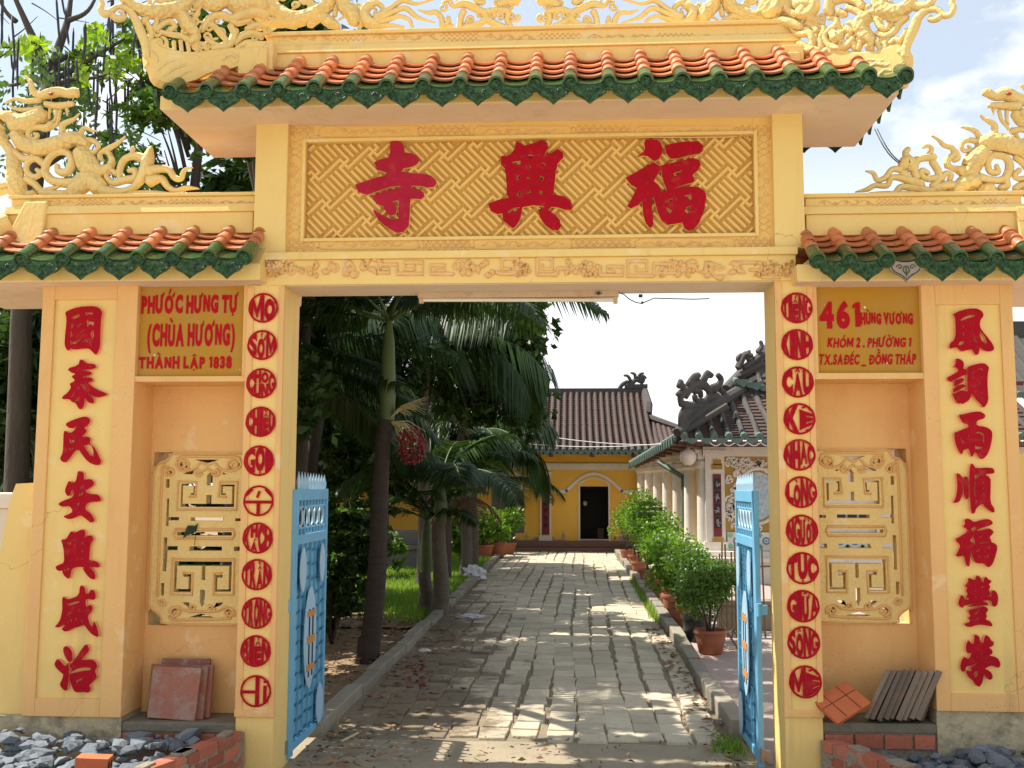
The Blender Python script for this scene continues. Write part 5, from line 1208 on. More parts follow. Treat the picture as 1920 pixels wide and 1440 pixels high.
# low walls of hollow bricks beside the drive
def brick_wall(pts, h, lab):
    mb = MB(); q = random.Random(int(h*1000)+len(lab))
    P_ = [Vector((x, y, 0)) for x, y in pts]
    for a, b in zip(P_[:-1], P_[1:]):
        d = (b-a); l = d.length; d.normalize(); n = Vector((-d.y, d.x, 0))
        M0 = Matrix(((d.x, n.x, 0, (a.x+b.x)/2), (d.y, n.y, 0, (a.y+b.y)/2), (0, 0, 1, h*0.47), (0, 0, 0, 1)))
        mb.obox(M0, l/2+0.03, 0.044, h*0.47, 1)
        rows = 4; rh = h/rows
        for r in range(rows):
            s = -0.09 if r % 2 else 0.0
            while s < l:
                w = 0.185+q.uniform(-0.008, 0.008)
                s0, s1 = max(0, s), min(l, s+w)
                if s1-s0 > 0.03 and not (r == rows-1 and q.random() < 0.12):
                    c = a+d*((s0+s1)/2)+n*q.uniform(-0.006, 0.006)
                    ang = q.uniform(-0.04, 0.04)
                    dd = Vector((d.x*math.cos(ang)-d.y*math.sin(ang), d.x*math.sin(ang)+d.y*math.cos(ang), 0)); nn = Vector((-dd.y, dd.x, 0))
                    M1 = Matrix(((dd.x, nn.x, 0, c.x), (dd.y, nn.y, 0, c.y), (0, 0, 1, rh*(r+0.5)+q.uniform(-0.003, 0.004)), (0, 0, 0, 1)))
                    mb.obox(M1, (s1-s0)/2-0.006, 0.050, rh/2-0.006, 0)
                s += w+0.004
        # squeezed mortar on the joints
        for k in range(int(l/0.05)):
            t = q.uniform(0, l); c = a+d*t+n*(q.choice((-1, 1))*0.046)
            z = q.choice([rh, 2*rh, 3*rh])+q.uniform(-0.012, 0.012)
            M1 = Matrix.Translation((c.x, c.y, z)) @ Matrix.Rotation(q.uniform(-0.6, 0.6), 4, 'X') @ Matrix.Rotation(math.atan2(d.y, d.x), 4, 'Z')
            mb.obox(M1, q.uniform(0.015, 0.05), 0.009, q.uniform(0.008, 0.02), 1)
        for k in range(int(l/0.10)):
            t = q.uniform(0, l); c = a+d*t
            M1 = Matrix.Translation((c.x, c.y, h)) @ Matrix.Rotation(math.atan2(d.y, d.x)+q.uniform(-.2, .2), 4, 'Z')
            if q.random() < 0.5: mb.obox(M1, q.uniform(0.03, 0.07), q.uniform(0.02, 0.045), 0.010, 1)
    o = mb.build('brick_edging_wall', [BRICK, MORTAR], None, rndattr=True, bevel=0.004)
    tag(o, lab, 'brick wall')
brick_wall([(-2.03, -0.06), (-2.15, -0.62), (-2.36, -1.25), (-2.7, -2.0)], 0.29, 'low unfinished red brick wall left of the drive, under the left gate pillar')
brick_wall([(1.47, -0.05), (1.66, -0.48), (1.92, -1.0), (2.35, -1.8)], 0.30, 'low unfinished red brick wall right of the drive, under the right gate pillar')

# broken grey stone
def rock(mb, c, r, q):
    bm = bmesh.new(); bmesh.ops.create_icosphere(bm, subdivisions=1, radius=1)
    rot = Matrix.Rotation(q.uniform(0, 6.3), 3, 'Z') @ Matrix.Rotation(q.uniform(-.6, .6), 3, 'X')
    s = Vector((q.uniform(0.9, 1.5), q.uniform(0.7, 1.1), q.uniform(0.4, 0.75)))*r
    planes = [(Vector((q.gauss(0, 1), q.gauss(0, 1), q.gauss(0, 1))).normalized(), q.uniform(0.45, 0.8)) for _ in range(5)]
    vs = []
    for v in bm.verts:
        p = v.co*q.uniform(0.85, 1.15)
        for n, d in planes:
            e = p.dot(n)-d
            if e > 0: p = p-n*e
        p = rot @ Vector((p.x*s.x, p.y*s.y, p.z*s.z))
        vs.append(p+c)
    fs = [tuple(v.index for v in f.verts) for f in bm.faces]
    bm.free(); mb.cr = q.random(); mb.add(vs, fs)
def gravel(inside, x0, x1, y0, y1, n, lab, sd, hz):
    mb = MB(); q = random.Random(sd)
    k = 0
    while k < n:
        x, y = q.uniform(x0, x1), q.uniform(y0, y1)
        if not inside(x, y): continue
        r = q.choice([0.016, 0.022, 0.03, 0.04, 0.05, 0.06, 0.072])*q.uniform(0.8, 1.2)
        rock(mb, Vector((x, y, hz(x, y)+q.uniform(-0.02, 0.035))), r, q); k += 1
    o = mb.build('broken_stone', [GRAVEL], None, rndattr=True)
    o['kind'] = 'stuff'; tag(o, lab, 'gravel')
lwall = lambda y: -2.10+(0.21*(y+0.06) if y > -0.6 else 0.34*(y+0.3))
gravel(lambda x, y: x < lwall(y)-0.12, -4.6, -2.1, -1.5, -0.02, 1150, 'loose blue grey broken stone heaped before the left wing', 5, lambda x, y: 0.15+0.02*math.sin(x*5)+(0.06 if y > -0.25 else 0))
rwall = lambda y: 1.47-0.44*(y+0.05)
gravel(lambda x, y: x > rwall(y)+0.16, 1.4, 3.9, -1.5, -0.02, 1150, 'loose blue grey broken stone heaped before the right wing', 6, lambda x, y: 0.16+0.02*math.sin(x*4)+(0.06 if x > 2.2 and y > -0.5 else 0))
# lone brick on the left stones
mb = MB(); M1 = Matrix.Translation(G(176, 1432, 0.25)) @ Matrix.Rotation(0.15, 4, 'Z') @ Matrix.Rotation(0.06, 4, 'Y')
mb.obox(M1, 0.085, 0.05, 0.04, 0)
for s in (-1, 1):
    mb.obox(M1 @ Matrix.Translation((0.0855, s*0.022, 0)), 0.0006, 0.014, 0.02, 1)
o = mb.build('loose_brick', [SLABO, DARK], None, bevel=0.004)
tag(o, 'single loose orange brick lying on the grey stones', 'brick')
mb = MB(); q = random.Random(9); rock(mb, G(1695, 1393, 0.22)+Vector((0, 0, 0.02)), 0.045, q)
o = mb.build('crumpled_paper', [BAG], None); tag(o, 'small crumpled white scrap on the grey stones at right', 'litter')

# old floor tiles leaning in the niches
def slab(name, M, mat, label, group, sx=0.155, sy=0.013, sz=0.155, grooves=False):
    mb = MB(); mb.obox(M, sx, sy, sz, 0)
    # worn corners: nudge
    q = random.Random(hash(label) % 999)
    mb.v = [tuple(Vector(v)+Vector((q.uniform(-.004, .004), q.uniform(-.002, .002), q.uniform(-.004, .004)))) for v in mb.v]
    if grooves:
        for a in (-0.052, 0.052):
            mb.obox(M @ Matrix.Translation((a, -sy-0.0006, 0)), 0.0018, 0.0012, sz*0.97, 1)
        mb.obox(M @ Matrix.Translation((0, -sy-0.0004, 0.02)), sx*0.97, 0.0012, 0.0018, 1)
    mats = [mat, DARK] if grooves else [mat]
    c = M.translation.copy(); 
    root = None
    o = mb.build(name, mats, None, bevel=0.003)
    tag(o, label, 'floor tile', group)
    return o
zn = UZ(1336, 0.30, 380)
def lean(x, y, ang, zrot, zb, sz=0.155, roll=0.0):
    """upright slab on z=zb leaning back by ang"""
    return Matrix.Translation((x, y, zb)) @ Matrix.Rotation(zrot, 4, 'Z') @ Matrix.Rotation(-ang, 4, 'X') @ Matrix.Translation((0, 0, sz+0.004)) @ Matrix.Rotation(roll, 4, 'Y')
lx = U(328, 1300, 0.10).x
GL = 'old clay floor tiles leaning in the left niche'
slab('clay_floor_tile', lean(lx-0.005, 0.085, 0.16, -0.05, zn, roll=0.03), SLAB, 'front clay tile of the left niche stack, full face mottled pinkish red', GL)
slab('clay_floor_tile', lean(lx+0.03, 0.115, 0.16, -0.04, zn, roll=0.0), SLAB, 'clay tile right behind the front one in the left niche stack', GL)
slab('clay_floor_tile', lean(lx+0.055, 0.145, 0.15, -0.03, zn, roll=-0.02), SLAB, 'clay tile showing farthest right in the left niche stack', GL)
slab('clay_floor_tile', lean(lx-0.045, 0.175, 0.14, 0.02, zn, roll=0.02), SLAB, 'clay tile showing farthest left in the left niche stack', GL)
slab('clay_floor_tile', lean(lx+0.01, 0.21, 0.12, 0.0, zn+0.03, roll=0.0), SLAB, 'rearmost and tallest clay tile of the left niche stack', GL)
znr = UZ(1336, 0.30, 1620)
GR = 'old clay floor tiles leaning in the right niche'
x0 = U(1628, 1300, 0.12).x
names = ['foremost leaning clay tile whose broad grey face shows, in the right niche', 'second leaning clay tile from the left in the right niche row', 'third leaning clay tile from the left in the right niche row', 'fourth leaning clay tile from the left in the right niche row', 'fifth leaning clay tile from the left in the right niche row', 'sixth leaning clay tile from the left in the right niche row', 'seventh leaning clay tile from the left in the right niche row', 'eighth leaning clay tile from the left in the right niche row', 'last leaning clay tile against the right wall of the right niche']
for k in range(9):
    x = x0+k*0.037
    M = Matrix.Translation((x, 0.11+0.006*math.sin(k*2.1), znr)) @ Matrix.Rotation(0.45, 4, 'X' if False else 'Y') @ Matrix.Rotation(R(62+rnd.uniform(-2, 2)), 4, 'Z') @ Matrix.Translation((0, 0, 0.158+0.004*math.cos(k*1.7)))
    slab('clay_floor_tile', M, SLABG, names[k], GR, 0.145, 0.014, 0.155)
mt = Matrix.Translation(U(1578, 1318, -0.02)) @ Matrix.Rotation(0.35, 4, 'Z') @ Matrix.Rotation(-0.42, 4, 'Y') @ Matrix.Rotation(R(-62), 4, 'X')
slab('clay_floor_tile', mt, SLABO, 'bright orange grooved tile lying tilted before the right niche row', GR, 0.125, 0.014, 0.105, grooves=True)

# fluorescent lamp under the lintel
yl = 0.27
lp = thing('fluorescent_lamp', 'dusty unlit fluorescent tube lamp mounted under the gateway lintel', 'lamp', U(972, 556, yl))
a, b = U(785, 545, yl), U(1160, 557, yl)
mb = MB(); mb.box(a.x, b.x, yl-0.03, yl+0.03, b.z, ZLB-0.003, 0); mb.build('housing', [LAMPBOX], lp, bevel=0.004)
for px in (790, 1154):
    mb = MB(); c = U(px, 562, yl); mb.box(c.x-0.014, c.x+0.014, yl-0.014, yl+0.014, U(px, 569, yl).z, b.z+0.002, 0); mb.build('end_cap', [LAMPBOX], lp, bevel=0.003)
mb = MB(); mb.tube([U(794, 562.5, yl), U(1151, 562.5, yl)], 0.0125, 14, 0); mb.build('glass_tube', [TUBE], lp, smooth='auto')
mb = MB(); c = U(1122, 550, yl-0.031); mb.tube([c, c+Vector((0, -0.018, 0))], 0.011, 12); 
for s in (-1, 1): mb.tube([c+Vector((s*0.018, 0.0, 0)), c+Vector((s*0.018, -0.008, 0))], 0.004, 8)
mb.build('starter_knob', [WIRE], lp)
mb = MB()
mb.tube([U(p[0], p[1], 0.29) for p in ((1160, 549), (1170, 552), (1180, 561), (1192, 567), (1203, 569), (1215, 564), (1226, 559), (1260, 560), (1300, 561), (1330, 560))], 0.0035, 6)
c = U(1201, 555, 0.29); mb.box(c.x-0.012, c.x+0.012, 0.27, 0.30, c.z-0.008, c.z+0.008)
mb.tube([U(1203, 569, 0.29), U(1206, 566, 0.29)], 0.008, 6)
o = mb.build('lamp_cable', [WIRE], None); tag(o, 'thin black cable hanging from the right end of the fluorescent lamp', 'cable')
for k, dx in enumerate((0, 5)):
    mb = MB(); mb.tube([U(1640+dx, 242, 0.7)]+[Vector(U(1640+dx+43*t, 242+62*t+9*math.sin(math.pi*t), 0.7-0.5*t)) for t in (0.2, 0.4, 0.6, 0.8, 1.0)], 0.004, 6)
    o = mb.build('roof_cable', [WIRE], None); tag(o, ['upper of two thin cables from the main roof to the right dragon', 'lower of two thin cables from the main roof to the right dragon'][k], 'cable', 'cables between roof and right dragon')

# ---- blue sheet metal gate leaves, standing open
def gate_leaf(X, y0, y1, sg, lab):
    """sg: +1 when the face seen looks towards +X"""
    zb, zt = 0.05, 1.72
    g = thing('gate_leaf', lab, 'gate', (X, y0, 0), 'blue metal gate leaves')
    Lf = y1-y0
    P_ = lambda u, z, d: Vector((X+sg*d, y0+u*Lf, z))
    mb = MB()
    def bar_(u0, u1, z0, z1, d0=-0.016, d1=0.016, m=0, mb_=None):
        a, b = P_(u0, z0, d0), P_(u1, z1, d1); mb.box(a.x, b.x, a.y, b.y, a.z, b.z, m)
    bar_(0, 0.12, zb-0.03, zt); bar_(0.955, 1.0, zb, zt); bar_(0.12, 0.955, zt-0.075, zt); bar_(0.12, 0.955, 1.355, 1.42); bar_(0.12, 0.955, zb, zb+0.05)
    bar_(0.12, 0.955, 1.595, 1.607, -0.008, 0.008); bar_(0.12, 0.955, 1.455, 1.467, -0.008, 0.008)
    mb.build('frame', [BLUE], g, bevel=0.003)
    # small pickets above and under the ovals
    for k in range(9):
        for z0, z1 in ((1.42, 1.455), (1.607, 1.645)):
            mb = MB(); u = 0.165+k*0.094
            bar_(u-0.014, u+0.014, z0, z1, -0.006, 0.006)
            mb.build('picket', [BLUE], g)
    for k in range(5):
        mb = MB()
        u = 0.22+k*0.155; pts = [P_(u+0.062*math.cos(t), 1.531+0.063*math.sin(t), 0) for t in np.linspace(0, 2*math.pi, 17)]
        mb.tube(pts, 0.008, 6, 0, caps=False)
        mb.build('oval_ring', [BLUEP], g, smooth=True)
    # woven strip mesh with open flaps, and a backing of vertical strips
    mb = MB(); q = random.Random(3+sg)
    nu = 6
    for k in range(nu):
        u0 = 0.12+0.835*k/nu; u1 = 0.12+0.835*(k+1)/nu
        bar_(u0+0.004, u1-0.012, zb+0.05, 1.355, -0.010, -0.004)
        z = zb+0.05+q.uniform(0, 0.05)
        while z < 1.33:
            c = P_(u0, z, 0.0)
            w = (u1-u0)*Lf
            mb.add([P_(u0, z, -0.004), P_(u1, z+0.018, -0.004), P_(u1, z+0.03, 0.016), P_(u0, z+0.012, 0.016)], [(0, 1, 2, 3), (3, 2, 1, 0)])
            z += 0.098
        bar_(u1-0.008, u1, zb+0.05, 1.355, -0.004, 0.010)
    mb.build('slatted_mesh', [BLUEM], g)
    for u, z0, z1, w in ((0.235, 1.04, 1.335, 0.085), (0.80, 1.06, 1.335, 0.075), (0.47, 0.38, 1.06, 0.17), (0.80, 0.075, 0.36, 0.10)):
        out = []
        n = 22
        for k in range(n):
            t = 2*math.pi*k/n
            out.append((u+w*math.copysign(abs(math.cos(t))**1.15, math.cos(t)), (z0+z1)/2+(z1-z0)/2*math.sin(t)))
        mb = MB(); mb.prism(out, [], lambda p: P_(p[0], p[1], 0.030), lambda p: P_(p[0], p[1], 0.024), 0)
        pl_ = mb.build('almond_plate', [BLUEP], g)
        if w == 0.17:
            for zz, hh in ((0.86, 0.04), (0.68, 0.05), (0.50, 0.045)):
                mb = MB(); a_, b_ = P_(u-0.10, zz, 0.0305), P_(u+0.12, zz+hh, 0.034)
                mb.box(a_.x, b_.x, a_.y, b_.y, a_.z, b_.z)
                mb.build('primer_strip', [RUST], pl_)
            for uu in (u-0.04, u+0.06):
                mb = MB(); a_, b_ = P_(uu-0.016, 0.46, 0.0305), P_(uu+0.016, 0.91, 0.0325)
                mb.box(a_.x, b_.x, a_.y, b_.y, a_.z, b_.z)
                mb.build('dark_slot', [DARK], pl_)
    for k in range(10):
        u = 0.16+k*0.085; h = 0.12-0.002*k
        mb = MB()
        mb.tube([P_(u, zt-0.002, 0), P_(u, zt+h*0.4, 0), P_(u, zt+h, 0)], [0.012, 0.016, 0.001], 4)
        mb.build('spike', [BLUEP], g)
    for z in (0.98, 0.10):
        mb = MB()
        c = P_(0, z, 0)
        mb.tube([c+Vector((0, -0.02, -0.04)), c+Vector((0, -0.02, 0.04))], 0.017, 12)
        mb.box(c.x-sg*0.05, c.x, c.y-0.03, c.y+0.0, z-0.03, z+0.03)
        mb.build('hinge', [BLUE if z > 0.5 else STEEL], g, smooth='auto')
    return g
gate_leaf(-1.825, 0.30, 1.20, 1, 'left blue metal gate leaf with a spiked top, standing open against the left pillar')
gate_leaf(1.150, 0.34, 1.10, -1, 'right blue metal gate leaf with a spiked top, standing open against the right pillar')
# ================================================================== GROUND, PATH
def sheet(name, x0, x1, y0, y1, z, m, nx=1, ny=1, wob=0.0, kind='structure', thick=0.0):
    mb = MB()
    q = random.Random(len(name)+nx)
    vs = []; fs = []
    for j in range(ny+1):
        for i in range(nx+1):
            e = 0 if i in (0, nx) or j in (0, ny) else wob
            vs.append((x0+(x1-x0)*i/nx, y0+(y1-y0)*j/ny, z+q.uniform(-e, e)))
    for j in range(ny):
        for i in range(nx):
            k = j*(nx+1)+i; fs.append((k, k+1, k+nx+2, k+nx+1))
    mb.add(vs, fs)
    o = mb.build(name, [m], None, smooth=True); o['kind'] = kind
    return o
sheet('ground', -400, 400, -60, 600, -0.03, DIRT)
sheet('street', -80, 80, -60, -2.6, -0.015, ROADC)  # unseen road behind the camera, added pale to bounce light onto the gate
sheet('drive_ground', -3.2, 3.2, -3.2, 0.95, -0.004, CONC, 40, 30, 0.004)
sheet('path_bed', -1.95, 1.16, 0.95, 21.2, -0.006, JOINT)
# paving stones
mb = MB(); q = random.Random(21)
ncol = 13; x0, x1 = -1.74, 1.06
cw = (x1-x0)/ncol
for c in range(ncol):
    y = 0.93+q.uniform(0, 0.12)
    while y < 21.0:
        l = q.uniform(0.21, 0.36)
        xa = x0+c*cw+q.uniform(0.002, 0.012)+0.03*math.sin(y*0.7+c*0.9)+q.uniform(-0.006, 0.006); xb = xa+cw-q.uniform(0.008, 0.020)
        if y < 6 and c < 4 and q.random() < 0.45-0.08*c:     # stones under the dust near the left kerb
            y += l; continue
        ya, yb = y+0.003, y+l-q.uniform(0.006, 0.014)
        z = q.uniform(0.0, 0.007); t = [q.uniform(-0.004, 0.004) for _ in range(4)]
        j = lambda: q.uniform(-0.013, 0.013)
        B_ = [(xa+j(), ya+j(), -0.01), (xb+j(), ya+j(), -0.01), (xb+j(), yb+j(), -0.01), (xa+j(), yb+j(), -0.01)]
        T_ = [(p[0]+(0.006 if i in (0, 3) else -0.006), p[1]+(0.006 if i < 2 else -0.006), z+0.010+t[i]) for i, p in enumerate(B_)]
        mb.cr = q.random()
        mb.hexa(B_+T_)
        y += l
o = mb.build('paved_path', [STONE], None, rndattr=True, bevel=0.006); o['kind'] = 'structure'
# kerbs
def kerb(name, pts, w, h, lab):
    mb = MB(); q = random.Random(len(pts)+int(w*100))
    for (ax, ay), (bx, by) in zip(pts[:-1], pts[1:]):
        L_ = math.hypot(bx-ax, by-ay); n = max(1, int(L_/0.62))
        for k in range(n):
            t0, t1 = k/n, (k+1)/n-0.008/L_
            c = [(ax+(bx-ax)*t, ay+(by-ay)*t) for t in (t0, t1)]
            dx = q.uniform(-0.012, 0.012); hz = h+q.uniform(-0.015, 0.012)
            mb.cr = q.random()
            (xa, ya), (xb, yb) = c
            B_ = [(xa-w/2+dx, ya, -0.03), (xa+w/2+dx, ya, -0.03), (xb+w/2+dx, yb, -0.03), (xb-w/2+dx, yb, -0.03)]
            mb.hexa(B_+[(p[0], p[1], hz) for p in B_])
    o = mb.build(name, [KERB], None, rndattr=True, bevel=0.012); o['kind'] = 'structure'
kerb('path_kerb', [(-1.84, 1.0), (-1.83, 4.5), (-1.84, 9.0), (-1.88, 20.8)], 0.13, 0.085, '')
kerb('path_kerb', [(1.15, 1.15), (1.13, 3.0), (1.16, 6.0), (1.10, 20.6)], 0.13, 0.12, '')
sheet('side_pavement', 1.22, 12.0, 0.5, 20.9, 0.0, PINKP)
sheet('lawn_soil', -14, -1.92, 6.4, 20.6, 0.0, DIRT, 30, 40, 0.03)
# lawn
def blades(name, n, fx, h0, h1, sd, m=GRASS, w=0.006):
    g = np.random.default_rng(sd)
    P_ = np.array([fx(g) for _ in range(n)])
    a = g.uniform(0, 2*np.pi, n); h = g.uniform(h0, h1, n); lean = g.uniform(0.1, 0.6, n)
    d = np.stack([np.cos(a), np.sin(a), np.zeros(n)], 1); s = np.stack([-np.sin(a), np.cos(a), np.zeros(n)], 1)*w
    tip = P_+d*(h*lean)[:, None]; tip[:, 2] += h
    mid = P_+d*(h*lean*0.3)[:, None]; mid[:, 2] += h*0.6
    V = np.stack([P_-s, P_+s, mid+s*0.7, tip, mid-s*0.7], 1).reshape(-1, 3)
    Q = (np.arange(n)[:, None]*5+np.array([[0, 1, 2, 3]])); Q2 = (np.arange(n)[:, None]*5+np.array([[0, 2, 3, 4]]))
    Q = np.concatenate([np.arange(n)[:, None]*5+np.array([[0, 1, 2, 4]]), np.arange(n)[:, None]*5+np.array([[4, 2, 3, 3]])])[:n]
    T3 = np.concatenate([np.arange(n)[:, None]*5+np.array([[0, 1, 2]]), np.arange(n)[:, None]*5+np.array([[0, 2, 4]]), np.arange(n)[:, None]*5+np.array([[4, 2, 3]])])
    o = np_mesh(name, V, T3, m); o['kind'] = 'stuff'
    return o
def lawn_pt(g):
    while True:
        x = -1.95-abs(g.normal(0, 2.2)); y = g.uniform(6.6, 20.4)
        k = (y-6.6)/2.2+0.6*math.sin(x*3+1.3)*0.5
        if g.uniform() < k: return (x, y, 0.0)
o = blades('lawn', 42000, lawn_pt, 0.05, 0.13, 1); tag(o, 'short bright green grass left of the paved path', 'grass')
def tuft(cx, cy, sx, sy): return lambda g: (cx+g.normal(0, sx), cy+g.normal(0, sy), 0.0)
o = blades('weeds', 900, lambda g: (1.07+g.normal(0, 0.035), g.uniform(7.0, 12.5), 0.0), 0.04, 0.13, 2); tag(o, 'fresh grass growing along the foot of the right kerb', 'grass')
o = blades('weeds', 220, tuft(1.03, 0.85, 0.05, 0.14), 0.02, 0.08, 3); tag(o, 'small weed tuft in front of the right gate leaf', 'grass')
# leaf litter
def litter(name, n, fx, sd, lab, size=(0.02, 0.05)):
    g = np.random.default_rng(sd); V = []; Q = []
    for k in range(n):
        x, y = fx(g); a = g.uniform(0, 6.3); s = g.uniform(*size)
        d = np.array([math.cos(a), math.sin(a)])*s; e = np.array([-math.sin(a), math.cos(a)])*s*0.45
        z = 0.014+g.uniform(0, 0.02)
        V += [(x-d[0], y-d[1], z), (x+e[0], y+e[1], z+g.uniform(0, 0.02)), (x+d[0], y+d[1], z+g.uniform(0, 0.02)), (x-e[0], y-e[1], z)]
        Q.append([4*k, 4*k+1, 4*k+2, 4*k+3])
    o = np_mesh(name, V, Q, LITTER, rv=g.uniform(size=n)); o['kind'] = 'stuff'; tag(o, lab, 'leaf litter')
litter('leaf_litter', 1500, lambda g: (-1.95-abs(g.normal(0, 1.3)), g.uniform(0.7, 7.5)), 4, 'dry brown leaves scattered on the earth under the palms')
litter('leaf_litter', 260, lambda g: (-1.72+abs(g.normal(0, 0.35)), g.uniform(0.2, 6.5)), 5, 'dry brown leaves along the left side of the path')
litter('leaf_litter', 240, lambda g: (g.uniform(-1.8, 1.1), g.uniform(-0.4, 1.0)), 7, 'scattered dry leaves and crumbs on the concrete at the gate threshold', (0.01, 0.035))
litter('leaf_litter', 160, lambda g: (0.98+g.normal(0, 0.07), g.uniform(0.1, 6.5)), 6, 'dry leaves caught against the right kerb')

# ================================================================== FAR YELLOW HALL
YH = 21.5
hall = thing('yellow_hall', 'yellow temple hall with an arched doorway and dark tiled roof beyond the path', 'temple hall', (UX(1110, YH), YH, 0))
hx0, hx1 = UX(600, YH), UX(1330, YH)
zf = UZ(1014, YH, 1110)
zeave = UZ(853, YH, 1100)
dx0, dx1 = UX(1086, YH), UX(1142, YH)
dz = UZ(912, YH, 1110)
mb = MB()
mb.box(hx0, dx0, YH, YH+0.3, zf-0.05, zeave+0.12, 0); mb.box(dx1, hx1, YH, YH+0.3, zf-0.05, zeave+0.12, 0)
mb.box(dx0, dx1, YH, YH+0.3, dz, zeave+0.12, 0); mb.box(hx1-0.3, hx1, YH+0.3, YH+6, zf-0.05, zeave+0.12, 0); mb.box(hx0, hx0+0.3, YH+0.3, YH+6, zf-0.05, zeave+0.12, 0); mb.box(hx0, hx1, YH+5.8, YH+6, zf-0.05, zeave+0.12, 0)
mb.build('wall', [YWALL], hall)
# mould stains along the foot of the wall
q = random.Random(4); x = hx0+0.2; kk_ = 0
while x < hx1-0.3:
    if not (dx0-0.1 < x < dx1+0.1):
        w = q.uniform(0.1, 0.35); h = q.uniform(0.05, 0.34)
        pts = [(x-w/2, zf)]+[(x-w/2+w*t, zf+h*math.sin(math.pi*t)*q.uniform(0.6, 1.1)) for t in np.linspace(0.12, 0.88, 7)]+[(x+w/2, zf)]
        if not (x-w/2 < dx1+0.06 and x+w/2 > dx0-0.06):
            mb = MB(); kk_ += 1
            mb.prism(pts, [], lambda p: Vector((p[0], YH-0.004-0.0004*(kk_ % 9), p[1])), lambda p: Vector((p[0], YH, p[1])), 0)
            mb.build('mould_stain', [PLINTH], hall)
    x += q.uniform(0.1, 0.3)
# doorway
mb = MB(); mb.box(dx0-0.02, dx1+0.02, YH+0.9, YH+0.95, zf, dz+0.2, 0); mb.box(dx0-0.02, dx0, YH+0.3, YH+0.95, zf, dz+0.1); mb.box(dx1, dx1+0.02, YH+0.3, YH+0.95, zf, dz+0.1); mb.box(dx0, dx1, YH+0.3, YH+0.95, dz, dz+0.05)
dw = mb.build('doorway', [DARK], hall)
mb = MB(); c = U(1097, 944, YH+0.8); mb.lathe(c, [(0.0, 0.07), (0.05, 0.05), (0.06, 0.0), (0.045, -0.05), (0.0, -0.07)], 12); mb.build('hanging_lamp', [WHITE], dw, smooth='auto')
mb = MB(); mb.box(c.x+0.35, c.x+0.52, YH+0.80, YH+0.88, zf, zf+0.30); mb.build('low_cabinet', [BKBRICK], dw)
mb = MB()
for a in (dx0, dx1): mb.box(a-0.022, a+0.022, YH-0.03, YH+0.05, zf, dz+0.05, 0)
# shallow arch over the door
n = 14
def arch(mb, xa, xb, zs_, rise, w, d0, d1, m=0):
    pts = [(xa+(xb-xa)*t, zs_+rise*math.sin(math.pi*t)) for t in np.linspace(0, 1, n)]
    up = []
    for i, p in enumerate(pts):
        a = pts[max(i-1, 0)]; b = pts[min(i+1, n-1)]; t = Vector((b[0]-a[0], b[1]-a[1])).normalized()
        up.append((p[0]-t.y*w, p[1]+t.x*w))
    out = pts+up[::-1]
    mb.prism(out, [], lambda p: Vector((p[0], d0, p[1])), lambda p: Vector((p[0], d1, p[1])), m)
arch(mb, dx0-0.02, dx1+0.02, dz+0.04, 0.17, 0.035, YH-0.03, YH+0.02)
mb.build('door_frame', [WHITE], dw)
def zz(py): return UZ(py, YH, 1110)
mb = MB()
mb.box(hx0, hx1, YH-0.05, YH+0.02, zz(877), zz(869), 0)
mb.box(hx0, hx1, YH-0.03, YH+0.02, zz(881), zz(877), 0)
ax0, ax1 = UX(1063, YH), UX(1165, YH)
arch(mb, ax0, ax1, zz(924), UZ(891, YH)-UZ(924, YH), 0.075, YH-0.045, YH+0.02)
mb.box(UX(1030, YH), ax0+0.02, YH-0.045, YH+0.02, zz(925.5), zz(918.5), 0); mb.box(ax1-0.02, UX(1200, YH), YH-0.045, YH+0.02, zz(925.5), zz(918.5), 0)
bx0, bx1 = UX(905, YH), UX(1000, YH)
arch(mb, bx0, bx1, zz(912), UZ(889, YH)-UZ(912, YH), 0.075, YH-0.045, YH+0.02)
mb.box(bx1-0.02, UX(1016, YH), YH-0.045, YH+0.02, zz(914), zz(907), 0); mb.box(hx0, bx0+0.02, YH-0.045, YH+0.02, zz(914), zz(907), 0)
mb.build('white_moulding', [WHITE], hall)
mb = MB(); mb.prism([(bx0+0.25+0.9*t, zz(912)+0.20*math.sin(math.pi*t)) for t in np.linspace(0, 1, 10)]+[(bx0+1.15, zz(1000)), (bx0+0.25, zz(1000))], [], lambda p: Vector((p[0], YH-0.012, p[1])), lambda p: Vector((p[0], YH, p[1])), 0)
mb.build('window', [GREYST], hall)
for px in (1023, 1205):
    c = UX(px, YH); w = 0.13
    mb = MB()
    for s in (-1, 1): mb.box(c+s*w-0.03*0.8, c+s*w+0.03*0.8, YH-0.06, YH+0.02, zf+0.1, zz(890), 0)
    mb.box(c-w-0.04, c+w+0.04, YH-0.07, YH+0.02, zz(890), zz(885), 0); mb.box(c-w-0.05, c+w+0.05, YH-0.08, YH+0.02, zf-0.02, zf+0.14, 0)
    pt = mb.build('pilaster', [WHITE], hall)
    mb = MB(); mb.box(c-w+0.02, c+w-0.02, YH-0.035, YH+0.01, zf+0.16, zz(892), 0)
    bd = mb.build('red_couplet_board', [REDPL], pt)
    mb = MB(); q = random.Random(px)
    z0, z1 = zf+0.3, zz(895)
    for k in range(7):
        zc = z1-(z1-z0)*(k+0.5)/7
        for j in range(6):
            a = q.choice([0, 0, math.pi/2, 0.8, -0.8]); l = q.uniform(0.03, 0.06); ox, oz = q.uniform(-.03, .03), q.uniform(-.05, .05)
            d = Vector((math.cos(a)*l, 0, math.sin(a)*l)); p = Vector((c+ox, YH-0.038, zc+oz))
            mb.tube([p-d, p+d], 0.010, 4)
    mb.build('dark_brush_strokes', [INK], bd)
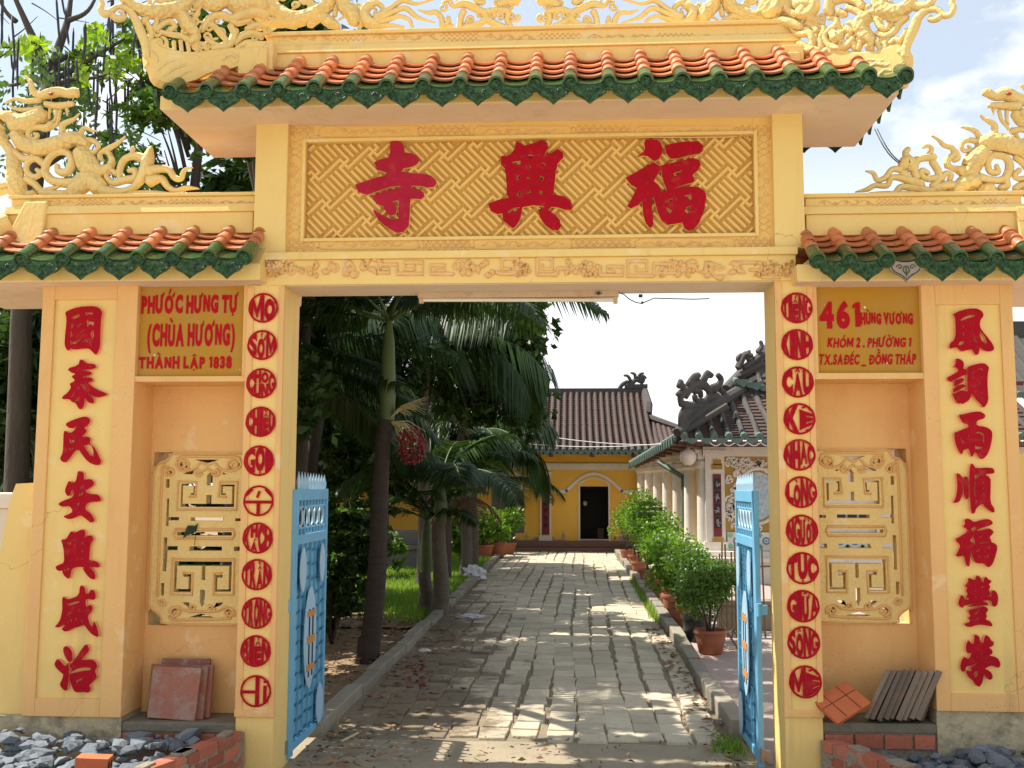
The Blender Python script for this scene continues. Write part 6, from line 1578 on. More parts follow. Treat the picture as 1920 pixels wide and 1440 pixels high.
# plinth of bricks and steps
mb = MB()
mb.box(hx0, hx1+0.2, YH-0.55, YH+0.1, 0.0, zf-0.002, 0)
mb.box(hx0, hx1+0.2, YH-0.85, YH-0.55, -0.03, 0.10, 0)
st = mb.build('brick_plinth', [BKBRICK], hall)
mb = MB(); x = hx0
while x < hx1+0.1:
    mb.box(x, x+0.075, YH-0.57, YH-0.50, 0.12, zf-0.03, 0); x += 0.105
mb.build('upright_bricks', [BKBRICK], st)
# roof: main slope, skirt hip on the right
mb = MB(); gm = MB(); rd = MB()
ye_ = YH-0.85; ze_ = UZ(847, ye_, 1100)
yr_ = YH+3.0; zr_ = UZ(737, yr_, 1130)
rx1 = UX(1207, yr_); rx0 = hx0-0.5
n = int((rx1-rx0)/0.18)
sag = lambda t: -0.16*math.sin(math.pi*t)
def slope(t, x): return Vector((x, ye_+(yr_-ye_)*t, ze_+(zr_-ze_)*t+sag(t)))
T = np.linspace(0, 1, 9)
mb.add([slope(t, x) for t in T for x in (rx0, rx1)], [(2*i, 2*i+1, 2*i+3, 2*i+2) for i in range(8)], 0)
mb.add([Vector((x, 2*yr_-slope(t, x).y, slope(t, x).z)) for t in T for x in (rx0, rx1)], [(2*i, 2*i+1, 2*i+3, 2*i+2) for i in range(8)], 0)
q = random.Random(5)
for k in range(n+1):
    x = rx0+(rx1-rx0)*k/n
    m_ = 34
    pts = [slope(t, x)+Vector((0, 0, 0.045)) for t in np.linspace(0, 1, m_)]
    mb.tube(pts, [0.050+(0.008 if i % 2 else 0) for i in range(m_)], 8, 0)
    if k < n:
        for t in np.linspace(0.02, 0.98, 30):
            p = slope(t, x+0.5*(rx1-rx0)/n); w = 0.08
            mb.add([p+Vector((-w, 0, 0.035)), p+Vector((w, 0, 0.035)), p+Vector((w, 0.12, 0.02)), p+Vector((-w, 0.12, 0.02)), p+Vector((-w, 0, 0.0)), p+Vector((w, 0, 0.0))], [(0, 1, 2, 3), (4, 5, 1, 0)], 0)
    c = slope(0, x); gm.tube([c+Vector((0, -0.05, 0.03)), c+Vector((0, 0.25, 0.075))], 0.058, 8, 0)
    xm = x+0.5*(rx1-rx0)/n
    gm.prism([(-0.08, 0.03), (0.08, 0.03), (0.06, -0.05), (0, -0.10), (-0.06, -0.05)], [], lambda p: slope(0, xm)+Vector((p[0], -0.06, p[1])), lambda p: slope(0, xm)+Vector((p[0], -0.03, p[1])), 0)
hroof = mb.build('roof', [ROOFB], hall, smooth='auto')
# right skirt hip
mb = MB()
hipA = U(1216, 782, YH+1.6); hipB = U(1277, 806, YH+0.4)
eB = Vector((hipB.x, ye_+0.4, ze_+0.12))
for k in range(7):
    t = k/6
    a = Vector((rx1+(hipB.x-rx1)*t, 0, 0))
    top = hipA.lerp(hipB, t)+Vector((0, 0.5, 0)); bot = Vector((rx1+(hipB.x-rx1)*t*1.0, ye_, ze_+0.05+0.12*t))
    mb.tube([bot, (bot+top)/2-Vector((0, 0, 0.06)), top], 0.07, 8, 0)
mb.add([slope(0, rx1), Vector((hipB.x, ye_, ze_+0.12)), hipB+Vector((0, .5, 0)), hipA+Vector((0, .5, 0))], [(0, 1, 2, 3)], 0)
mb.build('skirt_roof', [ROOFB], hroof, smooth='auto')
rd.tube([hipA+Vector((-0.05, 0.3, 0.05)), hipB+Vector((0.05, 0.3, 0.06))], [0.10, 0.07], 6)
rd.tube([slope(1, rx1)+Vector((0.05, 0, 0.1)), slope(0.75, rx1)+Vector((0.10, 0, 0.16)), hipA+Vector((0, 0.2, 0.1))], [0.10, 0.12, 0.12], 6)
rd.box(rx0, rx1+0.12, yr_-0.10, yr_+0.10, zr_-0.1, zr_+0.14); rd.box(rx1-0.55, rx1+0.14, yr_-0.12, yr_+0.12, zr_+0.14, zr_+0.26)
rd.build('ridge', [ROOFD], hroof)
gm.build('green_eave', [GREENW], hroof, smooth='auto')
# soffit and rafters
mb = MB(); mb.add([(rx0, ye_, ze_-0.06), (hipB.x, ye_, ze_-0.06), (hipB.x, YH+0.1, zeave+0.42), (rx0, YH+0.1, zeave+0.42)], [(0, 1, 2, 3)])
x = rx0+0.2
while x < rx1:
    mb.box(x-0.05, x+0.05, YH-0.5, YH+0.05, zeave-0.06, zeave+0.06); x += 1.12
mb.build('eave_soffit', [BKBRICK], hroof)
# dragon on the ridge end
pf = front(yr_)
mb = MB()
for st in parse('1160,732,8 1166,722,8 1176,716,7 1180,724,6 1172,728,5; 1180,732,9 1186,718,9 1194,712,9 1204,716,8 1208,708,6; 1186,722,7 1178,706,6 1170,704,4; 1192,714,7 1190,702,6 1183,699,4; 1196,712,7 1200,702,6 1207,700,4; 1204,720,7 1200,730,8 1208,733,8; 1165,734,9 1185,734,9 1206,734,9; 1200,712,10 1206,706,7 1212,709,3'):
    stroke(mb, st, pf, NF, 0.08, seg=8, flute=0.1, n=4)
mb.build('ridge_dragon', [ROOFD], hroof, smooth=True)

# ================================================================== RIGHT HALL
YR = 13.0
rh = thing('side_hall', 'white and mustard fronted temple hall with dark ridged roofs behind the right gate leaf', 'temple hall', (UX(1360, YR), YR, 0))
zrf = UZ(1032, YR, 1340); zre = UZ(826, YR, 1350)
zR = lambda py, px=1380: UZ(py, YR, px)
xR = lambda px: UX(px, YR)
xl0 = xR(1322)
far = Vector((UX(1202, YH-0.9), YH-0.9, 0))
mb = MB()
mb.box(xl0+0.05, xR(2000), YR+0.05, YR+0.3, zrf, zR(838), 0)
# side wall running back
d = (Vector((far.x, far.y, 0))-Vector((xl0, YR, 0))); Ls_ = d.length; d.normalize(); nrm_ = Vector((d.y, -d.x, 0))
if nrm_.x > 0: nrm_ = -nrm_
def sw(s, z, o): return Vector((xl0, YR, 0))+d*s+nrm_*o+Vector((0, 0, z))
zsw = UZ(868, YR+3, 1280)
mb.hexa([sw(0, zrf-0.4, -0.5), sw(Ls_, zrf-0.4, -0.5), sw(Ls_, zrf-0.4, -0.7), sw(0, zrf-0.4, -0.7), sw(0, zsw+0.2, -0.5), sw(Ls_, zsw+0.2, -0.5), sw(Ls_, zsw+0.2, -0.7), sw(0, zsw+0.2, -0.7)], 1)
mb.build('wall', [WHITE, YWALL], rh)
# platform with a ceramic tile band
mb = MB()
mb.box(xR(1300), xR(2000), YR-0.55, YR+6, -0.02, zrf-0.17, 0)
mb.box(xR(1296), xR(2004), YR-0.62, YR+6, zrf-0.17, zrf-0.10, 0)
mb.box(xR(1310), xR(2000), YR-0.35, YR+0.2, zrf-0.10, zrf, 0)
pf_ = mb.build('platform', [WHITE], rh)
# columns along the side
for k in range(7):
    s = 0.15+k*(Ls_-0.3)/6
    mb = MB()
    c = sw(s, 0, 0)
    mb.lathe((c.x, c.y, 0), [(0.17, zrf-0.5), (0.17, zrf+0.10), (0.13, zrf+0.14), (0.12, zsw-0.18), (0.17, zsw-0.13), (0.17, zsw-0.04), (0.13, zsw), (0.0, zsw)], 14)
    mb.build('column', [WHITE], rh, smooth='auto')
mb = MB()
for z0, z1, o0, o1 in ((zsw, zsw+0.12, 0.13, -0.13), (zsw+0.12, zsw+0.2, 0.18, -0.6)):
    mb.hexa([sw(0, z0, o0), sw(Ls_, z0, o0), sw(Ls_, z0, o1), sw(0, z0, o1), sw(0, z1, o0), sw(Ls_, z1, o0), sw(Ls_, z1, o1), sw(0, z1, o1)])
mb.build('side_beam', [WHITE], rh)
mb = MB()
for k in range(3):
    s = 1.6+k*2.1
    mb.hexa([sw(s, zrf+0.2, -0.49), sw(s+0.7, zrf+0.2, -0.49), sw(s+0.7, zrf+0.2, -0.47), sw(s, zrf+0.2, -0.47), sw(s, zsw-0.3, -0.49), sw(s+0.7, zsw-0.3, -0.49), sw(s+0.7, zsw-0.3, -0.47), sw(s, zsw-0.3, -0.47)])
mb.build('grey_window', [BLUEW], rh)
# front piers and plaque
def pier(px0, px1, py0, py1, m, y0=-0.02, y1=0.1):
    mb = MB(); mb.box(xR(px0), xR(px1), YR+y0, YR+y1, zR(py1), zR(py0)); return mb
mb = pier(1322, 1358, 850, 1032, WHITE, -0.05, 0.2); mb.box(xR(1318), xR(1362), YR-0.08, YR+0.2, zR(852), zR(844)); mb.box(xR(1318), xR(2000), YR-0.04, YR+0.2, zR(856), zR(838))
mb.box(xR(1318), xR(1362), YR-0.08, YR+0.2, zrf, zrf+0.16)
for px in (1480, 1640, 1800): mb.box(xR(px), xR(px+34), YR-0.05, YR+0.2, zR(1032), zR(850))
mb.build('front_pier', [WHITE], rh)
mb = MB(); mb.box(xR(1336), xR(1351), YR-0.075, YR-0.04, zR(1006), zR(889)); bd = mb.build('plaque_board', [REDPL], rh)
mb = MB()
for k in range(4):
    mb.box(xR(1338), xR(1349.5), YR-0.082, YR-0.07, zR(918+k*24), zR(897+k*24), 0)
    q = random.Random(k)
    for j in range(6):
        a = q.choice([0, math.pi/2, 0.7, -0.7]); l = 0.035; p = Vector((xR(1343.5)+q.uniform(-.03, .03), YR-0.085, zR(908+k*24)+q.uniform(-.05, .05))); dd = Vector((math.cos(a)*l, 0, math.sin(a)*l))
        mb.tube([p-dd, p+dd], 0.009, 4, 1)
mb.build('plaque_inlay', [INK, PALEINK], bd)
# mustard relief panel with white scrolls and a round opening
mb = MB(); mb.box(xR(1359), xR(1482), YR-0.005, YR+0.1, zR(996), zR(856)); rp = mb.build('mustard_panel', [MUST], rh)
mb = MB(); pf = front(YR-0.01)
q = random.Random(12)
edge = [(1366, 862), (1372, 880), (1366, 900), (1374, 915), (1366, 930), (1370, 950), (1364, 970), (1376, 985), (1395, 988), (1420, 990)]
for k in range(46):
    i = q.randrange(len(edge)); x, y = edge[i]; x += q.uniform(-3, 10); y += q.uniform(-8, 8)
    stroke(mb, spiral(x, y, q.uniform(4, 9), 1, q.uniform(0, 6), 1.0, 5, 3, 8), pf, NF, 0.02, seg=6, flute=0, n=2)
for k in range(26):
    stroke(mb, spiral(1380+q.uniform(0, 60), 866+q.uniform(-4, 16)*(1 if k % 2 else 0.4), q.uniform(4, 8), 1, q.uniform(0, 6), 1.0, 5, 3, 8), pf, NF, 0.02, seg=6, flute=0, n=2)
stroke(mb, [(1421+40*math.cos(t), 930+52*math.sin(t), 7) for t in np.linspace(0.6, 5.7, 26)], pf, NF, 0.03, seg=8, flute=0, n=2)
mb.build('white_scrollwork', [WHITE], rp, smooth=True)
mb = MB(); mb.prism([(1421+34*math.cos(t), 930+45*math.sin(t)) for t in np.linspace(0, 6.283, 25)[:-1]], [], lambda p: U(p[0], p[1], YR-0.012), lambda p: U(p[0], p[1], YR), 0)
mb.build('round_medallion', [BLUEW], rp)
mb = pier(1337, 1352, 862, 872, MUST, -0.07, -0.04); mb.box(xR(1334), xR(1354), YR-0.07, YR-0.045, zR(880), zR(870)); mb.box(xR(1334), xR(1354), YR-0.07, YR-0.045, zR(1018), zR(1008)); mb.build('mustard_ornament', [MUST], rh)
# flower tiles in the dado seen through the right lattice
mb = MB()
mb.box(xR(1362), xR(1800), YR-0.012, YR+0.02, zR(1032), zR(998), 0)
x = xR(1366); k = 0
while x < xR(1790):
    c = Vector((x+0.13, YR-0.014, zR(1014)))
    for r, m_, dy in ((0.115, 3, 0), (0.075, 1, -0.004), (0.04, 3, -0.008), (0.022, 1, -0.012)):
        vs = [c+Vector((r*math.cos(t), dy, r*math.sin(t))) for t in np.linspace(0, 6.283, 13)[:-1]]
        mb.add(vs, [tuple(range(12))], m_ if r > 0.03 else 1)
    for sx_ in (-1, 1):
        for sz_ in (-1, 1):
            p = c+Vector((sx_*0.115, 0.001, sz_*0.10)); mb.add([p+Vector((0.055*math.cos(t), 0, 0.055*math.sin(t))) for t in np.linspace(0, 6.283, 7)[:-1]], [tuple(range(6))], 2)
    x += 0.27; k += 1
mb.build('flower_tile_dado', [WHITE, TILEBL, TILEGR, WHITE], rh)
mb = MB()
for k in range(26): mb.box(xR(1480)+k*0.21, xR(1480)+k*0.21+0.16, YR-0.03, YR+0.0, zR(974), zR(962))
mb.build('dark_pierced_bricks', [INK], rh)
# roofs: lower hip, upper tier
mb = MB(); gm = MB(); rd = MB()
eL = U(1270, 822, YR-0.75); eR = Vector((xR(1950), YR-0.75, eL.z))
bk = U(1183, 872, YH-1.0)                 # far end of the side eave
ridge0 = U(1300, 780, YR+1.0); 
top0 = U(1418, 722, YR+1.6); topR = Vector((xR(1950), YR+1.6, top0.z))
def quadmap(a, b, c_, d_): return lambda u, v: (a*(1-u)+b*u)*(1-v)+(d_*(1-u)+c_*u)*v
fr_ = quadmap(eL, eR, topR, U(1290, 800, YR+0.6)*0.0+Vector((top0.x-0.9, YR+1.6, top0.z-0.18)))
n = 26
hipT = Vector((top0.x, YR+1.6, top0.z))
# front slope: rows from the eave up to the hip line / top
def ytop(x):
    if x < hipT.x:
        t = (x-eL.x)/(hipT.x-eL.x); return eL.lerp(hipT, max(0.02, t))
    return Vector((x, hipT.y, hipT.z))
nr = 24
for k in range(nr):
    x = eL.x+0.12+k*0.27
    b = Vector((x, eL.y, eL.z)); t = ytop(x)
    mb.tube([b+Vector((0, 0, 0.05)), (b+t)/2+Vector((0, 0, 0.0)), t+Vector((0, 0, 0.03))], 0.06, 8, 0)
    gm.tube([b+Vector((0, -0.05, 0.03)), b+Vector((0, 0.2, 0.10))], 0.07, 8)
    x2 = x+0.135; b2 = Vector((x2, eL.y, eL.z))
    gm.prism([(-0.12, 0.04), (-0.05, 0.0), (0.05, 0.0), (0.12, 0.04), (0.10, -0.05), (0, -0.11), (-0.10, -0.05)], [], lambda p: b2+Vector((p[0], -0.06, p[1])), lambda p: b2+Vector((p[0], -0.03, p[1])), 0)
    t2 = ytop(x2)
    m_ = 14
    for i in range(m_):
        p = b2.lerp(t2, i/m_); p1 = b2.lerp(t2, (i+1)/m_)
        mb.add([p+Vector((-0.09, 0, 0.03)), p+Vector((0.09, 0, 0.03)), p1+Vector((0.09, 0, 0.0)), p1+Vector((-0.09, 0, 0.0)), p+Vector((-0.09, 0, -0.01)), p+Vector((0.09, 0, -0.01))], [(0, 1, 2, 3), (4, 5, 1, 0)], 1)
mb.add([eL, eR, topR, hipT], [(0, 1, 2, 3)], 1)
mb.add([eL, hipT, Vector((hipT.x, YH, hipT.z)), bk+Vector((0, 0, 0))], [(0, 1, 2, 3)], 1)
# side slope rows
for k in range(24):
    t = (k+0.5)/24
    b = eL.lerp(bk, t); tp = b+Vector((0.95, 0.0, 0.62))
    mb.tube([b+Vector((0, 0, 0.04)), tp], 0.06, 6, 0)
    gm.tube([b+Vector((-0.05, 0, 0.02)), b+Vector((0.2, 0, 0.12))], 0.07, 8)
    b2 = eL.lerp(bk, t+0.02)
    gm.prism([(-0.12, 0.04), (0.12, 0.04), (0.10, -0.05), (0, -0.11), (-0.10, -0.05)], [], lambda p: b2+Vector((-0.06, p[0], p[1])), lambda p: b2+Vector((-0.03, p[0], p[1])), 0)
lroof = mb.build('roof', [ROOFD, ROOFB], rh, smooth='auto')
gm.build('green_eave', [GREENW], lroof, smooth='auto')
mb = MB()
mb.add([eL+Vector((0.02, 0.02, -0.05)), bk+Vector((0.02, 0, -0.05)), sw(Ls_, zsw+0.22, -0.4), sw(0, zsw+0.22, -0.4)], [(0, 1, 2, 3)])
mb.add([eL+Vector((0.02, 0.02, -0.05)), eR+Vector((0, 0.02, -0.05)), Vector((eR.x, YR+0.1, zR(838))), Vector((xl0, YR+0.1, zR(838)))], [(0, 1, 2, 3)])
for k in range(10):
    t = (k+0.4)/10; b = eL.lerp(bk, t)+Vector((0.05, 0, -0.07)); e_ = sw(Ls_*t, zsw+0.16, -0.3)
    mb.tube([b, e_], 0.035, 6)
mb.build('eave_soffit', [BKBRICK], lroof)
# hip ridge with a scroll ornament
rd.tube([eL+Vector((0.0, 0, 0.10)), eL.lerp(hipT, 0.3)+Vector((0, 0, 0.17)), eL.lerp(hipT, 0.65)+Vector((0, 0, 0.13)), hipT+Vector((0, 0, 0.12))], [0.09, 0.13, 0.11, 0.10], 8)
rd.box(hipT.x-0.1, topR.x, hipT.y-0.1, hipT.y+0.1, hipT.z-0.1, hipT.z+0.16)
rd.build('ridge', [ROOFD], lroof)
dirv = (hipT-eL); dirv.z = 0; dirv.normalize(); Nh = Vector((dirv.y, -dirv.x, 0)); Nh = Nh if Nh.y < 0 else -Nh
ph = lambda px, py: UP(px, py, eL.lerp(hipT, 0.35), Nh)
mb = MB()
for st in parse('1280,800,18 1282,780,18 1300,772,16 1330,766,14 1360,758,12; 1278,760,8 1276,745,9 1283,735,9 1279,722,8; 1285,742,10 1296,726,11 1312,720,11 1326,727,11 1330,742,10 1320,754,9 1306,752,8 1302,742,7; 1277,716,9 1273,725,7; 1290,722,8 1300,708,8 1310,704,7; 1318,716,10 1326,702,9 1334,704,6; 1334,730,10 1346,724,9 1352,712,8 1346,703,6; 1330,748,9 1344,744,9 1350,752,8; 1283,762,12 1300,762,10 1316,762,10 1340,758,10; 1276,735,6 1271,740,6; 1300,732,7 1312,734,7 1314,744,6; 1350,730,7 1358,738,7 1352,748,6; 1360,752,9 1378,746,8 1396,738,8'):
    stroke(mb, st, ph, Nh, 0.06, seg=8, flute=0.12, n=4)
mb.build('scroll_ornament', [ROOFD], lroof, smooth=True)
# upper tier
mb = MB(); gm = MB()
uL = U(1372, 742, YR+1.0); uT = Vector((UX(1470, YR+3.0, 640), YR+3.0, UZ(628, YR+3.0, 1470)))
uR = Vector((xR(2300), uL.y, uL.z)); uTR = Vector((uR.x, uT.y, uT.z))
uL2 = U(1425, 672, YR+1.4)
for k in range(30):
    x = uL.x+0.1+k*0.26; b = Vector((x, uL.y, uL.z+max(0, 0.30*(1-(x-uL.x)/1.2)))); t_ = Vector((x, uT.y, uT.z)) if x > uT.x else uL.lerp(uT, (x-uL.x)/(uT.x-uL.x))
    mb.tube([b, (b+t_)/2-Vector((0, 0, 0.05)), t_], 0.06, 8)
    gm.prism([(-0.12, 0.05), (0.12, 0.05), (0.10, -0.05), (0, -0.11), (-0.10, -0.05)], [], lambda p: b+Vector((p[0]+0.13, -0.04, p[1])), lambda p: b+Vector((p[0]+0.13, -0.01, p[1])), 0)
    gm.tube([b+Vector((0, -0.05, 0.0)), b+Vector((0, 0.2, 0.06))], 0.065, 8)
mb.add([uL, uR, uTR, uT], [(0, 1, 2, 3)]); mb.add([uL, uT, Vector((uT.x, YH, uT.z)), Vector((uL.x, YH, uL.z))], [(0, 1, 2, 3)])
up_ = mb.build('upper_roof', [ROOFD], rh, smooth='auto')
gm.build('green_eave', [GREENW], up_, smooth='auto')
mb = MB(); mb.tube([uL+Vector((-0.1, 0, 0.12)), uL.lerp(uT, 0.5)+Vector((0, 0, 0.1)), uT+Vector((0, 0, 0.1))], 0.11, 8); mb.box(uT.x, uTR.x, uT.y-0.12, uT.y+0.12, uT.z-0.1, uT.z+0.25)
pu = front(YR+1.2)
for st in parse('1384,690,14 1390,676,13 1398,664,12 1410,668,10; 1396,690,14 1408,682,14 1420,672,12 1432,664,12; 1386,705,12 1400,698,14 1415,690,14 1430,682,14; 1420,660,10 1428,650,9 1426,640,7; 1388,680,9 1383,672,8 1390,664,6; 1404,676,9 1400,664,8 1406,658,6'):
    stroke(mb, st, pu, NF, 0.08, seg=8, flute=0.12, n=4)
mb.build('ridge', [ROOFD], up_, smooth='auto')
mb = MB(); mb.box(uL.x+0.6, uR.x, YR+1.3, YR+1.5, hipT.z-0.1, uL.z+0.3); mb.build('clerestory_wall', [REDPL], rh)
# brace under the side eave
mb = MB(); mb.tube([U(1235, 866, YR+2.0), U(1280, 894, YR+1.5)], 0.05, 6); mb.tube([U(1280, 894, YR+1.5), U(1281, 990, YR+1.5)], 0.035, 6); mb.build('eave_brace', [GREENW], rh)

# lantern, cables
ln = thing('paper_lantern', 'round white lantern hanging at the corner eave of the side hall', 'lantern', U(1290, 857, YR-0.4))
c = U(1290, 857, YR-0.4); r = 0.155
mb = MB(); mb.lathe(c, [(0.04, 0.98*r), (0.5*r, 0.86*r), (0.86*r, 0.5*r), (r, 0.0), (0.86*r, -0.5*r), (0.5*r, -0.86*r), (0.04, -0.98*r), (0.0, -0.98*r)], 18); mb.build('globe', [LANTERN], ln, smooth='auto')
mb = MB(); mb.lathe(c, [(0.05, 0.96*r), (0.05, 1.12*r), (0.0, 1.12*r)], 10); mb.tube([c+Vector((0, 0, 1.1*r)), c+Vector((0, 0.0, 0.33))], 0.006, 6); mb.tube([c-Vector((0, 0, r)), c-Vector((0, 0, 1.25*r))], [0.04, 0.02], 8); mb.build('cap', [STEEL], ln)
for k, (p0, p1, p2) in enumerate((((985, 811), (1110, 829), (1240, 834)), ((985, 832), (1110, 838), (1240, 832)))):
    mb = MB(); A_, B_, C_ = U(*p0, 16.0), U(*p1, 15.0), U(*p2, 14.0)
    mb.tube([A_*(1-t)**2+(B_*2-(A_+C_)/2)*2*t*(1-t)+C_*t*t for t in np.linspace(0, 1, 13)], 0.009, 5)
    o = mb.build('white_cable', [WIREW], None); tag(o, ['upper white cable strung across the courtyard to the side hall eave', 'lower white cable strung across the courtyard to the side hall eave'][k], 'cable', 'white cables over the courtyard')
mb = MB()
pp = [U(1330+i*4.2, 829+7*abs(math.sin(i*0.55)), YR-0.8) for i in range(32)]
mb.tube(pp, 0.010, 5); o = mb.build('light_string', [WIREW], None); tag(o, 'pale cord looped along the front eave of the side hall', 'cord')
# ================================================================== PLANTS
def leaf_cloud(name, blobs, n, size, m, parent, sd, flat=0.5, long_=2.2, holes=0.0, droop=0.2, gaps=2.2):
    """leaf-sized faces spread through ellipsoid clumps. blobs: (x, y, z, rx, ry, rz)"""
    g = np.random.default_rng(sd)
    B_ = np.array(blobs, float); vol = (B_[:, 3]*B_[:, 4]*B_[:, 5])**0.7
    idx = g.choice(len(B_), n, p=vol/vol.sum())
    d = g.normal(size=(n, 3)); d /= np.linalg.norm(d, axis=1)[:, None]
    rr = g.uniform(0.25, 1.0, n)**0.5
    # sub clumps leave gaps: pull leaves to twig centres
    P_ = B_[idx, :3]+d*rr[:, None]*B_[idx, 3:]
    cell = size*long_*gaps
    tw = np.floor(P_/cell); hsh = (np.sin(tw @ np.array([12.9898, 78.233, 37.719]))*43758.5453) % 1.0
    ctr = (tw+0.5)*cell+(np.stack([hsh, (hsh*7.3) % 1, (hsh*13.7) % 1], 1)-0.5)*cell*0.6
    P_ = P_*0.72+ctr*0.28
    keep = hsh > holes
    P_ = P_[keep]; idx = idx[keep]; hs = hsh[keep]; n = len(P_)
    nrm = g.normal(size=(n, 3))*(1-flat)+np.array([0, 0, 1.0])*flat+(P_-B_[idx, :3])*0.4; nrm /= np.linalg.norm(nrm, axis=1)[:, None]
    t = g.normal(size=(n, 3)); t[:, 2] -= droop*2; t -= nrm*(t*nrm).sum(1)[:, None]; t /= np.linalg.norm(t, axis=1)[:, None]
    s = np.cross(nrm, t)
    L_ = size*g.uniform(0.6, 1.35, n)
    a = (t*L_[:, None])*long_*0.5; b = s*(L_*0.5)[:, None]
    f = nrm*(L_*0.12)[:, None]
    V = np.stack([P_-a, P_-a*0.1+b+f, P_+a-f*0.8, P_-a*0.1-b+f], 1).reshape(-1, 3)
    Q = np.arange(n*4).reshape(n, 4)
    rv = np.clip(hs*0.6+g.uniform(0, 0.4, n), 0, 1)
    return np_mesh(name, V, Q, m, parent, rv)
def fronds(name, root, specs, m, parent, sd, width=0.03, nl=46, ll=0.5, droop=0.9, keep=1.0):
    """specs: (azimuth, elevation, length, bend). feather leaves with hanging leaflets"""
    g = np.random.default_rng(sd); V = []; Q = []; rv = []; rach = MB()
    for az, el, Lf, bend in specs:
        h = np.array([math.cos(az), math.sin(az), 0.0]); side = np.array([-math.sin(az), math.cos(az), 0.0])
        pts = []; p = np.array(root, float); ang = el
        N_ = 26
        for i in range(N_+1):
            pts.append(p.copy()); ang2 = ang-bend*(i/N_)**1.3
            p = p+(h*math.cos(ang2)+np.array([0, 0, 1.0])*math.sin(ang2))*Lf/N_
        pts = np.array(pts)
        rach.tube([Vector(q) for q in pts[::2]], list(np.linspace(0.016, 0.003, len(pts[::2]))), 5)
        fr_ = g.uniform(0, 1)
        for j in range(nl):
            t = 0.14+0.85*j/nl; k = t*N_; i0 = min(int(k), N_-1)
            base = pts[i0]*(1-(k-i0))+pts[i0+1]*(k-i0); tan = pts[i0+1]-pts[i0]; tan /= np.linalg.norm(tan)
            l = ll*(math.sin(math.pi*min(1, 0.18+0.80*t))**0.7)*g.uniform(0.85, 1.1)
            for sgn in (-1, 1):
                if g.uniform() > keep: continue
                u = side*sgn*0.85+tan*0.55+np.array([0, 0, g.uniform(0.05, 0.35)]); u /= np.linalg.norm(u)
                q0 = base; q1 = base+u*l*0.5+np.array([0, 0, -droop*l*0.10]); q2 = base+u*l*0.85+np.array([0, 0, -droop*l*0.45])
                w = np.cross(u, np.array([0, 0, 1.0])+tan*0.3); w = w/np.linalg.norm(w)*width*0.5
                w = w+np.array([0, 0, width*0.2])*g.uniform(-1, 1)
                b_ = len(V)
                V += [q0-w*0.5, q0+w*0.5, q1+w, q1-w, q2]
                Q += [(b_, b_+1, b_+2, b_+3), (b_+3, b_+2, b_+4, b_+4)]
                rv += [fr_*0.6+g.uniform(0, 0.4)]*2
    V = np.array(V)
    T3 = []
    for a, b, c, d in Q:
        if c == d: T3 += [(a, b, c)]
        else: T3 += [(a, b, c), (a, c, d)]
    rv3 = []
    for (a, b, c, d), r in zip(Q, rv): rv3 += [r] if c == d else [r, r]
    o = np_mesh(name, V, T3, m, parent, rv3)
    rach.build('leaf_stems', [SHAFT], o, smooth=True)
    return o
def limb(mb, pts, r0, r1, seg=8):
    C = catmull([(p[0], p[1], p[2]) for p in pts], 5)
    mb.tube([Vector(c) for c in C], list(np.linspace(r0, r1, len(C))), seg)
def ringed(mb, p0, p1, r0, r1, n):
    p0, p1 = Vector(p0), Vector(p1); pts = []; rs = []
    for i in range(n*3+1):
        t = i/(n*3); pts.append(p0.lerp(p1, t)+Vector((0.02*math.sin(t*5), 0.02*math.cos(t*4)-0.02, 0))); rs.append((r0+(r1-r0)*t)*(1.0+(0.05 if i % 3 == 0 else 0)))
    mb.tube(pts, rs, 16)

# ---- potted shrubs beside the path
def potted(x, y, pr, ph, fr, fz, potm, lab, sd, m=BUSH, n=2600, sz=0.030, loose=0.0):
    t = thing('potted_shrub', lab, 'potted plant', (x, y, 0), 'potted shrubs along the right kerb')
    mb = MB()
    mb.lathe((x, y, 0), [(0.001, 0.0), (pr*0.66, 0.0), (pr*0.74, ph*0.05), (pr*0.93, ph*0.62), (pr*0.98, ph*0.84), (pr*1.07, ph*0.86), (pr*1.09, ph*0.93), (pr*1.06, ph), (pr*0.94, ph), (pr*0.9, ph*0.88), (0.001, ph*0.86)], 28)
    mb.build('pot', [potm], t, smooth='auto')
    mb = MB(); q = random.Random(sd)
    for k in range(5):
        a = q.uniform(0, 6.3); rr = fr*q.uniform(0.2, 0.6)
        limb(mb, [(x+q.uniform(-.03, .03), y+q.uniform(-.03, .03), ph*0.85), (x+rr*0.4*math.cos(a), y+rr*0.4*math.sin(a), ph+(fz-ph)*0.4), (x+rr*math.cos(a), y+rr*math.sin(a), fz)], 0.014, 0.005, 6)
    mb.build('stems', [BARK], t, smooth=True)
    bl = []
    for k in range(9):
        a = q.uniform(0, 6.3); rr = fr*q.uniform(0.1, 0.62)
        s = fr*q.uniform(0.44, 0.66)
        bl.append((x+rr*math.cos(a), y+rr*math.sin(a), fz+fr*q.uniform(-0.45, 0.55), s, s, s*0.8))
    leaf_cloud('foliage', bl, n, sz, m, t, sd, 0.4, 1.7, 0.12+loose, 0.1, 1.6)
    return t
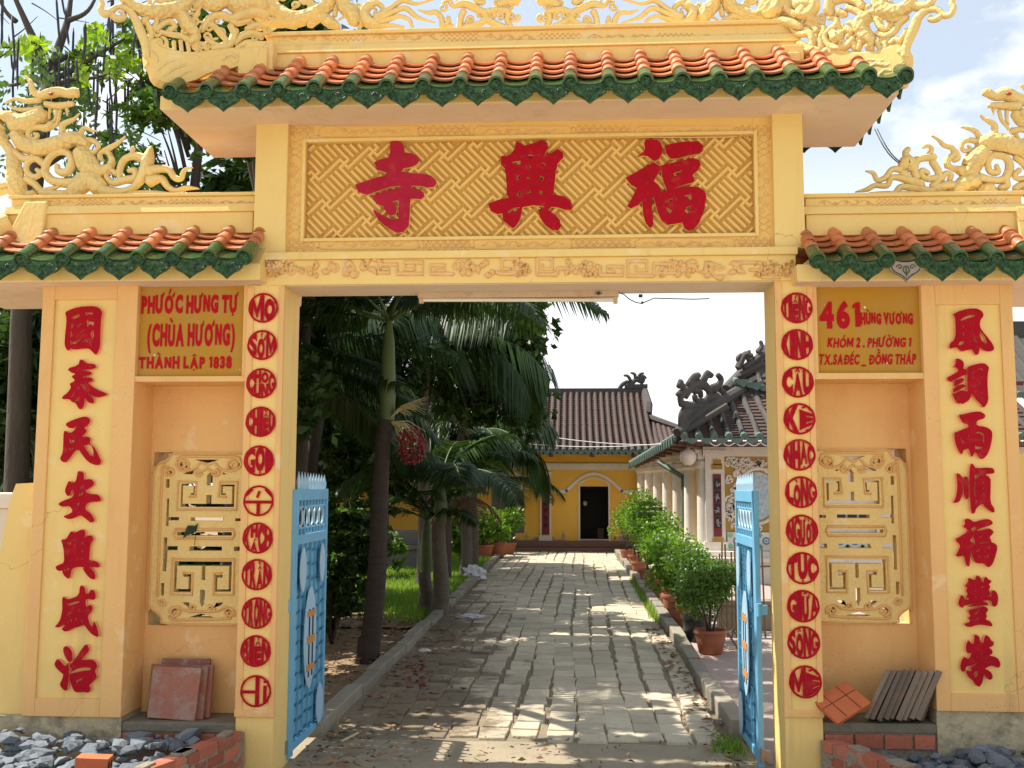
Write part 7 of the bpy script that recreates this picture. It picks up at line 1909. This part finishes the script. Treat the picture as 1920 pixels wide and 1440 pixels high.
pots = [(1.42, 4.72, 0.165, 0.25, 0.43, 0.60, POTR, 'nearest potted shrub in a wide reddish clay pot by the right gate leaf', LEAFM, 4800),
        (1.36, 5.55, 0.15, 0.30, 0.42, 0.68, POTB, 'dark green shrub in a black glazed pot second along the right kerb', LEAFM, 4200),
        (1.33, 6.75, 0.15, 0.29, 0.44, 0.74, POTR, 'bright shrub in an orange clay pot third along the right kerb', BUSH, 4200),
        (1.32, 7.75, 0.14, 0.30, 0.44, 0.76, POTR, 'clay potted shrub fourth along the right kerb', BUSH, 4000),
        (1.36, 8.75, 0.14, 0.30, 0.48, 0.84, POTR, 'round clipped potted shrub fifth along the right kerb', BUSH, 3200),
        (1.30, 10.1, 0.15, 0.30, 0.44, 0.92, POTR, 'broad bright potted shrub sixth along the right kerb', BUSH, 3200),
        (1.28, 11.8, 0.15, 0.30, 0.48, 1.05, POTR, 'tall bright potted shrub seventh along the right kerb', BUSH, 3200),
        (1.24, 13.6, 0.15, 0.30, 0.46, 1.02, POTR, 'bright potted shrub eighth along the right kerb', BUSH, 2600),
        (1.28, 15.4, 0.15, 0.30, 0.50, 1.30, POTR, 'tallest bright potted shrub near the corner of the side hall', BUSH, 2600),
        (1.20, 17.2, 0.15, 0.30, 0.46, 0.95, POTR, 'farthest potted shrub of the right row', BUSH, 2200)]
for i, (x, y, pr, ph, fr_r, fz, pm, lab, m, n) in enumerate(pots):
    potted(x, y, pr, ph, fr_r, fz, pm, lab, 30+i, m, n, 0.026 if i < 2 else 0.034)
# small trellis of stakes behind the nearest pots
mb = MB(); q = random.Random(2)
for k in range(11):
    x = 1.66+0.055*k+q.uniform(-.01, .01); mb.tube([(x, 5.9, 0), (x+q.uniform(-.03, .03), 5.9, q.uniform(0.95, 1.15))], 0.010, 6)
for z in (0.35, 0.8): mb.tube([(1.62, 5.89, z), (2.3, 5.89, z+0.02)], 0.010, 6)
o = mb.build('stake_fence', [WOOD], None); tag(o, 'small fence of thin wooden stakes behind the nearest potted shrub', 'fence')
mb = MB(); mb.tube([(1.75, 4.9, 0.0), (1.62, 5.1, 0.22), (1.55, 5.2, 0.55)], 0.012, 6); mb.tube([(1.9, 5.2, 0.0), (1.7, 5.1, 0.2)], 0.012, 6)
o = mb.build('fallen_stick', [WOOD], None); tag(o, 'crooked dark stick propped on the ground behind the nearest clay pot', 'stick')
mb = MB(); mb.box(1.75, 2.6, 6.5, 6.62, 0, 0.3); mb.box(1.7, 2.65, 6.46, 6.66, 0.3, 0.36)
o = mb.build('low_stone_rail', [CONC], None, bevel=0.01); tag(o, 'low pale stone rail behind the stake fence', 'rail')

# ---- left far pots
for i, (px, py, pr, ph) in enumerate(((906, 1048, 0.24, 0.34), (930, 1045, 0.26, 0.36), (951, 1040, 0.22, 0.30))):
    p = G(px, py); y = p.y
    potted(p.x, y, pr, ph, 0.5, 0.75, POTR, ['brown planter bowl with a bright shrub, left one beside the lawn palms', 'brown planter bowl with a bright shrub, middle one beside the lawn palms', 'brown planter bowl with a bright shrub, nearest the far palm trunk'][i], 60+i, BUSH, 1800, 0.05)['group'] = 'planter bowls on the lawn'

# ---- palms
def palm(name, base, h, r0, r1, shaft, specs, lab, sd, nl=46, ll=0.5, width=0.03, droop=0.9, dry=None, lean=(0, 0), sr=None, bark=None):
    b = Vector(base); top = b+Vector((lean[0], lean[1], h))
    t = thing(name, lab, 'palm tree', base, 'palms left of the path')
    mb = MB(); ringed(mb, b-Vector((0, 0, 0.03)), top, r0, r1, max(8, int(h/0.11))); 
    mb.tube([b-Vector((0, 0, 0.05)), b+Vector((0, 0, 0.06)), b+Vector((0, 0, 0.22))], [r0*1.35, r0*1.15, r0*0.98], 16)
    mb.build('trunk', [bark or PBARK], t, smooth='auto')
    crown = top+Vector((0, 0, shaft))
    mb = MB(); sr = sr or r1
    mb.tube([top, top+Vector((0, 0, shaft*0.3)), top+Vector((0, 0, shaft*0.8)), crown], [sr*1.02, sr*1.15, sr*0.85, sr*0.4], 14); mb.build('crownshaft', [SHAFT], t, smooth='auto')
    fronds('fronds', crown, specs, PALM, t, sd, width, nl, ll, droop)
    if dry: fronds('dead_fronds', top+Vector((0, 0, 0.02)), dry, DRYPALM, t, sd+1, 0.03, 24, 0.35, 1.4, 0.8)
    return t, top
P1 = G(690, 1236)
q = random.Random(11)
sp = [(a+q.uniform(-.2, .2), q.uniform(0.25, 0.75), q.uniform(2.0, 2.5), q.uniform(1.0, 1.5)) for a in np.linspace(0, 6.28, 12)[:-1]]
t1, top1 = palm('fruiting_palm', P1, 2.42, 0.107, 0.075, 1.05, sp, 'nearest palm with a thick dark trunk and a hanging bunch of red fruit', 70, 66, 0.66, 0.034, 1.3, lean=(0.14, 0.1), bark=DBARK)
# fruit bunch and flower stalks
mb = MB(); q = random.Random(8); c = top1+Vector((0.26, -0.05, -0.26))
for k in range(260):
    d = Vector((q.gauss(0, 1), q.gauss(0, 1), q.gauss(0, 1))).normalized()*q.uniform(0.3, 1)**0.5
    p = c+Vector((d.x*0.17, d.y*0.15, d.z*0.20)); r = q.uniform(0.011, 0.017)
    mb.lathe(p, [(0.0, r), (r*0.75, r*0.6), (r, 0), (r*0.7, -r*0.7), (0, -r)], 6)
fb_ = mb.build('fruit_bunch', [FRUIT], t1, smooth=True); fb_['kind'] = 'stuff'
mb = MB()
for k in range(46):
    a = q.uniform(-0.6, 0.9); e_ = q.uniform(0.1, 1.2); l = q.uniform(0.2, 0.42)
    mb.tube([top1+Vector((0.05, -0.05, 0.03)), top1+Vector((0.05+l*0.5*math.cos(a)*math.cos(e_*0.6), -0.08+0.4*l*math.sin(a), 0.03+l*0.35)), top1+Vector((0.05+l*math.cos(a), -0.1+l*math.sin(a)*0.6, 0.03+l*math.sin(e_)*0.6))], [0.005, 0.004, 0.002], 4)
for k in range(22):
    p = top1+Vector((0.05, -0.05, -0.02)); p2 = c+Vector((q.uniform(-.14, .14), q.uniform(-.12, .12), q.uniform(0, .15)))
    mb.tube([p, (p+p2)/2+Vector((0, 0, 0.06)), p2], [0.006, 0.005, 0.003], 4)
mb.build('fruit_stalks', [STALK], t1)
P2 = G(824, 1153)
sp = [(a+q.uniform(-.25, .25), q.uniform(0.5, 1.15), q.uniform(1.3, 1.7), q.uniform(1.2, 1.8)) for a in np.linspace(0, 6.28, 13)[:-1]]
palm('lawn_palm', P2, 1.25, 0.115, 0.09, 0.5, sp, 'ringed palm on the lawn, right one of the touching pair', 72, 54, 0.6, 0.032, 1.3)
P3 = G(799, 1148)
sp = [(a+q.uniform(-.2, .2), q.uniform(0.45, 1.1), q.uniform(0.9, 1.25), q.uniform(0.9, 1.5)) for a in np.linspace(0, 6.28, 9)[:-1]]
palm('young_palm', P3, 0.55, 0.10, 0.085, 0.72, sp, 'short young palm with a smooth green stem, left one of the touching pair', 74, 36, 0.40, 0.03, 1.0, sr=0.085)
P4 = G(873, 1084)
sp = [(a+q.uniform(-.2, .2), q.uniform(0.2, 0.9), q.uniform(1.2, 1.6), q.uniform(1.2, 1.8)) for a in np.linspace(0, 6.28, 11)[:-1]]
palm('grey_palm', P4, 1.55, 0.115, 0.09, 0.4, sp, 'pale grey palm trunk standing third along the lawn with drooping dead fronds', 76, 44, 0.5, 0.035, 1.3, dry=[(a, -0.3, 0.9, 0.9) for a in (0.2, 2.2, 3.6, 5.2)])
P5 = G(957, 1031)
sp = [(a+q.uniform(-.2, .2), q.uniform(0.2, 0.9), q.uniform(1.5, 1.9), q.uniform(1.2, 1.8)) for a in np.linspace(0, 6.28, 11)[:-1]]
palm('far_palm', P5, 1.5, 0.11, 0.09, 0.4, sp, 'farthest slim palm at the end of the lawn beside the yellow hall', 78, 40, 0.55, 0.04, 1.3)
# palm whose long leaves hang into the top of the opening
P6 = (-4.1, 5.8, 0.0)
sp = [(a+q.uniform(-.2, .2), q.uniform(0.05, 0.5), q.uniform(2.6, 3.2), q.uniform(0.7, 1.2)) for a in np.linspace(-1.0, 1.0, 8)]+[(a, q.uniform(0.2, 0.7), 2.0, 1.2) for a in (2.2, 3.0, 4.0)]
palm('arching_palm', P6, 2.5, 0.12, 0.09, 0.6, sp, 'palm hidden behind the left gate pillar with long arching leaves', 80, 70, 0.7, 0.036, 1.4)
P7 = (-2.6, 11.2, 0.0)
sp = [(a+q.uniform(-.2, .2), q.uniform(0.0, 0.8), q.uniform(2.4, 3.0), q.uniform(1.4, 2.1)) for a in np.linspace(0, 6.28, 20)[:-1]]
palm('tall_palm', P7, 3.6, 0.12, 0.09, 0.6, sp, 'tall palm behind the lawn pair whose leaf tips hang over the path', 82, 84, 0.95, 0.036, 2.3)

P8 = (-2.05, 14.2, 0.0)
sp = [(a+q.uniform(-.2, .2), q.uniform(0.1, 0.8), q.uniform(1.7, 2.2), q.uniform(1.4, 2.1)) for a in np.linspace(0, 6.28, 17)[:-1]]
palm('drooping_palm', P8, 2.3, 0.11, 0.085, 0.5, sp, 'drooping palm between the grey palm and the far palm, its leaves before the hall roof', 84, 70, 0.8, 0.036, 2.2)

# ---- broadleaf trees
def tree(name, base, trunk_pts, r0, branches, blobs, n, size, m, lab, sd, cat='tree', grp='trees behind the gateway', **kw):
    t = thing(name, lab, cat, base, grp)
    mb = MB(); b = Vector(base)
    limb(mb, [b+Vector((0, 0, -0.05))]+[Vector(p) for p in trunk_pts], r0, r0*0.55, 10)
    for br in branches: limb(mb, br, r0*0.42, r0*0.08, 7)
    mb.build('trunk', [BARK], t, smooth=True)
    leaf_cloud('crown', blobs, n, size, m, t, sd, **kw)
    return t
def crown(cx, cy, cz, rx, ry, rz, k, sd, s0=0.34, s1=0.55):
    q = random.Random(sd); out = []
    for i in range(k):
        d = Vector((q.gauss(0, 1), q.gauss(0, 1), q.gauss(0, 1))).normalized()*q.uniform(0.35, 0.85)
        s = q.uniform(s0, s1)
        out.append((cx+d.x*rx, cy+d.y*ry, cz+d.z*rz, rx*s, ry*s, rz*s))
    return out
def radial(c, blobs): return [[c, (Vector(c)+Vector(b[:3]))/2+Vector((0, 0, 0.1)), b[:3]] for b in blobs]
def simple_tree(base, cz, rx, ry, rz, k, n, size, m, lab, sd, r0=0.12, fork=None, **kw):
    bl = crown(base[0], base[1], cz, rx, ry, rz, k, sd)
    f = fork if fork else cz-rz*0.6
    c = (base[0]+0.1, base[1], f)
    return tree('broadleaf_tree', base, [(base[0]+0.06, base[1]+0.05, f*0.5), c], r0, radial(c, bl), bl, n, size, m, lab, sd, **kw)
simple_tree((-4.4, 9.8, 0), 3.2, 1.5, 1.5, 1.8, 16, 15000, 0.085, LEAFD, 'dense dark broadleaf tree filling the left of the gate opening', 100, holes=0.2)
simple_tree((-4.6, 7.0, 0), 3.6, 1.7, 1.5, 2.0, 16, 13000, 0.09, LEAFD, 'dark broadleaf tree behind the left niche wall', 101, holes=0.22)
bl = crown(-1.50, 12.2, 4.3, 1.3, 1.3, 1.5, 18, 102, 0.42, 0.6)
tree('broadleaf_tree', (-2.35, 12.3, 0), [(-2.3, 12.3, 1.5), (-2.0, 12.2, 3.0)], 0.11, radial((-2.0, 12.2, 3.0), bl), bl, 17000, 0.095, LEAFD, 'glossy leaved tree whose crown tops the lawn palms beside the open sky', 102, holes=0.22)
# trees added to dapple the path, their crowns hidden behind the gateway top
for k, (bx, by, cx_, cy_, cz_, rx_, ry_, rz_, nn_, lab_) in enumerate(((-3.3, 5.2, -2.7, 4.4, 5.35, 1.7, 1.7, 0.85, 10000, 'shade tree with a flat crown high over the nearest palm'), (-3.9, 8.3, -2.9, 7.2, 5.6, 1.8, 1.6, 0.85, 6500, 'shade tree with a flat crown high over the lawn palms'), (-3.0, 3.3, -2.45, 1.9, 5.0, 0.9, 1.35, 0.85, 7000, 'slim shade tree right behind the left wing roof'))):
    bl = crown(cx_, cy_, cz_, rx_, ry_, rz_, 14, 200+k)
    tree('added_shade_tree', (bx, by, 0), [(bx+0.1, by, 2.2), (cx_-0.2, cy_+0.2, cz_-0.9)], 0.12, radial((cx_-0.2, cy_+0.2, cz_-0.9), bl), bl, nn_, 0.095, LEAFD, lab_, 200+k, holes=0.52, gaps=3.2)
simple_tree((-3.0, 9.2, 0), 2.7, 0.8, 0.9, 1.3, 12, 8000, 0.075, LEAFD, 'narrow dark tree filling the gap behind the nearest palm', 107, holes=0.15)
simple_tree((-3.35, 3.3, 0), 2.9, 0.85, 1.5, 1.0, 16, 12000, 0.075, LEAFD, 'dense low tree pressed close behind the left gate pillar', 109, holes=0.08, fork=1.6)  # mostly hidden; added to throw shade on the near left of the path
simple_tree((-2.45, 16.4, 0), 2.7, 0.95, 0.9, 1.7, 14, 9000, 0.10, LEAFD, 'leafy tree between the far lawn palms, before the left roof of the yellow hall', 108, holes=0.2)
simple_tree((-5.6, 16.5, 0), 3.0, 1.9, 1.8, 2.3, 18, 12000, 0.12, LEAFD, 'large shaded tree at the back of the lawn', 103, holes=0.25)
simple_tree((-6.6, 19.0, 0), 3.4, 2.4, 2.2, 2.8, 18, 13000, 0.14, LEAFD, 'far dark tree left of the yellow hall', 104, holes=0.25)
simple_tree((-3.1, 4.8, 0), 4.4, 1.25, 1.1, 1.5, 14, 9500, 0.085, LEAFD, 'thick leafy tree rising behind the left wing roof', 105, holes=0.25, long_=2.8)
simple_tree((-6.4, 5.6, 0), 2.3, 1.6, 1.2, 1.9, 18, 15000, 0.10, LEAFD, 'dark bushy tree at the left edge beyond the boundary wall', 106, holes=0.08, long_=2.8, fork=0.8)
# undergrowth
def shrub(x, y, h, r, n, size, m, lab, sd, **kw):
    t = thing('garden_shrub', lab, 'shrub', (x, y, 0), 'shrubs under the trees')
    bl = crown(x, y, h*0.52, r, r, h*0.5, 9, sd)
    mb = MB()
    for b in bl: limb(mb, [(x, y, -0.02), ((x+b[0])/2, (y+b[1])/2, b[2]*0.6), b[:3]], 0.02, 0.006, 6)
    mb.build('stems', [BARK], t, smooth=True)
    leaf_cloud('foliage', bl, n, size, m, t, sd, **kw)
shrub(-2.72, 5.2, 1.6, 0.55, 5200, 0.05, LEAFD, 'dark small leaved shrub between the left gate leaf and the nearest palm', 110, holes=0.2)
shrub(-4.0, 6.2, 1.4, 0.8, 4200, 0.07, LEAFD, 'shaded shrub on the bare earth left of the nearest palm', 111, holes=0.25)
shrub(-3.9, 12.6, 1.5, 0.8, 3600, 0.08, LEAFM, 'bright edged shrub in front of the grey stone block', 112, holes=0.3)
shrub(-6.1, 4.2, 1.5, 0.8, 4200, 0.10, LEAFD, 'low dark shrub beyond the left boundary wall', 113, holes=0.2, long_=3.2)
simple_tree((-5.5, 4.3, 0), 2.5, 0.9, 0.7, 1.5, 14, 9000, 0.085, LEAFD, 'dark leafy tree just behind the podded trunk at the far left', 118, holes=0.08, long_=2.8, fork=1.0)
shrub(-5.3, 3.4, 1.9, 0.7, 3600, 0.09, LEAFD, 'long leaved shrub beside the trunk at the far left', 114, holes=0.2, long_=3.2)
shrub(-3.35, 1.35, 2.0, 0.55, 5200, 0.07, LEAFD, 'dark shrub pressed against the back of the left lattice', 117, holes=0.12)
shrub(-4.4, 2.6, 1.5, 0.6, 3000, 0.08, LEAFD, 'dark shrub glimpsed through the left lattice', 115, holes=0.2)
shrub(-2.6, 18.6, 1.1, 0.7, 2200, 0.08, BUSH, 'light green shrub before the far arch of the yellow hall', 116, holes=0.25)

# ---- the podded tree at the upper left
YP = 3.0
tb_ = U(40, 900, YP)
base = Vector((tb_.x-0.02, YP, 0))
pt = thing('pod_tree', 'tall sparse tree with long dark hanging pods, left behind the gateway', 'tree', base, None)
mb = MB()
u = lambda px, py, dy=0.0: U(px, py, YP+dy)
fork = u(92, 160)
limb(mb, [base-Vector((0, 0, 0.05)), u(36, 760), u(42, 560), u(66, 330), fork], 0.115, 0.07, 12)
BR = [[(92, 160), (72, 95), (50, 45), (25, -10), (0, -60)], [(92, 160), (108, 95), (125, 45), (133, -5), (140, -60)], [(85, 170), (130, 150), (175, 146), (200, 140)], [(88, 165), (60, 150), (20, 160), (-40, 150)], [(100, 120), (150, 98), (220, 112), (262, 130)], [(70, 200), (20, 215), (-40, 225)], [(95, 150), (140, 130), (180, 105), (240, 70), (280, 60)], [(60, 330), (120, 290), (190, 250), (260, 262)], [(30, 40), (10, 20), (-10, -20)], [(125, 40), (165, 20), (190, -30)]]
for i, b in enumerate(BR):
    dy = [0, 0.3, -0.2, 0.4, 0.6, -0.3, 0.2, 0.5, 0, 0.3][i]
    limb(mb, [u(p[0], p[1], dy*k/len(b)) for k, p in enumerate(b)], 0.055 if i < 2 else 0.028, 0.010, 7)
q = random.Random(77)
for k in range(40):
    x, y = q.uniform(-30, 270), q.uniform(-20, 260); a = q.uniform(-0.9, 0.9)
    limb(mb, [u(x, y, 0.2), u(x+30*math.cos(a), y+25*math.sin(a), 0.25), u(x+62*math.cos(a), y+58*math.sin(a), 0.3)], 0.008, 0.003, 5)
mb.build('trunk', [BARK], pt, smooth=True)
for k in range(62):
    mb = MB()
    x = q.uniform(-20, 270); y = q.uniform(-60, 190); l = q.uniform(45, 120); dy = q.uniform(-0.4, 0.9)
    c0 = u(x, y, dy); c1 = u(x+q.uniform(-8, 8), y+l, dy)
    m_ = (c0+c1)/2+Vector((q.uniform(-.02, .02), 0, 0))
    mb.tube([c0, c0.lerp(m_, 0.3), m_, c1.lerp(m_, 0.2), c1], [0.003, 0.011, 0.013, 0.011, 0.002], 6)
    mb.build('seed_pod', [POD], pt, smooth=True)
# paired leaflets: young pale sprays
def spray(list_, m, name, sd, ls=0.075):
    g = random.Random(sd); V = []; Q = []; rv = []
    for x0, y0, x1, y1 in list_:
        dy = g.uniform(-0.3, 0.5)
        A, B = np.array(u(x0, y0, dy)), np.array(u(x1, y1, dy+g.uniform(-.2, .2)))
        d = (B-A); L_ = np.linalg.norm(d); d /= L_; n = max(4, int(L_/0.045))
        s = np.cross(d, np.array([0, 1.0, 0.25])); s /= np.linalg.norm(s)
        r = g.random()
        for k in range(n):
            p = A+(B-A)*(k+0.5)/n+np.array([0, 0, -0.08*(k/n)**2])
            for sg in (-1, 1):
                l = ls*g.uniform(0.75, 1.25); v = s*sg*0.8+d*0.5+np.array([0, g.uniform(-.35, .35), -0.25]); v /= np.linalg.norm(v); w = np.cross(v, np.array([g.uniform(-.4, .4), 1.0, g.uniform(-.4, .4)])); w = w/np.linalg.norm(w)*l*0.24
                b = len(V); V += [p, p+v*l*0.5+w, p+v*l, p+v*l*0.5-w]; Q.append((b, b+1, b+2, b+3)); rv.append(r*0.6+g.random()*0.4)
    return np_mesh(name, V, Q, m, pt, rv)
g_ = random.Random(5)
sp1 = [(75, 85, 40, 70), (70, 90, 15, 82), (80, 95, 55, 120), (85, 90, 72, 60), (95, 95, 85, 70), (135, 118, 150, 85), (140, 120, 175, 110), (135, 118, 120, 90), (140, 125, 165, 135), (150, 120, 160, 95), (190, 75, 175, 50), (190, 80, 210, 60), (195, 85, 165, 70), (205, 100, 205, 135), (210, 100, 230, 130), (215, 90, 250, 95), (225, 80, 255, 70), (60, 140, 50, 120), (245, 110, 270, 120), (160, 60, 190, 45), (150, 130, 152, 150), (218, 110, 222, 140)]
sp1 += [(x+g_.uniform(-14, 14), y+g_.uniform(-14, 14), x1+g_.uniform(-22, 22), y1+g_.uniform(-18, 18)) for x, y, x1, y1 in sp1]
spray(sp1, LEAFB, 'young_leaves', 1, 0.09)
sp2 = []
for k in range(95):
    x, y = g_.uniform(-30, 240), g_.uniform(90, 340)
    if 180 < x and y < 190: x -= 60
    a = g_.uniform(-0.6, 3.7); sp2.append((x, y, x+45*math.cos(a), y+35*math.sin(a)))
spray(sp2, LEAFM, 'older_leaves', 2, 0.08)
# foliage between the left wing ridge and the main roof
sp3 = []
t9 = thing('leafy_tree', 'tree with loose green sprays between the left wing roof and the main roof', 'tree', (-4.05, 3.6, 0), None)
mb = MB(); limb(mb, [(-4.05, 3.6, -0.05), (-4.0, 3.6, 1.8), (-3.9, 3.55, 3.6), (-3.75, 3.5, 5.6)], 0.10, 0.04, 9)
tl = []
for k in range(16):
    px, py = g_.uniform(235, 345), g_.uniform(60, 330); e_ = U(px, py, 3.4+g_.uniform(-.4, .5)); s_ = Vector((-3.9, 3.55, max(2.5, e_.z-0.9)))
    limb(mb, [s_, (s_+e_)/2+Vector((0, 0, .1)), e_], 0.022, 0.005, 6); tl.append((e_.x, e_.y, e_.z, 0.30, 0.30, 0.26))
mb.build('trunk', [BARK], t9, smooth=True)
leaf_cloud('crown', tl, 2600, 0.06, LEAFM, t9, 55, 0.5, 2.4, 0.25, 0.3, 2.6)

# ---- odds and ends on the left
mb = MB(); p0, p1 = G(700, 1068), G(790, 1068)
mb.box(p0.x-0.4, p1.x, p0.y, p0.y+1.0, 0, 0.42); mb.box(p0.x-0.5, p1.x+0.08, p0.y-0.08, p0.y+1.1, 0.42, 0.50); mb.box(p0.x-0.3, p1.x-0.1, p0.y+0.2, p0.y+0.9, 0.5, 0.78)
o = mb.build('stone_platform', [GREYST], None, bevel=0.015); tag(o, 'stepped grey stone block in the shade behind the nearest palm', 'stone block')
def crumple(name, c, r, lab, sd, m=BAG, cat='litter'):
    mb = MB(); q = random.Random(sd)
    bm = bmesh.new(); bmesh.ops.create_icosphere(bm, subdivisions=3, radius=1)
    vs = []
    for v in bm.verts:
        k = 1+0.22*math.sin(v.co.x*7+sd)*math.cos(v.co.y*6)+0.14*math.sin(v.co.z*11+v.co.x*5)+q.uniform(-.05, .05)
        z = max(v.co.z*r[2]*k, -r[2]*0.35)
        vs.append(Vector((v.co.x*r[0]*k, v.co.y*r[1]*k, z+r[2]*0.35))+c)
    mb.add(vs, [tuple(v.index for v in f.verts) for f in bm.faces]); bm.free()
    o = mb.build(name, [m], None); tag(o, lab, cat)
crumple('plastic_sack', G(889, 1086)+Vector((0, 0, 0)), (0.20, 0.15, 0.20), 'crumpled white plastic sack on the grass beside the grey palm', 1, BAG, 'sack')
crumple('plastic_litter', G(884, 1160)+Vector((0, 0, 0.0)), (0.17, 0.07, 0.05), 'flattened white plastic litter lying across the left kerb', 2)
crumple('plastic_litter', G(1362, 1357), (0.05, 0.04, 0.03), 'small white scrap beside the right kerb', 3)
crumple('plastic_litter', G(797, 1221, 0.08), (0.06, 0.03, 0.02), 'thin white scrap on the left kerb', 4)
# fallen red fruits
mb = MB(); q = random.Random(4)
for k in range(26):
    p = G(760+q.uniform(-5, 40), 1262+q.uniform(-14, 34)); p.z = 0.02; r = 0.014
    mb.lathe(p, [(0, r), (r*.8, r*.6), (r, 0), (r*.8, -r*.6), (0, -r)], 8)
o = mb.build('fallen_fruit', [FRUIT], None, smooth=True); o['kind'] = 'stuff'; tag(o, 'small red palm fruits fallen on the path', 'fruit')
mb = MB(); mb.tube([G(640, 1390, 0.02), G(672, 1374, 0.03)], 0.008, 6); o = mb.build('dry_twig', [STALK], None); tag(o, 'pale dry twig lying beside the left kerb near the gate', 'twig')
# dead leaf caught in the left lattice
mb = MB(); A_ = [(372, 980), (366, 986), (352, 985), (345, 1000), (343, 1010), (352, 1003), (364, 1000), (369, 992)]
mb.prism(A_, [], lambda p: U(p[0], p[1], 0.262+0.0008*(p[0]-356)), lambda p: U(p[0], p[1], 0.2635+0.0008*(p[0]-356)), 0)
mb.tube([U(367, 985, 0.266), U(366, 1005, 0.266), U(365, 1023, 0.268)], 0.002, 5)
o = mb.build('stuck_leaf', [LEAFD], None); tag(o, 'single dark green leaf caught in the left lattice panel', 'leaf')
